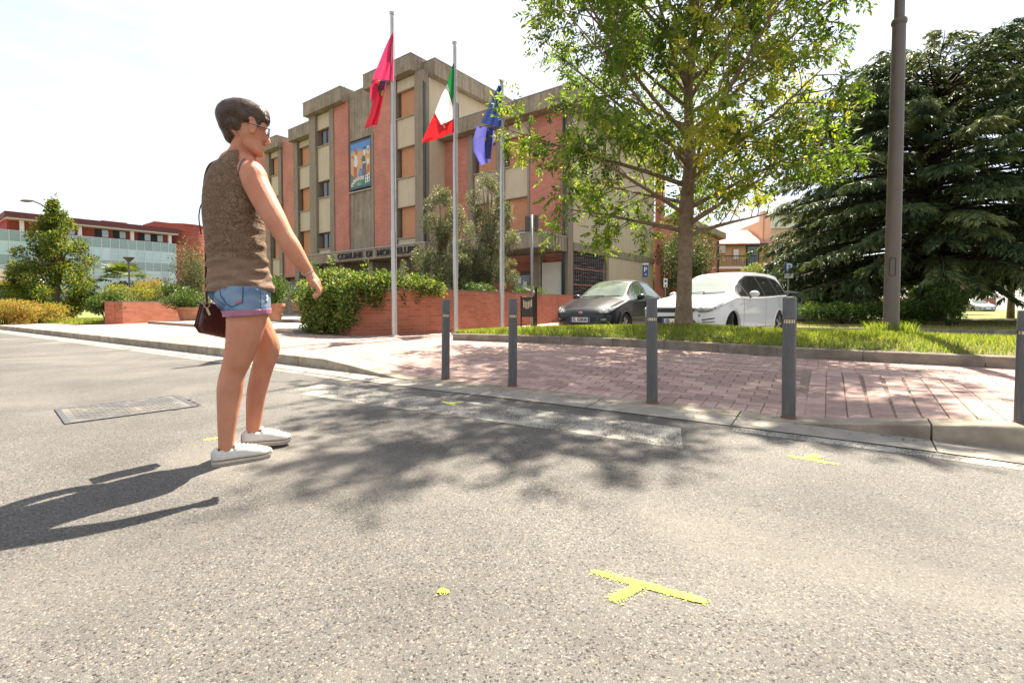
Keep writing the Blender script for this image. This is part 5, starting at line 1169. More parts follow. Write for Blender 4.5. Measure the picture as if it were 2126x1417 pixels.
# white people carrier
V = dict(L=4.77, W=.94, r=.335, ra=.395, axles=(.95, 3.80), spokes=5, spk=(-.12, .12), steer=R(20), hpaint=True,
    zt=([0, .02, .06, .14, .3, .6, .95, 1.2, 1.45, 1.8, 2.15, 2.4, 2.8, 3.4, 3.9, 4.25, 4.45, 4.58, 4.68, 4.74, 4.77], [.60, .70, .77, .83, .89, .96, 1.03, 1.085, 1.21, 1.42, 1.59, 1.65, 1.68, 1.69, 1.685, 1.66, 1.62, 1.50, 1.22, .90, .62]),
    wt=([0, .1, .3, .7, 1.2, 1.7, 2.2, 3, 4, 4.4, 4.77], [.60, .64, .68, .72, .735, .67, .62, .62, .62, .62, .60]),
    zb=([0, .05, .15, .4, .8, 1.2, 2, 3, 4, 4.4, 4.7, 4.77], [.54, .64, .72, .82, .92, .985, 1.01, 1.04, 1.08, 1.08, .85, .56]),
    wb=([0, .03, .08, .2, .4, .7, 1.0, 2, 3.6, 4.2, 4.5, 4.68, 4.77], [.66, .72, .77, .845, .90, .93, .94, .94, .94, .92, .87, .80, .72]),
    zs=([0, .1, .3, 1, 3.8, 4.5, 4.77], [.30, .24, .2, .2, .2, .24, .34]),
    patches=[('window_trim', 'side', [(1.28, 1.01), (2.8, 1.04), (4.36, 1.10), (4.36, 1.34), (4.16, 1.51), (3.55, 1.575), (2.9, 1.57), (2.27, 1.545), (1.78, 1.375)], .003, True),
        ('quarter_window', 'side', [(1.40, 1.035), (1.78, 1.045), (1.79, 1.345)], .007, True), ('side_window', 'side', [(1.86, 1.05), (2.77, 1.07), (2.75, 1.545), (2.32, 1.525), (1.88, 1.385)], .007, True), ('rear_door_window', 'side', [(2.84, 1.075), (3.64, 1.10), (3.60, 1.525), (2.84, 1.545)], .007, True), ('quarter_window', 'side', [(3.70, 1.105), (4.30, 1.13), (4.29, 1.33), (4.12, 1.475), (3.69, 1.535)], .007, True),
        ('window_trim', 'top', [(1.27, -.70), (1.185, -.4), (1.165, 0), (1.185, .4), (1.27, .70), (1.40, .70), (2.13, .56), (2.22, .3), (2.235, 0), (2.22, -.3), (2.13, -.56), (1.40, -.70)], .003, False), ('windscreen', 'top', [(1.30, -.66), (1.23, -.38), (1.21, 0), (1.23, .38), (1.30, .66), (1.42, .66), (2.10, .53), (2.18, .28), (2.195, 0), (2.18, -.28), (2.10, -.53), (1.42, -.66)], .008, False),
        ('headlight', 'front', [(.46, .735), (.60, .660), (.80, .680), (.895, .765), (.915, .87), (.89, .915), (.72, .850)], .008, True), ('upper_grille', 'front', [(-.43, .665), (.43, .665), (.55, .745), (.55, .77), (-.55, .77), (-.55, .745)], .006, False),
        ('lower_grille', 'front', [(-.63, .27), (.63, .27), (.51, .49), (.41, .56), (0, .585), (-.41, .56), (-.51, .49)], .006, False), ('bumper_vent', 'front', [(.65, .487), (.86, .535), (.865, .562), (.65, .517)], .006, True), ('bumper_vent', 'front', [(.68, .325), (.82, .325), (.86, .405), (.66, .415)], .006, True), ('fog_lamp', 'front', [(.65, .443), (.86, .455), (.872, .487), (.655, .470)], .008, True),
        ('tow_cap', 'front', [(-.60 + .036 * math.cos(a), .605 + .036 * math.sin(a)) for a in np.linspace(0, 5.9, 14)], .004, False), ('tail_light', 'side', [(4.36, .92), (4.50, .92), (4.54, 1.18), (4.40, 1.26)], .008, True)],
    lines=[('side', [(1.50, 1.0), (1.50, .34), (1.46, .30)], .010, True), ('side', [(2.81, 1.03), (2.81, .31)], .010, True), ('side', [(3.66, 1.06), (3.72, .78), (3.60, .62)], .010, True), ('side', [(1.45, .30), (3.40, .30)], .012, True), ('top', [(.16, .60), (.5, .68), (1.2, .73)], .008, True), ('front', [(0, .655), (.45, .655), (.56, .73)], .006, True)],
    mirror=(1.85, .92, 1.09), handles=[(2.55, .93, .94), (3.45, .95, .94)], wipers=[(1.2, .5, 1.11, 1.24, -.12, 1.14), (1.2, -.1, 1.11, 1.24, -.6, 1.13)], plate=(-.015, .47, 'EB', -.13), badge=(.055, .71, .001))
V.pop('badge'); M_WPAINT = mat('white_car_paint', (.60, .62, .65), .32, coat=.8, spec=.5)
M_GLV = car_glass('dark_car_glass', (.018, .02, .018)); M_WIND = mat('sunlit_windscreen', (.20, .235, .20), .06, spec=1.0, coat=1.0)
V['mats'] = dict(upper_grille=M_BLK, lower_grille=M_BLK, bumper_vent=M_BLK, headlight=M_LAMP, fog_lamp=M_LAMP, tail_light=M_REDL, window_trim=M_BLK, tow_cap=M_LAMP, windscreen=M_WIND)
PU = dict(L=4.06, W=.845, r=.305, ra=.36, axles=(.86, 3.37), spokes=7, spk=(-.13, .13), steer=R(-4), hpaint=True,
    zt=([0, .02, .06, .14, .3, .6, .9, 1.1, 1.3, 1.6, 1.9, 2.1, 2.5, 3.0, 3.4, 3.65, 3.8, 3.92, 4.0, 4.06], [.52, .60, .66, .715, .785, .87, .94, .985, 1.09, 1.26, 1.395, 1.45, 1.488, 1.47, 1.41, 1.33, 1.18, .98, .8, .56]),
    wt=([0, .1, .3, .7, 1.1, 1.5, 1.95, 2.6, 3.4, 3.7, 4.06], [.48, .54, .60, .64, .66, .6, .54, .53, .51, .5, .55]),
    zb=([0, .05, .15, .4, .8, 1.1, 2, 3, 3.5, 3.8, 4.06], [.46, .55, .62, .74, .84, .90, .93, .97, 1.0, .9, .5]),
    wb=([0, .03, .08, .2, .4, .7, 1.0, 2, 3.2, 3.7, 3.9, 4.06], [.54, .60, .66, .745, .805, .835, .845, .845, .84, .79, .74, .66]),
    zs=([0, .1, .3, .9, 3.4, 3.8, 4.06], [.28, .22, .19, .18, .18, .22, .32]),
    patches=[('window_trim', 'side', [(1.25, .925), (2.4, .945), (3.28, .975), (3.40, 1.09), (3.28, 1.29), (3.0, 1.39), (2.4, 1.415), (2.0, 1.385), (1.62, 1.19)], .003, True), ('quarter_window', 'side', [(1.34, .945), (1.53, .95), (1.54, 1.09)], .007, True), ('side_window', 'side', [(1.58, .955), (2.40, .965), (2.38, 1.395), (2.02, 1.365), (1.66, 1.17)], .007, True), ('rear_door_window', 'side', [(2.48, .97), (3.22, .995), (3.33, 1.09), (3.23, 1.26), (2.98, 1.365), (2.48, 1.395)], .007, True),
        ('window_trim', 'top', [(1.17, -.64), (1.09, -.35), (1.07, 0), (1.09, .35), (1.17, .64), (1.30, .64), (1.93, .51), (2.0, .25), (2.01, 0), (2.0, -.25), (1.93, -.51), (1.30, -.64)], .003, False), ('windscreen', 'top', [(1.20, -.60), (1.13, -.33), (1.11, 0), (1.13, .33), (1.20, .60), (1.32, .60), (1.90, .48), (1.965, .24), (1.975, 0), (1.965, -.24), (1.90, -.48), (1.32, -.60)], .008, False),
        ('headlight', 'front', [(.44, .640), (.54, .600), (.70, .620), (.79, .70), (.80, .775), (.70, .765), (.55, .71)], .008, True), ('lower_grille', 'front', [(-.5, .21), (.5, .21), (.52, .33), (0, .35), (-.52, .33)], .006, False), ('bumper_grille', 'front', [(-.40, .405), (.40, .405), (.43, .505), (-.43, .505)], .004, False), ('bumper_vent', 'front', [(.49, .41), (.71, .42), (.725, .505), (.51, .505)], .006, True), ('fog_lamp', 'front', [(.53, .435), (.66, .44), (.67, .487), (.535, .482)], .010, True),
        ('fog_lamp', 'front', [(.62 + .042 * math.cos(a), .30 + .042 * math.sin(a)) for a in np.linspace(0, 5.9, 14)], .008, True), ('tail_light', 'side', [(3.62, .95), (3.80, .93), (3.78, 1.15), (3.66, 1.25)], .008, True)],
    lines=[('side', [(1.36, .92), (1.34, .34)], .009, True), ('side', [(2.46, .95), (2.46, .32)], .009, True), ('side', [(3.05, .95), (3.02, .70)], .009, True), ('side', [(1.34, .31), (3.0, .31)], .011, True), ('top', [(.14, .5), (.5, .60), (1.1, .655)], .007, True), ('front', [(0, .57), (.40, .585), (.50, .60)], .006, True)],
    mirror=(1.6, .83, 1.0), handles=[(2.3, .845, .86), (3.1, .845, .88)], wipers=[(1.08, .5, 1.01, 1.14, -.1, 1.03), (1.08, -.1, 1.01, 1.14, -.55, 1.02)], plate=(-.008, .45, 'EL 828KM', 0), badge=(.03, .59, .052))
M_DPAINT = mat('dark_blue_car_paint', (.006, .008, .013), .3, coat=.3, spec=.35)
M_PWIND = mat('pale_windscreen', (.11, .14, .10), .04, spec=1.0, var=.6, vscale=2.2); M_GLP = car_glass('green_car_glass', (.05, .07, .045))
PU['mats'] = dict(lower_grille=M_BLK, bumper_grille=M_BLK, bumper_vent=M_BLK, headlight=M_LAMP, fog_lamp=M_LAMP, tail_light=M_REDL, window_trim=M_BLK, windscreen=M_PWIND)
van = make_car('parked_car', V, M_WPAINT, M_GLV); tag(van, 'white people carrier parked behind the tree trunk', 'car', 'cars parked nose-in beyond the island')
van.location = (3.62, 10.85, -.08); van.rotation_euler = (0, 0, R(42.5))
punto = make_car('parked_car', PU, M_DPAINT, M_GLP); tag(punto, 'dark blue small hatchback parked beside the brick planter', 'car', 'cars parked nose-in beyond the island')
punto.scale = (1, 1, 1.04); punto.location = (1.68, 11.9, -.08); punto.rotation_euler = (0, 0, R(54.5))
# round reflectors set into the headlamps
for c, pts in ((van, ((.13, .64, .735, .046), (.27, .80, .77, .050))), (punto, ((.10, .57, .655, .040), (.20, .69, .69, .040)))):
    for s_ in (-1, 1):
        for (x, y, z, r) in pts:
            b = MB(); b.sphere((x, s_ * y, z), r, r, r, 16, 10); b.build('lamp_reflector', M_CHR, c, smooth_=True)
# ------------------------------------------------------------------ the walking person
PD = 2.45
def J(px, py, dd=0.): return D(px, py, PD + dd)
PERSON = empty('person', (J(500, 940).x, J(500, 940).y, 0), label='person in brown sleeveless top and denim shorts walking across the road', cat='person')
PINV = Matrix.Translation(-Vector(PERSON.location))
AX = Vector((.935, -.351, 0)); FW = Vector((.351, .935, 0)); UP = Vector((0, 0, 1))        # torso: to its right, forwards, up
HF = Vector((.80, .60, 0)); HS = Vector((.60, -.80, 0))                                     # head: facing, its right side
SR = Vector((.87, .49, 0))                                                                   # across the view
def bmat(f, s): return Matrix((f, s, UP)).transposed()
MH = bmat(HF, HS); MT = bmat(AX, FW)
def skin_mat(name, col):
    m = mat(name, col, .55, var=.12, vscale=9, bump=.12, bscale=160, spec=.3, col2=(col[0] * .9, col[1] * .78, col[2] * .75), c2scale=7); b = m.node_tree.nodes['Principled BSDF']; b.inputs['Subsurface Weight'].default_value = .12; b.inputs['Subsurface Radius'].default_value = (.02, .008, .004); b.inputs['Subsurface Scale'].default_value = .6; return m
M_SKIN = skin_mat('skin', (.52, .235, .14))
TRINGS = [(318, 503, .062, .058), (326, 500, .078, .066), (336, 495, .102, .078), (350, 490, .132, .090), (375, 486, .152, .100), (410, 484, .158, .105), (450, 484, .158, .106), (500, 489, .152, .104), (540, 493, .150, .104), (575, 496, .156, .110), (610, 499, .150, .108), (640, 504, .10, .09)]
def loft_rings(rings, grow=0., nseg=44, sub=7, pw=2.3):
    cols = list(zip(*rings)); n = len(rings); V = []; k = (n - 1) * sub
    sm = [crom([(i, c[i]) for i in range(n)], sub)[0] for c in cols]
    for i in range(k + 1):
        py, px, a, b_ = (sm[q][i][1] for q in range(4)); c = J(px, py)
        for j in range(nseg):
            t = 6.28318 * j / nseg; ct, st = math.cos(t), math.sin(t); f = (abs(ct) ** pw + abs(st) ** pw) ** (-1 / pw)
            V.append(c + AX * (a + grow) * ct * f + FW * (b_ + grow) * st * f)
    F = [(i * nseg + j, i * nseg + (j + 1) % nseg, (i + 1) * nseg + (j + 1) % nseg, (i + 1) * nseg + j) for i in range(k) for j in range(nseg)]
    return V, F
def limb(b, pts, rad, n=14):
    P = [J(*p) for p in pts]; k = len(P); fine = []; fr = []
    c, _ = crom([tuple(p) for p in P], 5); r, _ = crom([(i, x) for i, x in enumerate(rad)], 5)
    b.tube([Vector(q) for q in c], [q[1] for q in r], n); b.sphere(P[0], rad[0] * .98); b.sphere(P[-1], rad[-1] * .98)
def remesh(b, name, vox, m, parent, smooth_it=6, fac=.5, sub=0):
    """Fuse overlapping shapes into one continuous skin."""
    me = b.mesh(name, m); o = bpy.data.objects.new(name, me); COL.objects.link(o)
    r = o.modifiers.new('fuse', 'REMESH'); r.mode = 'VOXEL'; r.voxel_size = vox; r.use_smooth_shade = True
    s_ = o.modifiers.new('soft', 'SMOOTH'); s_.factor = fac; s_.iterations = smooth_it
    dg = bpy.context.evaluated_depsgraph_get(); dg.update(); me2 = bpy.data.meshes.new_from_object(o.evaluated_get(dg)); bpy.data.objects.remove(o); me2.name = name
    if not me2.materials: me2.materials.append(m)
    me2.polygons.foreach_set('use_smooth', [True] * len(me2.polygons)); return me2
def ring_close(b, V, F, ns):
    o = len(b.v); b.add(V, F); n = len(V); b.f.append([o + i for i in range(ns)][::-1]); b.mi.append(0); b.r.append(.5); b.f.append([o + n - ns + i for i in range(ns)]); b.mi.append(0); b.r.append(.5)
def plink(name, me, parent=None, **t):
    o = link(name, me, parent or PERSON, **t)
    if parent is None: o.matrix_parent_inverse = PINV
    return o
RLEG = ([(512, 605, -.04), (513, 650, -.05), (506, 700, -.07), (495, 742, -.08), (484, 772, -.09), (478.5, 798, -.10), (476.5, 822, -.10), (472.5, 868, -.12), (470, 905, -.13), (470, 935, -.13)], [.098, .094, .080, .066, .057, .058, .056, .045, .037, .034])
LLEG = ([(492, 605, .07), (515, 650, .10), (541, 692, .12), (556, 724, .13), (546, 760, .13), (537, 795, .12), (531, 825, .11), (527, 872, .10), (525, 898, .09), (524, 908, .09)], [.092, .086, .071, .061, .054, .051, .047, .038, .033, .028])
b = MB()
V_, F_ = loft_rings(TRINGS, -.008); ring_close(b, V_, F_, 44)
limb(b, *RLEG); limb(b, *LLEG)
# arms
limb(b, [(505, 352, -.05), (523, 360, -.075), (533, 385, -.09), (551, 420, -.11), (571, 455, -.125), (588, 486, -.13), (604, 512, -.125), (622, 540, -.11), (634, 556, -.10), (643, 569, -.09)], [.046, .060, .060, .057, .051, .045, .045, .038, .030, .024])
limb(b, [(470, 362, .06), (460, 368, .09), (458, 392, .13), (468, 430, .19), (488, 480, .22), (510, 520, .20), (530, 560, .17)], [.040, .042, .044, .044, .040, .038, .025])
# trapezius and neck
limb(b, [(486, 343, .02), (498, 326, .02), (505, 305, .015), (508, 285, .01)], [.075, .062, .055, .056]); limb(b, [(505, 330, -.02), (520, 352, -.06)], [.045, .05])
# right hand: palm, four bent fingers, thumb off its side
hd = [(-.025, .0), (-.008, .002), (.009, .001), (.025, -.004)]
b.tube([J(643, 568, -.09), J(648, 578, -.09), J(654, 588, -.09), J(659, 596, -.09)], [.022, .027, .029, .022], 12)
for k, (dz, ex) in enumerate(hd):
    limb(b, [(652, 585, -.09 + dz), (660 + ex * 500, 597, -.09 + dz * 1.15), (664 - k * 1.3, 607, -.09 + dz * 1.2), (660 - k * 1.6, 614 - k * .8, -.09 + dz * 1.15), (653 - k * 1.0, 618 - k * 1.6, -.09 + dz * 1.1)], [.0125, .0105, .0092, .0085, .0072], 8)
limb(b, [(645, 574, -.075), (655, 582, -.068), (663, 592, -.072), (667, 602, -.078)], [.014, .0125, .0105, .008], 8)
b.tube([J(531, 562, .17), J(540, 585, .16), J(546, 600, .15)], [.024, .028, .014], 10)
# head
b.sphere(J(507, 258), .090, .066, .092, 24, 16, M=MH); b.sphere(J(524, 282), .064, .062, .075, 20, 14, M=MH); b.sphere(J(528, 301), .050, .050, .045, 20, 14, M=MH)
limb(b, [(519, 300, -.035), (532, 313, -.022), (539, 319, 0)], [.030, .024, .021]); limb(b, [(516, 300, .05), (530, 313, .035), (539, 319, .01)], [.030, .024, .021])
b.sphere(J(539.5, 317.5), .020, .018, .016, 12, 8, M=MH)                                     # chin
b.sphere(J(541, 262), .030, .050, .030, 14, 10, M=MH)                                        # brow
limb(b, [(549.5, 274, 0), (553.5, 284, 0), (557, 294, 0), (558.5, 297.5, 0)], [.0085, .0105, .0115, .0105], 10)     # nose
b.sphere(J(553, 299, -.012), .011, .009, .008, 10, 6, M=MH); b.sphere(J(553, 299, .012), .011, .009, .008, 10, 6, M=MH)
b.sphere(J(545.5, 308), .012, .022, .0075, 12, 8, M=MH); b.sphere(J(544.5, 313), .011, .019, .007, 12, 8, M=MH)      # lips
# ear
ec = J(517, 270) + HS * .073
for k in range(10):
    a0 = -2.3 + k * .52; a1 = a0 + .52
    if k < 9: b.tube([ec + HF * (.017 * math.cos(a0)) + UP * (0.037 * math.sin(a0)) + HS * .010, ec + HF * (.017 * math.cos(a1)) + UP * (0.037 * math.sin(a1)) + HS * .010], .0065, 8)
b.sphere(ec + HS * .002 - UP * .0, .014, .010, .028, 12, 8, M=MH); b.sphere(ec - UP * .030 + HF * .003 + HS * .006, .009, .008, .010, 10, 6, M=MH)
body = remesh(b, 'body', .0052, M_SKIN, None, 5, .5); plink('body', body)
# lips and eye
M_LIP = skin_mat('lips', (.50, .17, .14))
for s_ in (-1, 1):
    e = J(535.5, 279) + HS * s_ * .022
    q = MB(); q.sphere(e, .0115, .0115, .0115, 12, 8); plink('eye', q.mesh('eye', mat('eye_white', (.75, .72, .68), .2), True)); q = MB(); q.sphere(e + HF * .006, .0075, .0075, .0075, 10, 6); plink('iris', q.mesh('iris', mat('eye_iris', (.06, .035, .02), .2), True))
    q = MB(); q.tube([e + HF * .008 + UP * .017 - HS * s_ * .018, e + HF * .012 + UP * .021, e + HF * .004 + UP * .017 + HS * s_ * .02], [.002, .003, .0015], 6); plink('eyebrow', q.mesh('eyebrow', mat('brow_hair', (.05, .03, .02), .8)))
# ------------------------------------------------------------------ hair
M_HAIR = mat('hair_base', (.030, .016, .010), .5, var=.25, vscale=30, spec=.5)
b = MB()
b.sphere(J(505, 238), .108, .086, .070, 26, 18, M=MH); b.sphere(J(488, 242), .084, .084, .078, 24, 16, M=MH); b.sphere(J(487, 258), .070, .078, .062, 22, 14, M=MH)
b.sphere(J(484, 268), .048, .062, .062, 22, 14, M=MH); b.sphere(J(481, 279), .034, .050, .044, 22, 14, M=MH)
b.sphere(J(530, 242), .064, .074, .050, 20, 12, M=MH); b.sphere(J(541, 250), .040, .060, .034, 16, 10, M=MH)
for s_ in (-1, 1): b.sphere(J(528, 257) + HS * s_ * .052, .030, .017, .030, 12, 8, M=MH); b.sphere(J(506, 250) + HS * s_ * .044, .050, .040, .032, 14, 10, M=MH); b.sphere(J(491, 262) + HS * s_ * .054, .047, .032, .043, 14, 10, M=MH); b.sphere(J(494, 272) + HS * s_ * .046, .032, .026, .028, 14, 10, M=MH); b.sphere(J(484, 277) + HS * s_ * .036, .033, .028, .034, 14, 10, M=MH)
b.sphere(J(482, 273) + HS * .028, .036, .042, .036, 14, 10, M=MH); b.sphere(J(487, 268) + HS * .040, .034, .034, .034, 14, 10, M=MH)
hair = remesh(b, 'hair', .006, M_HAIR, None, 14, .5); ho = plink('hair', hair)
bmh = bmesh.new(); bmh.from_mesh(hair); bmh.faces.ensure_lookup_table()
areas = np.array([f.calc_area() for f in bmh.faces]); idx = RNG.choice(len(areas), 7500, p=areas / areas.sum()); from mathutils.bvhtree import BVHTree
bvh = BVHTree.FromBMesh(bmh); crown = J(483, 226); SV = []; SF = []
for i in idx:
    f = bmh.faces[int(i)]; p = f.calc_center_median() + RU() * .002; n = f.normal.copy()
    flow = (p - crown); flow = flow - n * flow.dot(n)
    if flow.length < 1e-4: continue
    flow = (flow.normalized() + UP * -.35 * (1 if p.z < crown.z - .02 else .1) + RU() * .13)
    L = random.uniform(.025, .075); pts = []; q = p.copy()
    for k in range(5):
        hit = bvh.find_nearest(q); n = hit[1]; q = hit[0] + n * (.001 + .0045 * math.sin(k / 4 * math.pi) * random.uniform(.3, 1)); pts.append((q.copy(), n)); flow = flow - n * flow.dot(n)
        if flow.length < 1e-5: break
        flow.normalize(); q = q + flow * L / 4
    if len(pts) < 5: continue
    o = len(SV); w0 = random.uniform(.0006, .0013)
    for k, (q, n) in enumerate(pts):
        sd = flow.cross(n).normalized() * w0 * (1 - (k / 4) ** 2 * .8); SV += [tuple(q - sd), tuple(q + sd)]
    SF += [(o + 2 * k, o + 2 * k + 1, o + 2 * k + 3, o + 2 * k + 2) for k in range(4)]
for i in RNG.choice(len(areas), 900, p=areas / areas.sum()):          # flyaway ends
    f = bmh.faces[int(i)]; p = f.calc_center_median(); n = f.normal.copy(); flow = p - crown; flow = flow - n * flow.dot(n)
    if flow.length < 1e-4: continue
    flow.normalize(); d_ = (flow + n * random.uniform(.12, .5) + RU() * .25).normalized(); L = random.uniform(.012, .032); sd = d_.cross(n).normalized() * .0007; o = len(SV); q1 = p + d_ * L * .5; q2 = p + d_ * L - UP * L * .15
    SV += [tuple(p - sd), tuple(p + sd), tuple(q1 - sd * .7), tuple(q1 + sd * .7), tuple(q2 - sd * .2), tuple(q2 + sd * .2)]; SF += [(o, o + 1, o + 3, o + 2), (o + 2, o + 3, o + 5, o + 4)]
bmh.free()
M_STR = mat('hair_strand', (.075, .040, .022), .34, rnd=.75, spec=.5)
ho2 = quadmesh('hair_strands', SV, SF, M_STR, None, ho, kind='stuff')
# ------------------------------------------------------------------ sleeveless top
def top_mat():
    m = mat('lace_top', (.20, .135, .088), .85); N = m.node_tree.nodes; L = m.node_tree.links; b = N['Principled BSDF']; g = N.new('ShaderNodeNewGeometry'); pos = g.outputs['Position']
    ns = N.new('ShaderNodeTexNoise'); ns.inputs['Scale'].default_value = 11; ns.inputs['Detail'].default_value = 2; L.new(pos, ns.inputs['Vector'])
    ad = N.new('ShaderNodeVectorMath'); ad.operation = 'MULTIPLY_ADD'; ad.inputs[1].default_value = (.16, .16, .16); L.new(ns.outputs['Color'], ad.inputs[0]); L.new(pos, ad.inputs[2])
    v = N.new('ShaderNodeTexVoronoi'); v.feature = 'DISTANCE_TO_EDGE'; v.inputs['Scale'].default_value = 46; L.new(ad.outputs[0], v.inputs['Vector'])
    v2 = N.new('ShaderNodeTexVoronoi'); v2.feature = 'DISTANCE_TO_EDGE'; v2.inputs['Scale'].default_value = 110; L.new(ad.outputs[0], v2.inputs['Vector'])
    r = N.new('ShaderNodeValToRGB'); r.color_ramp.elements[0].position = .02; r.color_ramp.elements[1].position = .10; L.new(v.outputs[0], r.inputs[0])
    r2 = N.new('ShaderNodeValToRGB'); r2.color_ramp.elements[0].position = .0; r2.color_ramp.elements[1].position = .14; r2.color_ramp.elements[0].color = (.45, .45, .45, 1); L.new(v2.outputs[0], r2.inputs[0])
    mu = N.new('ShaderNodeMath'); mu.operation = 'MULTIPLY'; L.new(r.outputs[0], mu.inputs[0]); L.new(r2.outputs[0], mu.inputs[1])
    sx = N.new('ShaderNodeSeparateXYZ'); L.new(pos, sx.inputs[0]); zr = N.new('ShaderNodeMapRange'); zr.inputs['From Min'].default_value = 0.985; zr.inputs['From Max'].default_value = 1.0; L.new(sx.outputs['Z'], zr.inputs['Value'])
    x = N.new('ShaderNodeMix'); x.data_type = 'RGBA'; x.inputs['A'].default_value = (.10, .062, .036, 1); x.inputs['B'].default_value = (.235, .15, .09, 1); L.new(mu.outputs[0], x.inputs['Factor'])
    y = N.new('ShaderNodeMix'); y.data_type = 'RGBA'; y.inputs['A'].default_value = (.24, .155, .105, 1); L.new(zr.outputs[0], y.inputs['Factor']); L.new(x.outputs['Result'], y.inputs['B']); L.new(y.outputs['Result'], b.inputs['Base Color'])
    bp = N.new('ShaderNodeBump'); bp.inputs['Strength'].default_value = .7; bp.inputs['Distance'].default_value = .004; L.new(mu.outputs[0], bp.inputs['Height'])
    n2 = N.new('ShaderNodeTexNoise'); n2.inputs['Scale'].default_value = 9; n2.inputs['Detail'].default_value = 4; mp2 = N.new('ShaderNodeMapping'); mp2.inputs['Scale'].default_value = (.7, .7, 3.2); L.new(pos, mp2.inputs[0]); L.new(mp2.outputs[0], n2.inputs['Vector'])
    bp2 = N.new('ShaderNodeBump'); bp2.inputs['Strength'].default_value = .8; bp2.inputs['Distance'].default_value = .02; L.new(n2.outputs[0], bp2.inputs['Height']); L.new(bp.outputs[0], bp2.inputs['Normal']); L.new(bp2.outputs[0], b.inputs['Normal']); return m
SH = [r for r in TRINGS if r[0] < 580] + [(590, 497, .166, .118), (606, 498, .169, .121)]
V_, F_ = loft_rings(SH, .001, 110, 16)
# folds gathered round the waist
V2 = []
cz = lambda py: J(495, py).z
for v in V_:
    c = J(495, 560); a = math.atan2((v - c).dot(FW), (v - c).dot(AX)); z = v.z
    k = smooth(cz(470), cz(530), -z + cz(470) + cz(530)) if False else max(0, min(1, (cz(455) - z) / (cz(455) - cz(540))))
    w_ = (math.sin(z * 88 + 2.2 * math.sin(a * 2 + 1) + a * 1.5) * .0042 + math.sin(z * 150 - a * 3) * .0022) * k + math.sin(a * 5 + z * 20) * .003 * k
    out = (AX * math.cos(a) + FW * math.sin(a)); V2.append(v + out * (w_ + .004 * k))
b = MB(); b.add(V2, F_); me = b.mesh('top', top_mat(), True)
bm = bmesh.new(); bm.from_mesh(me)
def cut(co, no): bmesh.ops.bisect_plane(bm, geom=bm.verts[:] + bm.edges[:] + bm.faces[:], plane_co=co, plane_no=no, clear_outer=True)
cut(J(498, 321), Vector((0, 0, 1)) + FW * .35)
tc_ = J(484, 375)
for s_ in (-1, 1):
    p0 = J(484, 327) + AX * s_ * (.085 if s_ > 0 else .125); no = (AX * s_ * .90 + UP * .43).normalized(); cut(p0, no)
bm.to_mesh(me); bm.free(); sh = plink('sleeveless_top', me); so = sh.modifiers.new('cloth', 'SOLIDIFY'); so.thickness = .004; so.offset = 1
# bra strap over the bare shoulder
def on_skin(px, py, off=.003):
    o = Vector((0, 0, CAMH)); r = ray(px, py).normalized(); h = BV.ray_cast(o, r); return (h[0] + h[1] * off, h[1]) if h[0] is not None else (J(px, py), -r)
bmb = bmesh.new(); bmb.from_mesh(body); BV = BVHTree.FromBMesh(bmb)
pts = [on_skin(*p) for p in ((509, 330), (504, 333), (500, 340), (497, 350), (495, 361), (493, 374))]; q = MB(); vs = []
for i, (p, n) in enumerate(pts):
    t = (pts[min(i + 1, 5)][0] - pts[max(i - 1, 0)][0]).normalized(); sd = t.cross(n).normalized() * .0055; vs += [p - sd, p + sd]
q.add(vs, [(2 * i, 2 * i + 1, 2 * i + 3, 2 * i + 2) for i in range(5)]); o = plink('shoulder_strap', q.mesh('shoulder_strap', mat('strap_grey', (.10, .10, .115), .7), True)); o.modifiers.new('t', 'SOLIDIFY').thickness = .002
bmb.free()
# bracelet
w0, w1 = J(634, 556, -.10), J(643, 569, -.09); ax_ = (w1 - w0).normalized(); c = w0.lerp(w1, .75); u = ax_.cross(UP).normalized(); v = ax_.cross(u); q = MB(); q.tube([c + (u * math.cos(a) + v * math.sin(a)) * .0275 for a in np.linspace(0, 6.283, 25)], .0016, 6); plink('bracelet', q.mesh('bracelet', M_CHR if 'M_CHR' in globals() else mat('silver', (.7, .7, .7), .2, metal=1)))
# ------------------------------------------------------------------ denim shorts
def denim_mat():
    m = mat('denim', (.10, .19, .33), .85); N = m.node_tree.nodes; L = m.node_tree.links; b = N['Principled BSDF']; g = N.new('ShaderNodeNewGeometry')
    n = N.new('ShaderNodeTexNoise'); n.inputs['Scale'].default_value = 7; n.inputs['Detail'].default_value = 5; L.new(g.outputs['Position'], n.inputs['Vector'])
    r = N.new('ShaderNodeValToRGB'); cr = r.color_ramp; cr.elements[0].position = .36; cr.elements[1].position = .66; cr.elements[0].color = (.04, .09, .20, 1); cr.elements[1].color = (.19, .28, .38, 1); L.new(n.outputs[0], r.inputs[0])
    n2 = N.new('ShaderNodeTexNoise'); n2.inputs['Scale'].default_value = 420; L.new(g.outputs['Position'], n2.inputs['Vector']); mr = N.new('ShaderNodeMapRange'); mr.inputs['To Min'].default_value = .75; mr.inputs['To Max'].default_value = 1.25; L.new(n2.outputs[0], mr.inputs['Value'])
    s = N.new('ShaderNodeVectorMath'); s.operation = 'SCALE'; L.new(r.outputs[0], s.inputs[0]); L.new(mr.outputs[0], s.inputs['Scale']); L.new(s.outputs[0], b.inputs['Base Color'])
    n3 = N.new('ShaderNodeTexNoise'); n3.inputs['Scale'].default_value = 22; n3.inputs['Detail'].default_value = 4; L.new(g.outputs['Position'], n3.inputs['Vector']); bp = N.new('ShaderNodeBump'); bp.inputs['Strength'].default_value = .5; bp.inputs['Distance'].default_value = .012; L.new(n3.outputs[0], bp.inputs['Height']); L.new(bp.outputs[0], b.inputs['Normal']); return m
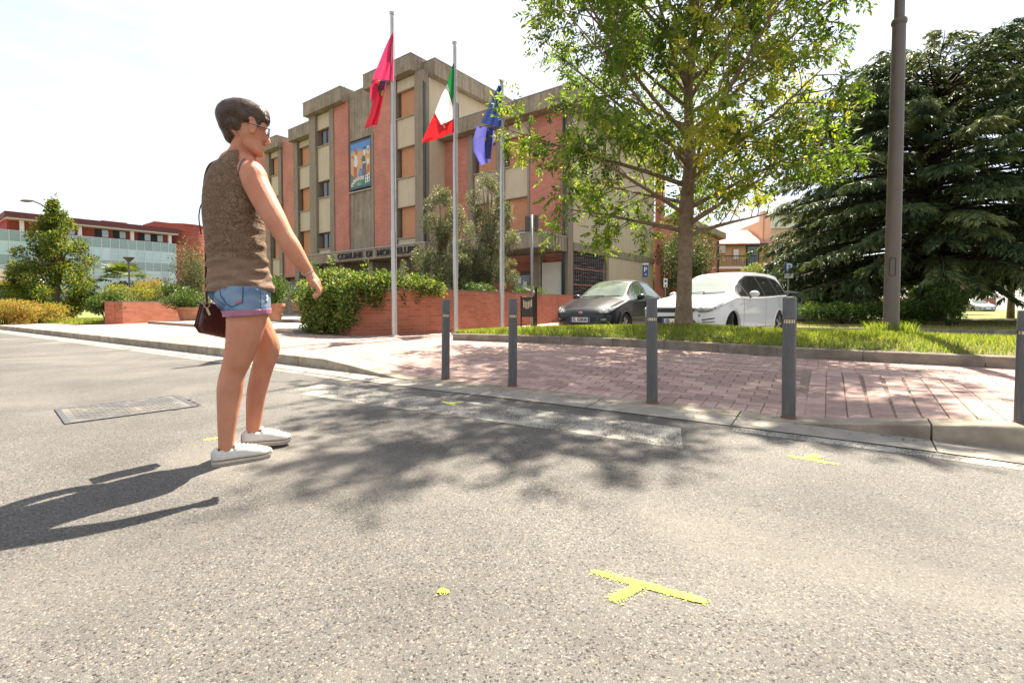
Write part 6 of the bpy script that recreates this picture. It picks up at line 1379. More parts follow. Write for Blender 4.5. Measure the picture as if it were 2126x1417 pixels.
M_DENIM = denim_mat(); PR = [(540, 493, .132, .088), (575, 496, .138, .094), (605, 498, .150, .104), (625, 502, .128, .098), (640, 506, .09, .08)]
def shorts_block(grow):
    b = MB(); V_, F_ = loft_rings(PR, grow); ring_close(b, V_, F_, 44)
    for (P, Rr) in (RLEG, LLEG): limb(b, P[:3], [r + grow * 1.15 for r in Rr[:3]])
    b.sphere(J(488, 618, -.05), .084 + grow, .084 + grow, .074 + grow); b.sphere(J(463, 604, .02), .062 + grow, .062 + grow, .060 + grow)
    return b
me = remesh(shorts_block(.009), 'shorts', .007, M_DENIM, None, 6, .5); zt_, zc_, zb_ = J(495, 590).z, J(500, 644).z, J(500, 655).z; tiltn = Vector((0, 0, 1)) - SR * .06
bm = bmesh.new(); bm.from_mesh(me); cut(J(495, 596), (0, 0, 1)); cut(J(512, 647, -.1), -tiltn); bm.to_mesh(me); bm.free(); sho = plink('denim_shorts', me); so = sho.modifiers.new('t', 'SOLIDIFY'); so.thickness = .003
M_CUFF = mat('pink_turn_up', (.36, .155, .22), .9, var=.15, vscale=30, bump=.3, bscale=60)
me = remesh(shorts_block(.0135), 'cuff', .007, M_CUFF, None, 6, .5); bm = bmesh.new(); bm.from_mesh(me); cut(J(512, 643, -.1), tiltn); cut(J(512, 655, -.1), -tiltn); bm.to_mesh(me); bm.free(); cf = plink('turn_up', me, sho); cf.matrix_parent_inverse = Matrix.Identity(4); cf.modifiers.new('t', 'SOLIDIFY').thickness = .004
# back pocket and side seam lying on the denim
bmb = bmesh.new(); bmb.from_mesh(sho.data); BV = BVHTree.FromBMesh(bmb)
def ribbon(path_, w, name, m, par):
    P = []
    for a, c in zip(path_, path_[1:]):
        for k in range(5): P.append((lerp(a[0], c[0], k / 5), lerp(a[1], c[1], k / 5)))
    P.append(path_[-1]); H = [on_skin(*p, .0022) for p in P]; vs = []
    for i, (p, n) in enumerate(H):
        t = (H[min(i + 1, len(H) - 1)][0] - H[max(i - 1, 0)][0])
        if t.length < 1e-6: t = UP
        sd = t.normalized().cross(n).normalized() * w / 2; vs += [p - sd, p + sd]
    q = MB(); q.add(vs, [(2 * i, 2 * i + 1, 2 * i + 3, 2 * i + 2) for i in range(len(H) - 1)]); o = plink(name, q.mesh(name, m, True), par); o.matrix_parent_inverse = Matrix.Identity(4); return o
M_STIT = mat('denim_seam', (.03, .065, .14), .9); M_PSTI = mat('pink_stitch', (.42, .14, .20), .9); M_BLEA = mat('bleached_denim', (.55, .58, .62), .9, var=.4, vscale=60)
ribbon([(457, 600), (458, 612), (470, 630), (481, 637), (504, 628), (505, 596)], .004, 'pocket_seam', M_STIT, sho); ribbon([(540, 600), (541, 620), (540, 642)], .004, 'side_seam', M_STIT, sho)
ribbon([(488, 630), (496, 626), (502, 622)], .010, 'pocket_stitching', M_PSTI, sho); ribbon([(437, 602), (450, 622), (468, 634)], .003, 'back_seam', M_STIT, sho)
ribbon([(553, 612), (555, 618), (553, 624)], .016, 'frayed_patch', M_BLEA, sho); bmb.free()
# ------------------------------------------------------------------ canvas shoes
M_CANV = mat('white_canvas', (.58, .55, .50), .85, var=.22, vscale=18, bump=.25, bscale=300); M_RUBB = mat('shoe_rubber', (.46, .41, .33), .6, var=.2, vscale=20); M_LINE = mat('shoe_line', (.10, .035, .035), .6); M_LACE = mat('shoe_lace', (.80, .78, .75), .8)
def shoe(pos, dr, pitch, lab, sc_=.93):
    t = empty('canvas_shoe', pos); t.parent = PERSON; t.matrix_parent_inverse = PINV; t.rotation_euler = Euler((0, pitch, math.atan2(dr.y, dr.x)), 'XYZ'); t['label'] = lab; t.scale = (sc_, 1.0, 1.0)
    LX = [0, .012, .04, .09, .14, .19, .23, .255, .272, .28]; HW = [.016, .028, .035, .036, .040, .045, .045, .038, .024, .008]; HT = [.062, .075, .082, .082, .078, .066, .054, .047, .040, .034]
    def prof(x): return interp(x, LX, HW), interp(x, LX, HT)
    n = 30; m_ = 14; vs = []; xs = [.28 * (.5 - .5 * math.cos(math.pi * i / n)) for i in range(n + 1)]
    for x in xs:
        w, h = prof(x)
        for j in range(m_ + 1):
            a = math.pi * j / m_; c, s_ = math.cos(a), math.sin(a); vs.append((x, w * (abs(c) ** .7) * (1 if c > 0 else -1), .022 + (h - .022) * (s_ ** .75)))
    F = []
    for i in range(n):
        for j in range(m_):
            xm = (xs[i] + xs[i + 1]) / 2
            if .03 < xm < .098 and 4 <= j <= 9: continue                                        # foot opening
            F.append((i * (m_ + 1) + j, (i + 1) * (m_ + 1) + j, (i + 1) * (m_ + 1) + j + 1, i * (m_ + 1) + j + 1))
    q = MB(); q.add(vs, F); o = q.build('upper', M_CANV, t, smooth_=True); o.modifiers.new('t', 'SOLIDIFY').thickness = .003
    def outline(g): return [(x, prof(x)[0] + g) for x in xs] + [(x, -prof(x)[0] - g) for x in reversed(xs)]
    def slab(name, g, z0, z1, m):
        P = outline(g); k = len(P); lift = lambda x: .012 * max(0, (x - .22) / .06) ** 2
        v = [(x, y, z + lift(x)) for z in (z0, z1) for x, y in P]; q = MB(); q.add(v, [tuple(range(k)), tuple(range(2 * k - 1, k - 1, -1))] + [((i + 1) % k, i, k + i, k + (i + 1) % k) for i in range(k)]); return q.build(name, m, t, auto=35)
    slab('sole', .004, .0, .026, M_RUBB); slab('stripe', .0052, .0235, .0265, M_LINE); slab('stripe', .0052, .006, .0085, M_LINE)
    q = MB(); vs = []; k = 0                                                                 # toe cap
    for x in [v for v in xs if v > .226]:
        w, h = prof(x)
        for j in range(m_ + 1):
            a = math.pi * j / m_; c, s_ = math.cos(a), math.sin(a); vs.append((x + .001, (w + .002) * (abs(c) ** .7) * (1 if c > 0 else -1), .022 + (h + .002 - .022) * (s_ ** .75)))
        k += 1
    q.add(vs, [(i * (m_ + 1) + j, (i + 1) * (m_ + 1) + j, (i + 1) * (m_ + 1) + j + 1, i * (m_ + 1) + j + 1) for i in range(k - 1) for j in range(m_)]); q.build('toe_cap', M_RUBB, t, smooth_=True)
    q = MB()
    for i in range(6):
        x = .105 + i * .019; w, h = prof(x); q.tube([(x, -.022, h - .004), (x + .004, 0, h + .005), (x, .022, h - .004)], .0036, 6)
    for s_ in (-1, 1): q.tube([(.11, 0, .086), (.10, s_ * .02, .088), (.112, s_ * .032, .078), (.118, s_ * .012, .082)], .003, 6)
    q.build('lace', M_LACE, t, smooth_=True)
    q = MB(); q.obox((.085, -.018, .076), (.025, 0, .016), (0, .036, 0), (.003, 0, .004)); q.build('tongue', M_CANV, t)
    q = MB()
    for i in range(5):
        for s_ in (-1, 1): q.sphere((.108 + i * .02, s_ * .026, prof(.108 + i * .02)[1] - .010), .0032, nu=8, nv=5)
    q.build('eyelet', mat('eyelet_metal', (.35, .35, .36), .3, metal=.9), t, kind='stuff')
    return t
rd = Vector((.80, .60, 0)).normalized(); p = J(470, 930, -.13); shoe(Vector((p.x, p.y, 0)) - rd * .062, rd, 0, 'near white canvas shoe flat on the road')
ld = Vector((.80, .60, 0)).normalized(); p = J(527, 900, .09); shoe(Vector((p.x, p.y, .028)) - ld * .060, ld, R(4), 'far white canvas shoe with its heel raised', .86)
# ------------------------------------------------------------------ glasses
GL = empty('glasses', J(550, 277)); GL.parent = PERSON; GL.matrix_parent_inverse = PINV; gl0 = J(550, 277); M_FRAME = mat('glasses_frame', (.02, .015, .03), .3)
for s_ in (-1, 1):
    c = HF * .012 + HS * s_ * .033 - UP * .004; q = MB(); rim = [c + HS * .026 * math.cos(a) - HF * .004 * s_ * math.cos(a) + UP * .020 * math.sin(a) for a in np.linspace(0, 6.283, 25)]; q.tube(rim, .0024, 6); q.build('rim', M_FRAME, GL)
    q = MB(); q.add([c + HS * .025 * math.cos(a) + UP * .019 * math.sin(a) for a in np.linspace(0, 6.0, 20)], [tuple(range(20))]); lm = mat('lens_glass', (.9, .9, .9), .02, trans=1.0); q.build('lens', lm, GL)
    q = MB(); q.tube([c + HS * s_ * .026 + UP * .010, c + HS * s_ * .038 + UP * .008 - HF * .012, HS * s_ * .074 - HF * .085 + UP * .012], [.0035, .003, .0025], 6); q.build('temple', M_FRAME, GL)
q = MB(); q.tube([HF * .012 - HS * .008, HF * .016 + UP * .004, HF * .012 + HS * .008], .002, 6); q.build('bridge', M_FRAME, GL)
# ------------------------------------------------------------------ shoulder bag
M_LEATH = mat('maroon_leather', (.105, .018, .014), .35, var=.3, vscale=12, bump=.3, bscale=60, spec=.5, col2=(.06, .010, .009), c2scale=8); M_STRAP = mat('strap_leather', (.05, .02, .014), .6, var=.2, vscale=20)
bp0 = J(441, 660, .13); bag = empty('shoulder_bag', bp0, 0, label='maroon leather satchel hanging at the hip of the walking person', cat='bag')
bu = (SR * .93 + Vector((-.49, .87, 0)) * .35).normalized(); bn = Vector((-bu.y, bu.x, 0)); M3 = Matrix((bu, bn, UP)).transposed(); RT = Matrix.Rotation(R(18), 3, 'Y'); MBAG = M3 @ RT
def bagpoly(poly, y0, y1, name, m, bev=.006):
    q = MB(); q.prism(poly, MBAG @ Vector((0, y0, 0)), MBAG @ Vector((1, 0, 0)), MBAG @ Vector((0, 0, 1)), MBAG @ Vector((0, y1 - y0, 0))); return q.build(name, m, bag, bevel=bev)
bo = [(-.068, .055), (.11, .07), (.125, -.06), (.10, -.085), (-.03, -.09), (-.062, -.06)]
bagpoly(bo, -.04, .04, 'bag_body', M_LEATH, .014); bagpoly([(-.075, .062), (.115, .076), (.12, .0), (.09, -.035), (-.03, -.03), (-.07, .01)], -.05, -.041, 'flap', M_LEATH); bagpoly([(-.074, .063), (.113, .077), (.112, .083), (-.073, .069)], -.05, .045, 'top_edge', M_LEATH, .003)
for yy in (-.015, .015): bagpoly([(a * 1.02 - .004, c * 1.02) for a, c in bo], yy - .003, yy + .003, 'gusset_seam', M_STRAP, .002)
rc = J(429.5, 634, .06) - bp0
q = MB(); q.tube([rc + SR * .014 * math.cos(a) + UP * .016 * math.sin(a) for a in np.linspace(0, 6.283, 5)], .0022, 6); q.build('strap_ring', mat('brass', (.55, .48, .36), .3, metal=.9), bag); q = MB(); q.bar(rc - UP * .015, rc + SR * .012 - UP * .05, .010, .004, up=(0, -1, 0)); q.build('clasp', MATS['brass'], bag)
def strapline(pts, w, name):
    P = [J(*p) - bp0 for p in pts]; c, _ = crom([tuple(p) for p in P], 6); c = [Vector(x) for x in c]; vs = []
    for i, p in enumerate(c):
        t = (c[min(i + 1, len(c) - 1)] - c[max(i - 1, 0)]).normalized(); sd = t.cross(Vector((-.49, .87, 0))).normalized() * w / 2; vs += [p - sd, p + sd]
    q = MB(); q.add(vs, [(2 * i, 2 * i + 1, 2 * i + 3, 2 * i + 2) for i in range(len(c) - 1)]); o = q.build(name, M_STRAP, bag, smooth_=True); o.modifiers.new('t', 'SOLIDIFY').thickness = .003
strapline([(430, 632, .06), (428, 590, .08), (427.5, 540, .07), (427, 480, .07), (424, 430, .07), (423, 395, .07), (427, 362, .06), (436, 342, .055), (452, 333, .09)], .011, 'strap'); strapline([(423, 418, .06), (416, 430, .055), (413, 450, .055), (415, 470, .055), (418, 487, .055)], .006, 'strap_tail')
q = MB(); q.tube([J(422, 405, .06) - bp0, J(422.5, 418, .06) - bp0], .008, 8); q.build('buckle', M_STRAP, bag)
# ------------------------------------------------------------------ street lamp post on the island
M_LPOST = mat('lamp_post_paint', (.125, .105, .09), .5, var=.12, vscale=6, spec=.4)
lp = empty('lamp_post', (5.82, 7.42, .28), label='tall brown-grey lamp post rising from the grass island', cat='lamp post')
b = MB(); b.lathe([(.102, -.2), (.098, 1.5), (.085, 4.70)], 28); b.build('shaft', M_LPOST, lp, auto=40)
b = MB(); b.lathe([(.09, 4.68), (.10, 4.70), (.10, 4.74), (.09, 4.76)], 28); b.build('collar', M_LPOST, lp, auto=40)
b = MB(); b.lathe([(.066, 4.74), (.055, 8.6)], 24); b.build('upper_shaft', M_LPOST, lp, auto=40)
b = MB(); b.tube([(0, 0, 8.5), (-.3, .2, 8.9), (-1.2, .8, 9.1)], [.05, .045, .04], 10); b.build('arm', M_LPOST, lp, smooth_=True)
b = MB(); b.sphere((-1.5, 1.0, 9.1), .38, .2, .09); b.build('lamp_head', M_LPOST, lp, smooth_=True)
dv = Vector((-.62, -.78, 0)); sv = Vector((.78, -.62, 0)); q = MB(); hw, hh = .038, .135; c = dv * .099 + Vector((0, 0, 1.05))
pts = []
for (sx, sz) in ((1, 1), (-1, 1), (-1, -1), (1, -1)):
    for k in range(5):
        a = math.atan2(sz, sx) - .785 + k * .3927; pts.append(c + sv * (sx * (hw - .015) + .015 * math.cos(a)) + Vector((0, 0, sz * (hh - .015) + .015 * math.sin(a))))
pts.append(pts[0]); q.tube(pts, .004, 5); q.build('service_door', M_BLK, lp)
# ------------------------------------------------------------------ glass fronted building, far left
A52 = R(52.6); gb = empty('office_building', (-63.5, 60, -.08), A52, label='long office building with green glass panels and dark red roof', cat='building')
M_GPAN = mat('green_glass_panel', (.20, .30, .285), .12, var=.12, vscale=.6, spec=.9, rnd=.10); M_GWIN = mat('green_window_glass', (.36, .50, .50), .06, var=.35, vscale=.35, spec=1.0, rnd=.18); M_MULL = mat('white_mullion', (.62, .64, .62), .5)
M_RBR = mat('red_render', (.33, .085, .055), .85, var=.15, vscale=1.5); M_ROOFR = mat('roof_fascia', (.115, .035, .032), .7, var=.15, vscale=2); M_WCOL = mat('white_render', (.68, .66, .62), .8)
def GB(name, m, *bx, parent=gb):
    b = MB()
    for q in bx: b.box(*q)
    return b.build(name, m, parent)
rows = [10.1, 8.72, 7.05, 5.72, 4.1, 2.4, .6]; nc = 34; x0g = -15.; gm = {}
for r_ in range(6):
    for c in range(nc):
        key = (r_, random.randrange(4))
        if key not in gm: gm[key] = MB().box(.03, .955, -.05, .0, 0, rows[r_] - rows[r_ + 1] - .05, r=random.random()).mesh('glass_panel', [M_GWIN if r_ in (1, 3, 4) else M_GPAN])
        o = bpy.data.objects.new('glass_panel', gm[key]); COL.objects.link(o); o.parent = gb; o.location = (x0g + c, random.choice((0, 0, 0, -.02)), rows[r_ + 1] + .025)
mv = MB().box(-.035, .025, -.09, .0, .6, 10.15).mesh('mullion', [M_MULL])
for c in range(nc + 1):
    o = bpy.data.objects.new('mullion', mv); COL.objects.link(o); o.parent = gb; o.location = (x0g + c, 0, 0)
for z in rows: GB('transom', M_MULL, (x0g, x0g + nc, -.08, .0, z - .025, z + .025))
GB('core_wall', M_RBR, (x0g, 21.5, .02, 14, 0, 10.05)); GB('end_wall', M_RBR, (19.05, 21.5, -.1, .02, 0, 10.1)); GB('penthouse_wall', M_RBR, (1.0, 18.5, 1.2, 10, 10.06, 11.5))
for x in (2.0, 7.6, 13.4, 18.1): GB('column', M_WCOL, (x, x + .4, .1, .5, 10.1, 11.45))
for x in (4.2, 6.0, 9.6, 11.6, 14.6, 16.2): w = GB('window', M_BLK, (x, x + 1.5, 1.1, 1.2, 10.3, 11.4)); GB('pane', M_GWIN, (x + .75, x + 1.45, 1.05, 1.1, 10.35, 11.35), parent=w)
GB('roof_slab', M_ROOFR, (.6, 19.3, -.8, 11, 11.62, 12.35)); GB('soffit', M_WCOL, (.7, 19.2, -.7, 10.9, 11.5, 11.62)); GB('roof_box', M_RBR, (11, 14, 4, 6, 12.35, 13.1))
b = MB(); b.lathe([(3.0, 0), (3.0, 13.3), (3.1, 13.32), (3.1, 13.5), (.01, 13.5)], 40, (21.5, 3.4, 0)); b.build('stair_tower', M_RBR, gb, auto=40)
b = MB()
for z in np.arange(10.4, 13.2, .45): b.lathe([(3.005, z), (3.02, z + .02), (3.005, z + .04)], 40, (21.5, 3.4, 0))
b.build('tower_course', M_ROOFR, gb, kind='stuff'); GB('tower_wall', M_RBR, (16.5, 21.4, .6, 6, 12.36, 13.35))
# kiosk at the left edge
kk = empty('kiosk', (D(0, 610, 24).x - .6, 24, .05), R(20), label='dark green kiosk with yellow awning at the left edge', cat='kiosk')
b = MB(); b.box(-1.5, 1.4, 0, 2, 0, 1.7); b.build('cabin', mat('kiosk_green', (.012, .05, .035), .5), kk); b = MB(); b.box(-1.6, 1.7, -.5, .0, 1.66, 1.86); b.build('awning', mat('kiosk_yellow', (.62, .42, .02), .6), kk); b = MB(); b.box(-1.6, -1.25, -.15, -.02, 0, 1.0); b.build('sign_panel', MATS['kiosk_yellow'], kk)
b = MB(); b.box(-1.5, 1.4, .0, 2, 1.87, 2.5); b.build('roof_board', M_WCOL, kk)
# street lamps left
t = empty('street_lamp', D(112, 640, 27), label='curved arm street lamp rising behind the cone shaped tree', cat='street lamp'); t.location.z = .1; h = D(110, 437, 27).z - .1; a2 = D(66, 416, 27); a1 = D(85, 424, 27); o = Vector(t.location)
b = MB(); b.tube([(0, 0, 0), (0, 0, h), a1 - o, a2 - o], [.09, .06, .045, .04], 8); b.build('post', M_LPOST, t, smooth_=True); hd_ = D(55, 417, 27) - o; b = MB(); b.sphere(hd_, .34, .16, .075); b.build('lamp_head', M_LPOST, t, smooth_=True)
t = empty('lantern_post', D(270, 640, 20.5), label='low lantern post with funnel shaped head beside the palm', cat='street lamp'); t.location.z = .1; h = D(270, 543, 20.5).z - .1
b = MB(); b.lathe([(.045, 0), (.03, h)], 10); b.build('post', M_LPOST, t, auto=40); b = MB(); b.lathe([(.05, h), (.2, h + .16), (.21, h + .18), (.02, h + .2)], 16); b.build('lantern', M_LPOST, t, auto=40)
# grass verge left
M_LAWN = mat('lawn', (.11, .14, .03), .95, var=.35, vscale=5, bump=.6, bscale=60, col2=(.19, .18, .06), c2scale=.8)
sheet('verge', [(-30, 19), (-17.2, 17.0), (-13.6, 15.2), (-13.2, 17.5), (-14, 24), (-20, 40), (-60, 60), (-70, 40)], .135, M_LAWN, kind='structure')
pts = [(x, y, .13) for x, y in ((random.uniform(-21, -13.6), random.uniform(15.4, 20)) for _ in range(9000)) if y > 17.0 - (x + 17.2) * .5 + .05 or x > -13.8]
grass_patch('verge_grass', pts, .04, .12, .008, M_GRASS, label='short grass on the verge under the left shrubs', cat='grass', kind='stuff')
# ------------------------------------------------------------------ right background: houses
M_PEACH = mat('peach_render', (.56, .345, .19), .85, var=.08, vscale=.8); M_PEACH2 = mat('pale_render', (.58, .42, .27), .85, var=.08, vscale=.8); M_PINKW = mat('pink_brick_wall', (.46, .17, .13), .85, var=.1, vscale=3)
M_TILE = mat('roof_tile', (.52, .27, .21), .8, var=.2, vscale=3, rnd=.2)
hs_ = empty('tiled_house', (D(1540, 600, 50).x, 50, -.08), R(-6), label='peach rendered house with pink tiled roof and balcony', cat='house'); X = lambda px: (px - 1540) * 50 / FPX; Z = lambda py: .85 + (631 - py) * 49.2 / FPX
def HB(name, m, *bx, parent=hs_):
    b = MB()
    for q in bx: b.box(*q)
    return b.build(name, m, parent)
HB('wall', M_PEACH, (X(1462), X(1598), 1.5, 9, 0, Z(501))); HB('wall', M_PEACH2, (X(1598), X(1700), .2, 9, 0, Z(447))); HB('parapet', M_WCOL, (X(1598) - .1, X(1700), .05, .15, Z(473), Z(447)))
HB('roof_cap', mat('roof_board_dark', (.09, .055, .045), .7), (X(1600), X(1700), -.3, 3, Z(447), Z(441))); HB('chimney', M_PEACH2, (X(1595), X(1604), 2, 3, Z(500), Z(430)))
b = MB(); n = 34; zz0, zz1 = Z(503), Z(458)
for i in range(n):
    xa = lerp(X(1470), X(1600), i / n); xb = lerp(X(1470), X(1600), (i + 1) / n); r = (xb - xa) / 2; vs = []
    for (y, z) in ((.9, zz0), (6.5, zz1)):
        for k in range(5): a = math.pi * k / 4; vs.append((xa + r - r * math.cos(a), y, z + r * .8 * math.sin(a)))
    b.add(vs, [(k, k + 1, k + 6, k + 5) for k in range(4)])
b.build('roof_tile_rows', M_TILE, hs_, kind='stuff'); HB('roof_deck', MATS['roof_board_dark'], (X(1470), X(1600), .9, 1.1, Z(506), zz0))
b = MB(); b.add([(X(1470), .9, zz0 - .02), (X(1600), .9, zz0 - .02), (X(1600), 6.5, zz1 - .02), (X(1470), 6.5, zz1 - .02)], [(0, 1, 2, 3)]); b.build('roof', M_TILE, hs_)
HB('balcony_slab', M_WCOL, (X(1494), X(1572), .4, 1.5, Z(556), Z(551))); b = MB()
for i in range(24): x = lerp(X(1495), X(1571), i / 23); b.box(x - .015, x + .015, .43, .46, Z(551), Z(529))
b.box(X(1494), X(1572), .42, .47, Z(530), Z(528)); b.build('railing', M_BLK, hs_)
for (a, c, e, f) in ((1558, 1584, 505, 550), (1497, 1515, 504, 522), (1609, 1621, 502, 520)):
    y = 1.4 if a < 1598 else .12; w = HB('window', M_BLK, (X(a), X(c), y, y + .08, Z(f), Z(e))); HB('pane', M_GLASS, (X(a) + .1, X(c) - .1, y - .02, y - .005, Z(f) + .1, Z(e) - .1), parent=w)
HB('awning', mat('pale_blind', (.45, .40, .33), .8), (X(1496), X(1512), .9, 1.4, Z(522), Z(504))); HB('boiler_box', M_WCOL, (X(1531), X(1541), 1.2, 1.5, Z(535), Z(513))); b = MB(); b.tube([(X(1600), .0, Z(500)), (X(1600), .0, Z(545))], .06, 6); b.build('downpipe', M_BLK, hs_)
bw = empty('brick_house', (D(1470, 600, 44).x, 44, -.08), R(4), label='dark red brick house with shallow gable behind the evergreen tree', cat='house'); X = lambda px: (px - 1470) * 44 / FPX; Z = lambda py: .85 + (631 - py) * 43.3 / FPX
b = MB(); b.prism([(X(1330), 0), (X(1492), 0), (X(1492), Z(497)), (X(1400), Z(455)), (X(1330), Z(485))], (0, 6, 0), (1, 0, 0), (0, 0, 1), (0, -6, 0)); b.build('wall', M_PINKW, bw)
b = MB(); b.obox((X(1395), -.6, Z(452)), (X(1500) - X(1395), 0, Z(496) - Z(452)), (0, 6.6, 0), (0, 0, .5)); b.build('roof', M_FCON, bw); b = MB(); b.tube([(X(1490), -.1, 0), (X(1490), -.1, Z(500))], .07, 8); b.build('downpipe', M_BLK, bw)
b = MB(); b.box(X(1352), X(1420), -.06, -.01, 1, 3.2); b.build('doorway', mat('dark_red_brick', (.16, .04, .03), .9), bw)
# ------------------------------------------------------------------ signs
M_SBLUE = mat('sign_blue', (.01, .075, .34), .4); M_SWH = mat('sign_white', (.74, .74, .72), .5); M_SRED = mat('sign_red', (.50, .02, .025), .4); M_SGREY = mat('sign_back', (.13, .125, .115), .55, metal=.3, var=.15, vscale=8); M_SPOST = mat('sign_post', (.27, .28, .26), .45, metal=.5)
def sign(px, base_z, d, lab, group='road signs around the car park'):
    p = D(px, 600, d); t = empty('road_sign', (p.x, p.y, base_z), label=lab, cat='sign', group=group); return t, lambda py: D(px, py, d).z - base_z, d / FPX
def txt(t, s, size, x, y, z, m, bold=.01, name='lettering', par=None): return text_mesh(s, size, .002, name, m, par or t, Matrix.Translation((x, y, z)) @ Matrix.Rotation(R(90), 4, 'X'), bold=bold)
t, zf, u = sign(1636, -.08, 20, 'square blue parking sign with white letter P beside the white car'); b = MB(); b.tube([(0, 0, 0), (0, 0, zf(548))], .03, 10); b.build('post', M_SPOST, t, smooth_=True)
w = 9 * u; b = MB(); b.box(-w, w, -.05, -.035, zf(567), zf(546)); pl = b.build('sign_plate', M_SBLUE, t, bevel=.01); txt(t, 'P', 19 * u * 1.25, 0, -.053, (zf(567) + zf(546)) / 2, M_SWH, .018, 'letter', pl); b = MB(); b.box(-w, w, -.05, -.035, zf(577), zf(567.6)); sp_ = b.build('lower_plate', M_SWH, t); b = MB(); b.box(-.1, -.02, -.054, -.051, zf(573), zf(571.5)); b.box(.02, .06, -.054, -.051, zf(574), zf(570)); b.build('symbol', M_INK, sp_)
t, zf, u = sign(1599.5, -.08, 21, 'round red and blue no parking sign on white panel behind the white car'); b = MB(); b.tube([(0, 0, 0), (0, 0, zf(568))], .03, 8); b.build('post', M_SPOST, t, smooth_=True); w = 7.5 * u; b = MB(); b.box(-w, w, -.05, -.035, zf(590), zf(565)); pl = b.build('sign_plate', M_SWH, t); zc = zf(572.5)
for (r, m, y) in ((5.6 * u, M_SRED, -.052), (4.2 * u, M_SBLUE, -.056)): b = MB(); b.tube([(0, y + .004, zc), (0, y, zc)], r, 24); b.build('disc', m, pl)
b = MB(); b.bar((-3.2 * u, -.059, zc + 3.2 * u), (3.2 * u, -.059, zc - 3.2 * u), .003, 1.4 * u, up=(0, 1, 0)); b.build('slash', M_SRED, pl); b = MB(); b.box(.0, .06, -.053, -.05, zf(588), zf(583)); b.build('symbol', M_INK, pl)
t, zf, u = sign(1339, -.08, 27, 'narrow blue parking sign with arrow at the corner of the town hall'); b = MB(); b.tube([(-.12, 0, 0), (-.12, 0, zf(546))], .03, 8); b.build('post', M_SPOST, t, smooth_=True); w = 5.5 * u; b = MB(); b.box(-w, w, -.05, -.035, zf(575), zf(551)); pl = b.build('sign_plate', M_SBLUE, t, bevel=.01); txt(t, 'P', .36, 0, -.053, zf(560), M_SWH, .012, 'letter', pl); txt(t, '\u2192', .2, 0, -.053, zf(570), M_SWH, .01, 'arrow', pl); b = MB(); b.box(-w * 1.2, w * 1.2, -.06, .02, zf(549.5), zf(546)); b.build('top_plate', M_SWH, t)
t, zf, u = sign(1381, -.08, 25, 'small white panel sign between the two parked cars'); b = MB(); b.tube([(0, 0, 0), (0, 0, zf(579))], .025, 8); b.build('post', M_SPOST, t, smooth_=True); w = 4 * u; b = MB(); b.box(-w, w, -.05, -.035, zf(596), zf(578)); pl = b.build('sign_plate', M_SWH, t); b = MB(); b.tube([(0, -.052, zf(583.5)), (0, -.055, zf(583.5))], 2.3 * u, 16); b.box(-.03, .03, -.055, -.051, zf(595), zf(591)); b.build('symbol', M_INK, pl)
t = empty('globe_lamp', D(1613, 640, 27), label='thin park lamp with white dome in front of the peach house', cat='street lamp'); t.location.z = -.08; h = D(1613, 536, 27).z + .08; b = MB(); b.lathe([(.045, 0), (.03, h)], 10); b.build('post', M_LPOST, t, auto=40); b = MB(); b.sphere((0, 0, h + .04), .15, .15, .11); b.build('dome', M_WCOL, t, smooth_=True)
# sign seen from behind, notice panel and little arrow sign at the planter
d = 13.4; p = D(1104, 600, d); t = empty('road_sign', (p.x, p.y, .2), label='square road sign seen from behind on a grey post', cat='sign', group='signs beside the brick planter'); b = MB(); b.tube([(0, 0, -.1), (0, 0, D(1104, 446, d).z - .2)], .036, 12); b.build('post', M_SPOST, t, smooth_=True)
u = d / FPX; zf = lambda py: D(1104, py, d).z - .2; b = MB(); b.add([(-14 * u, .05, zf(447.5)), (14 * u, .12, zf(444.5)), (14 * u, .12, zf(479)), (-14 * u, .05, zf(481.5)), (-14 * u, .065, zf(447.5)), (14 * u, .135, zf(444.5)), (14 * u, .135, zf(479)), (-14 * u, .065, zf(481.5))], [(3, 2, 1, 0), (4, 5, 6, 7), (0, 1, 5, 4), (1, 2, 6, 5), (2, 3, 7, 6), (3, 0, 4, 7)]); pl = b.build('sign_plate', M_SGREY, t); b = MB()
for py in (452, 475): b.box(-.06, .08, -.03, .085, zf(py) - .012, zf(py) + .012)
b.build('clamp', M_SPOST, t)
d = 13.2; p = D(1095, 636, d); t = empty('notice_panel', (p.x, p.y, .2), label='dark panel with striped pale crest standing before the brick wall', cat='sign', group='signs beside the brick planter'); u = d / FPX; zf = lambda py: D(1095, py, d).z - .2
b = MB(); b.box(-12.5 * u, 12.5 * u, 0, .05, zf(658), zf(616)); pl = b.build('panel', mat('panel_dark', (.028, .032, .024), .5), t, bevel=.008)
b = MB()
for i in range(6): x = (-9 + i * 3.2) * u; b.add([(x, -.004, zf(623 + 4 * math.sin(i * .6))), (x + 2.0 * u, -.004, zf(621 + 4 * math.sin(i * .6 + .4))), (x + 2.6 * u, -.004, zf(640 - abs(i - 2) * 1.4)), (x + .8 * u, -.004, zf(642 - abs(i - 2) * 1.6))], [(3, 2, 1, 0)])
b.build('crest', mat('crest_pale', (.48, .46, .36), .6), pl); b = MB()
for s_ in (-1, 1): b.box(s_ * 12.9 * u - .02, s_ * 12.9 * u + .02, .0, .04, -.15, zf(614))
b.build('leg', M_BLK, t); 
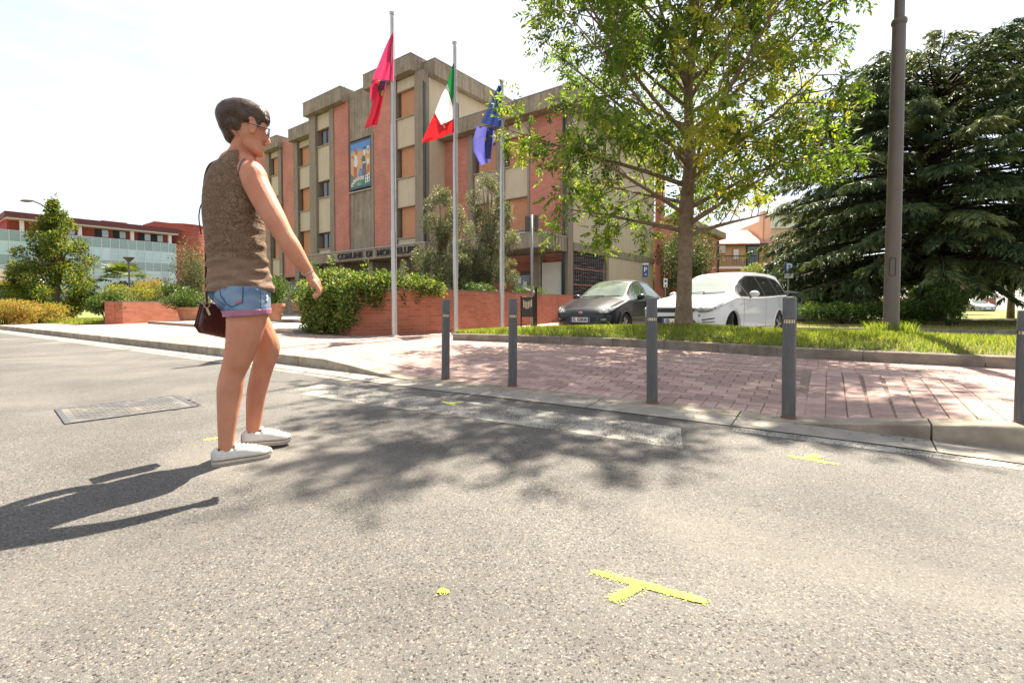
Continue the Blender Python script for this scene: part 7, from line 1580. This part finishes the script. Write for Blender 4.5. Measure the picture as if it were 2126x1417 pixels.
p = D(1113, 636, 13.9); t = empty('arrow_sign', (p.x, p.y, .2), label='black post with small white pointed board by the brick wall', cat='sign', group='signs beside the brick planter'); zf = lambda py: D(1113, py, 13.9).z - .2; u = 13.9 / FPX; b = MB(); b.box(-.05, .03, -.03, .03, -.1, zf(596)); b.build('post', M_BLK, t); b = MB(); b.prism([(-29 * u, zf(596)), (-18 * u, zf(598)), (-4 * u, zf(602)), (-2 * u, zf(608)), (-8 * u, zf(606)), (-20 * u, zf(601))][::-1], (0, -.04, 0), (1, 0, 0), (0, 0, 1), (0, -.02, 0)); b.build('board', M_SWH, t)
# ------------------------------------------------------------------ park on the right
pk = [(8.2, 14.2), (13.4, 12.3), (30, 6.2)]
lawn = sheet('park_lawn', [(7.6, 14.5), (8.3, 14.3), (13.5, 12.42), (30, 6.35), (60, 20), (60, 70), (18, 40), (9.5, 24)], .07, M_LAWN, kind='structure')
kk2 = empty('park_kerb', kind='structure')
for (a, c) in (((6.6, 15.6), (8.25, 14.2)), ((8.25, 14.2), (13.4, 12.32)), ((13.4, 12.32), (30, 6.2))):
    a, c = Vector(a), Vector(c); L_ = (c - a).length; n = max(1, int(L_ / .98)); dr = (c - a) / n; nn = Vector((-dr.y, dr.x)).normalized() * .13
    for i in range(n):
        p = a + dr * (i + .004); q = a + dr * (i + .996); MB().add([(p.x, p.y, -.1), (q.x, q.y, -.1), (q.x + nn.x, q.y + nn.y, -.1), (p.x + nn.x, p.y + nn.y, -.1), (p.x, p.y, .09), (q.x, q.y, .09), (q.x + nn.x, q.y + nn.y, .09), (p.x + nn.x, p.y + nn.y, .09)], [(3, 2, 1, 0), (4, 5, 6, 7), (0, 1, 5, 4), (1, 2, 6, 5), (2, 3, 7, 6), (3, 0, 4, 7)], r=random.random()).build('kerb_stone', M_KERB2, kk2)
pts = [(x, y, .065) for x, y in ((random.uniform(8.3, 24), random.uniform(9, 19)) for _ in range(16000)) if y > 14.35 - (x - 8.3) * .36 + .1]
grass_patch('park_grass', pts, .03, .09, .008, leafmat('dry_grass', [(.13, .13, .03), (.20, .18, .05), (.27, .22, .08)], .4), label='dry grass of the park beneath the cedar', cat='grass', kind='stuff')
GP = 'park bushes under the cedar'
def hedge_row(lab, pxs, d, z0, z1, n, m, ln=.08, wd=.045, ry=.5):
    cl = []
    for px in np.linspace(pxs[0], pxs[1], int(abs(pxs[1] - pxs[0]) / 7)):
        for k in range(3): q = D(px, 600, d + random.uniform(-ry, ry)); r = random.uniform(.25, .4); cl.append((q.x, q.y, random.uniform(z0 + .1, z1 - .1), r, r, r * .7))
    q = D((pxs[0] + pxs[1]) / 2, 600, d); return shrub('hedge', lab, 'hedge', (q.x, q.y, .07), cl, n, ln, wd, m, 16, group='park hedges')
hedge_row('glossy clipped hedge behind the tallest bollard', (1690, 1800), 20, .75, 1.15, 7500, M_BUSH); hedge_row('long low bare-stemmed hedge left of the lamp post', (1675, 1845), 17, .35, .72, 9000, M_BUSH); hedge_row('dark hedge right of the lamp post under the cedar', (1862, 1935), 16.5, .1, .85, 6000, M_BUSH)
put('rose_bush', 'tall rose bush with pink blossoms right of the cedar trunk', 1972, 15.5, .95, .62, .9, 5200, .07, .04, M_BUSH, k=30, group=GP, fl=(M_PFL, 8, .05), zb=.07)
put('park_bush', 'reddish shrub behind the clipped hedge', 1725, 22, 1.45, .75, .5, 2600, .09, .04, leafmat('rust_leaves', [(.12, .10, .03), (.26, .13, .05), (.34, .16, .07)], .4), group=GP)
put('park_bush', 'pale yellow-green bush between the white car and peach house', 1572, 29, 2.1, 1.25, 1.15, 5200, .11, .06, leafmat('pale_bush', [(.08, .12, .03), (.15, .19, .05), (.24, .25, .08)], .45), group=GP)
put('park_bush', 'dark bush behind the square parking sign', 1632, 24, 1.4, 1.3, 1.4, 7000, .1, .05, M_BUSH, k=34, group=GP)
def bgtree(px, d, zc, rx, rz, n, lab, m, k=34, zt=2.2, tr=.16, ln=.16):
    c = D(px, 600, d); shrub('background_tree', lab, 'tree', (c.x, c.y, 0), lumpy((c.x, c.y, zc), rx, rx, rz, k), n, ln, ln * .5, m, 14, 'trees in the background', None, (tr, zt))
M_DKT = leafmat('dark_tree_leaves', [(.012, .03, .01), (.025, .055, .014), (.05, .09, .02), (.09, .13, .03)], trans=.35)
bgtree(1420, 31, 3.7, 2.1, 2.4, 9000, 'dark evergreen tree behind the ash trunk', M_DKT, ln=.14); bgtree(1352, 38, 2.8, .8, 1.4, 1600, 'small light tree at the corner of the town hall', M_BUSHY, k=12)
bgtree(2100, 24, 3.6, 2.0, 1.7, 7000, 'young broad-leaved tree right of the silver car', M_DKT); bgtree(2160, 21, 3.4, 2.2, 2.0, 6000, 'broad-leaved tree at the right edge of the park', M_DKT)
bgtree(1760, 46, 3.2, 3.2, 2.6, 6000, 'low tree behind the clipped hedge far in the park', M_DKT, ln=.2); bgtree(1890, 52, 4, 4, 3.4, 6000, 'broad tree far behind the cedar trunk', M_DKT, ln=.22); bgtree(2040, 62, 4.6, 4.4, 3.8, 6000, 'far tree behind the silver car', M_BUSH, ln=.25); bgtree(2180, 66, 5, 5, 4.4, 6000, 'far tree at the right end of the street', M_DKT, ln=.25); bgtree(1960, 34, 3.0, 2.0, 2.2, 5200, 'shaded tree just behind the cedar', M_DKT)
b = MB(); b.box(0, 30, 0, .3, 0, 1.6); b.build('garden_wall', M_PINKW, label='low brick garden wall far behind the park hedges', cat='wall').location = (30, 60, -.08)
# far cars
def lowres(sp, **kw): q = dict(sp); q.update(kw); return q
M_SILV = mat('silver_car_paint', (.42, .45, .48), .3, metal=.5, coat=1.0)
c1 = make_car('parked_car', lowres(PU, plate=(-.008, .45, '', 0)), M_SILV, M_GLP, 70); tag(c1, 'silver hatchback parked under the trees at far right', 'car', 'cars parked in the far street'); p = D(2052, 640, 46); c1.location = (p.x, p.y, -.08); c1.rotation_euler = (0, 0, R(75)); c1.scale = (.95, .95, .95)
c2 = make_car('parked_car', lowres(V, plate=(-.015, .47, '', 0)), M_SILV, M_GLV, 80); tag(c2, 'silver car half hidden behind the tallest bollard', 'car', 'cars parked in the far street'); p = D(1668, 640, 20.5); c2.location = (p.x - 3.7, p.y + 1.6, -.08); c2.rotation_euler = (0, 0, R(-20)); c2.scale = (.88, .88, .85)
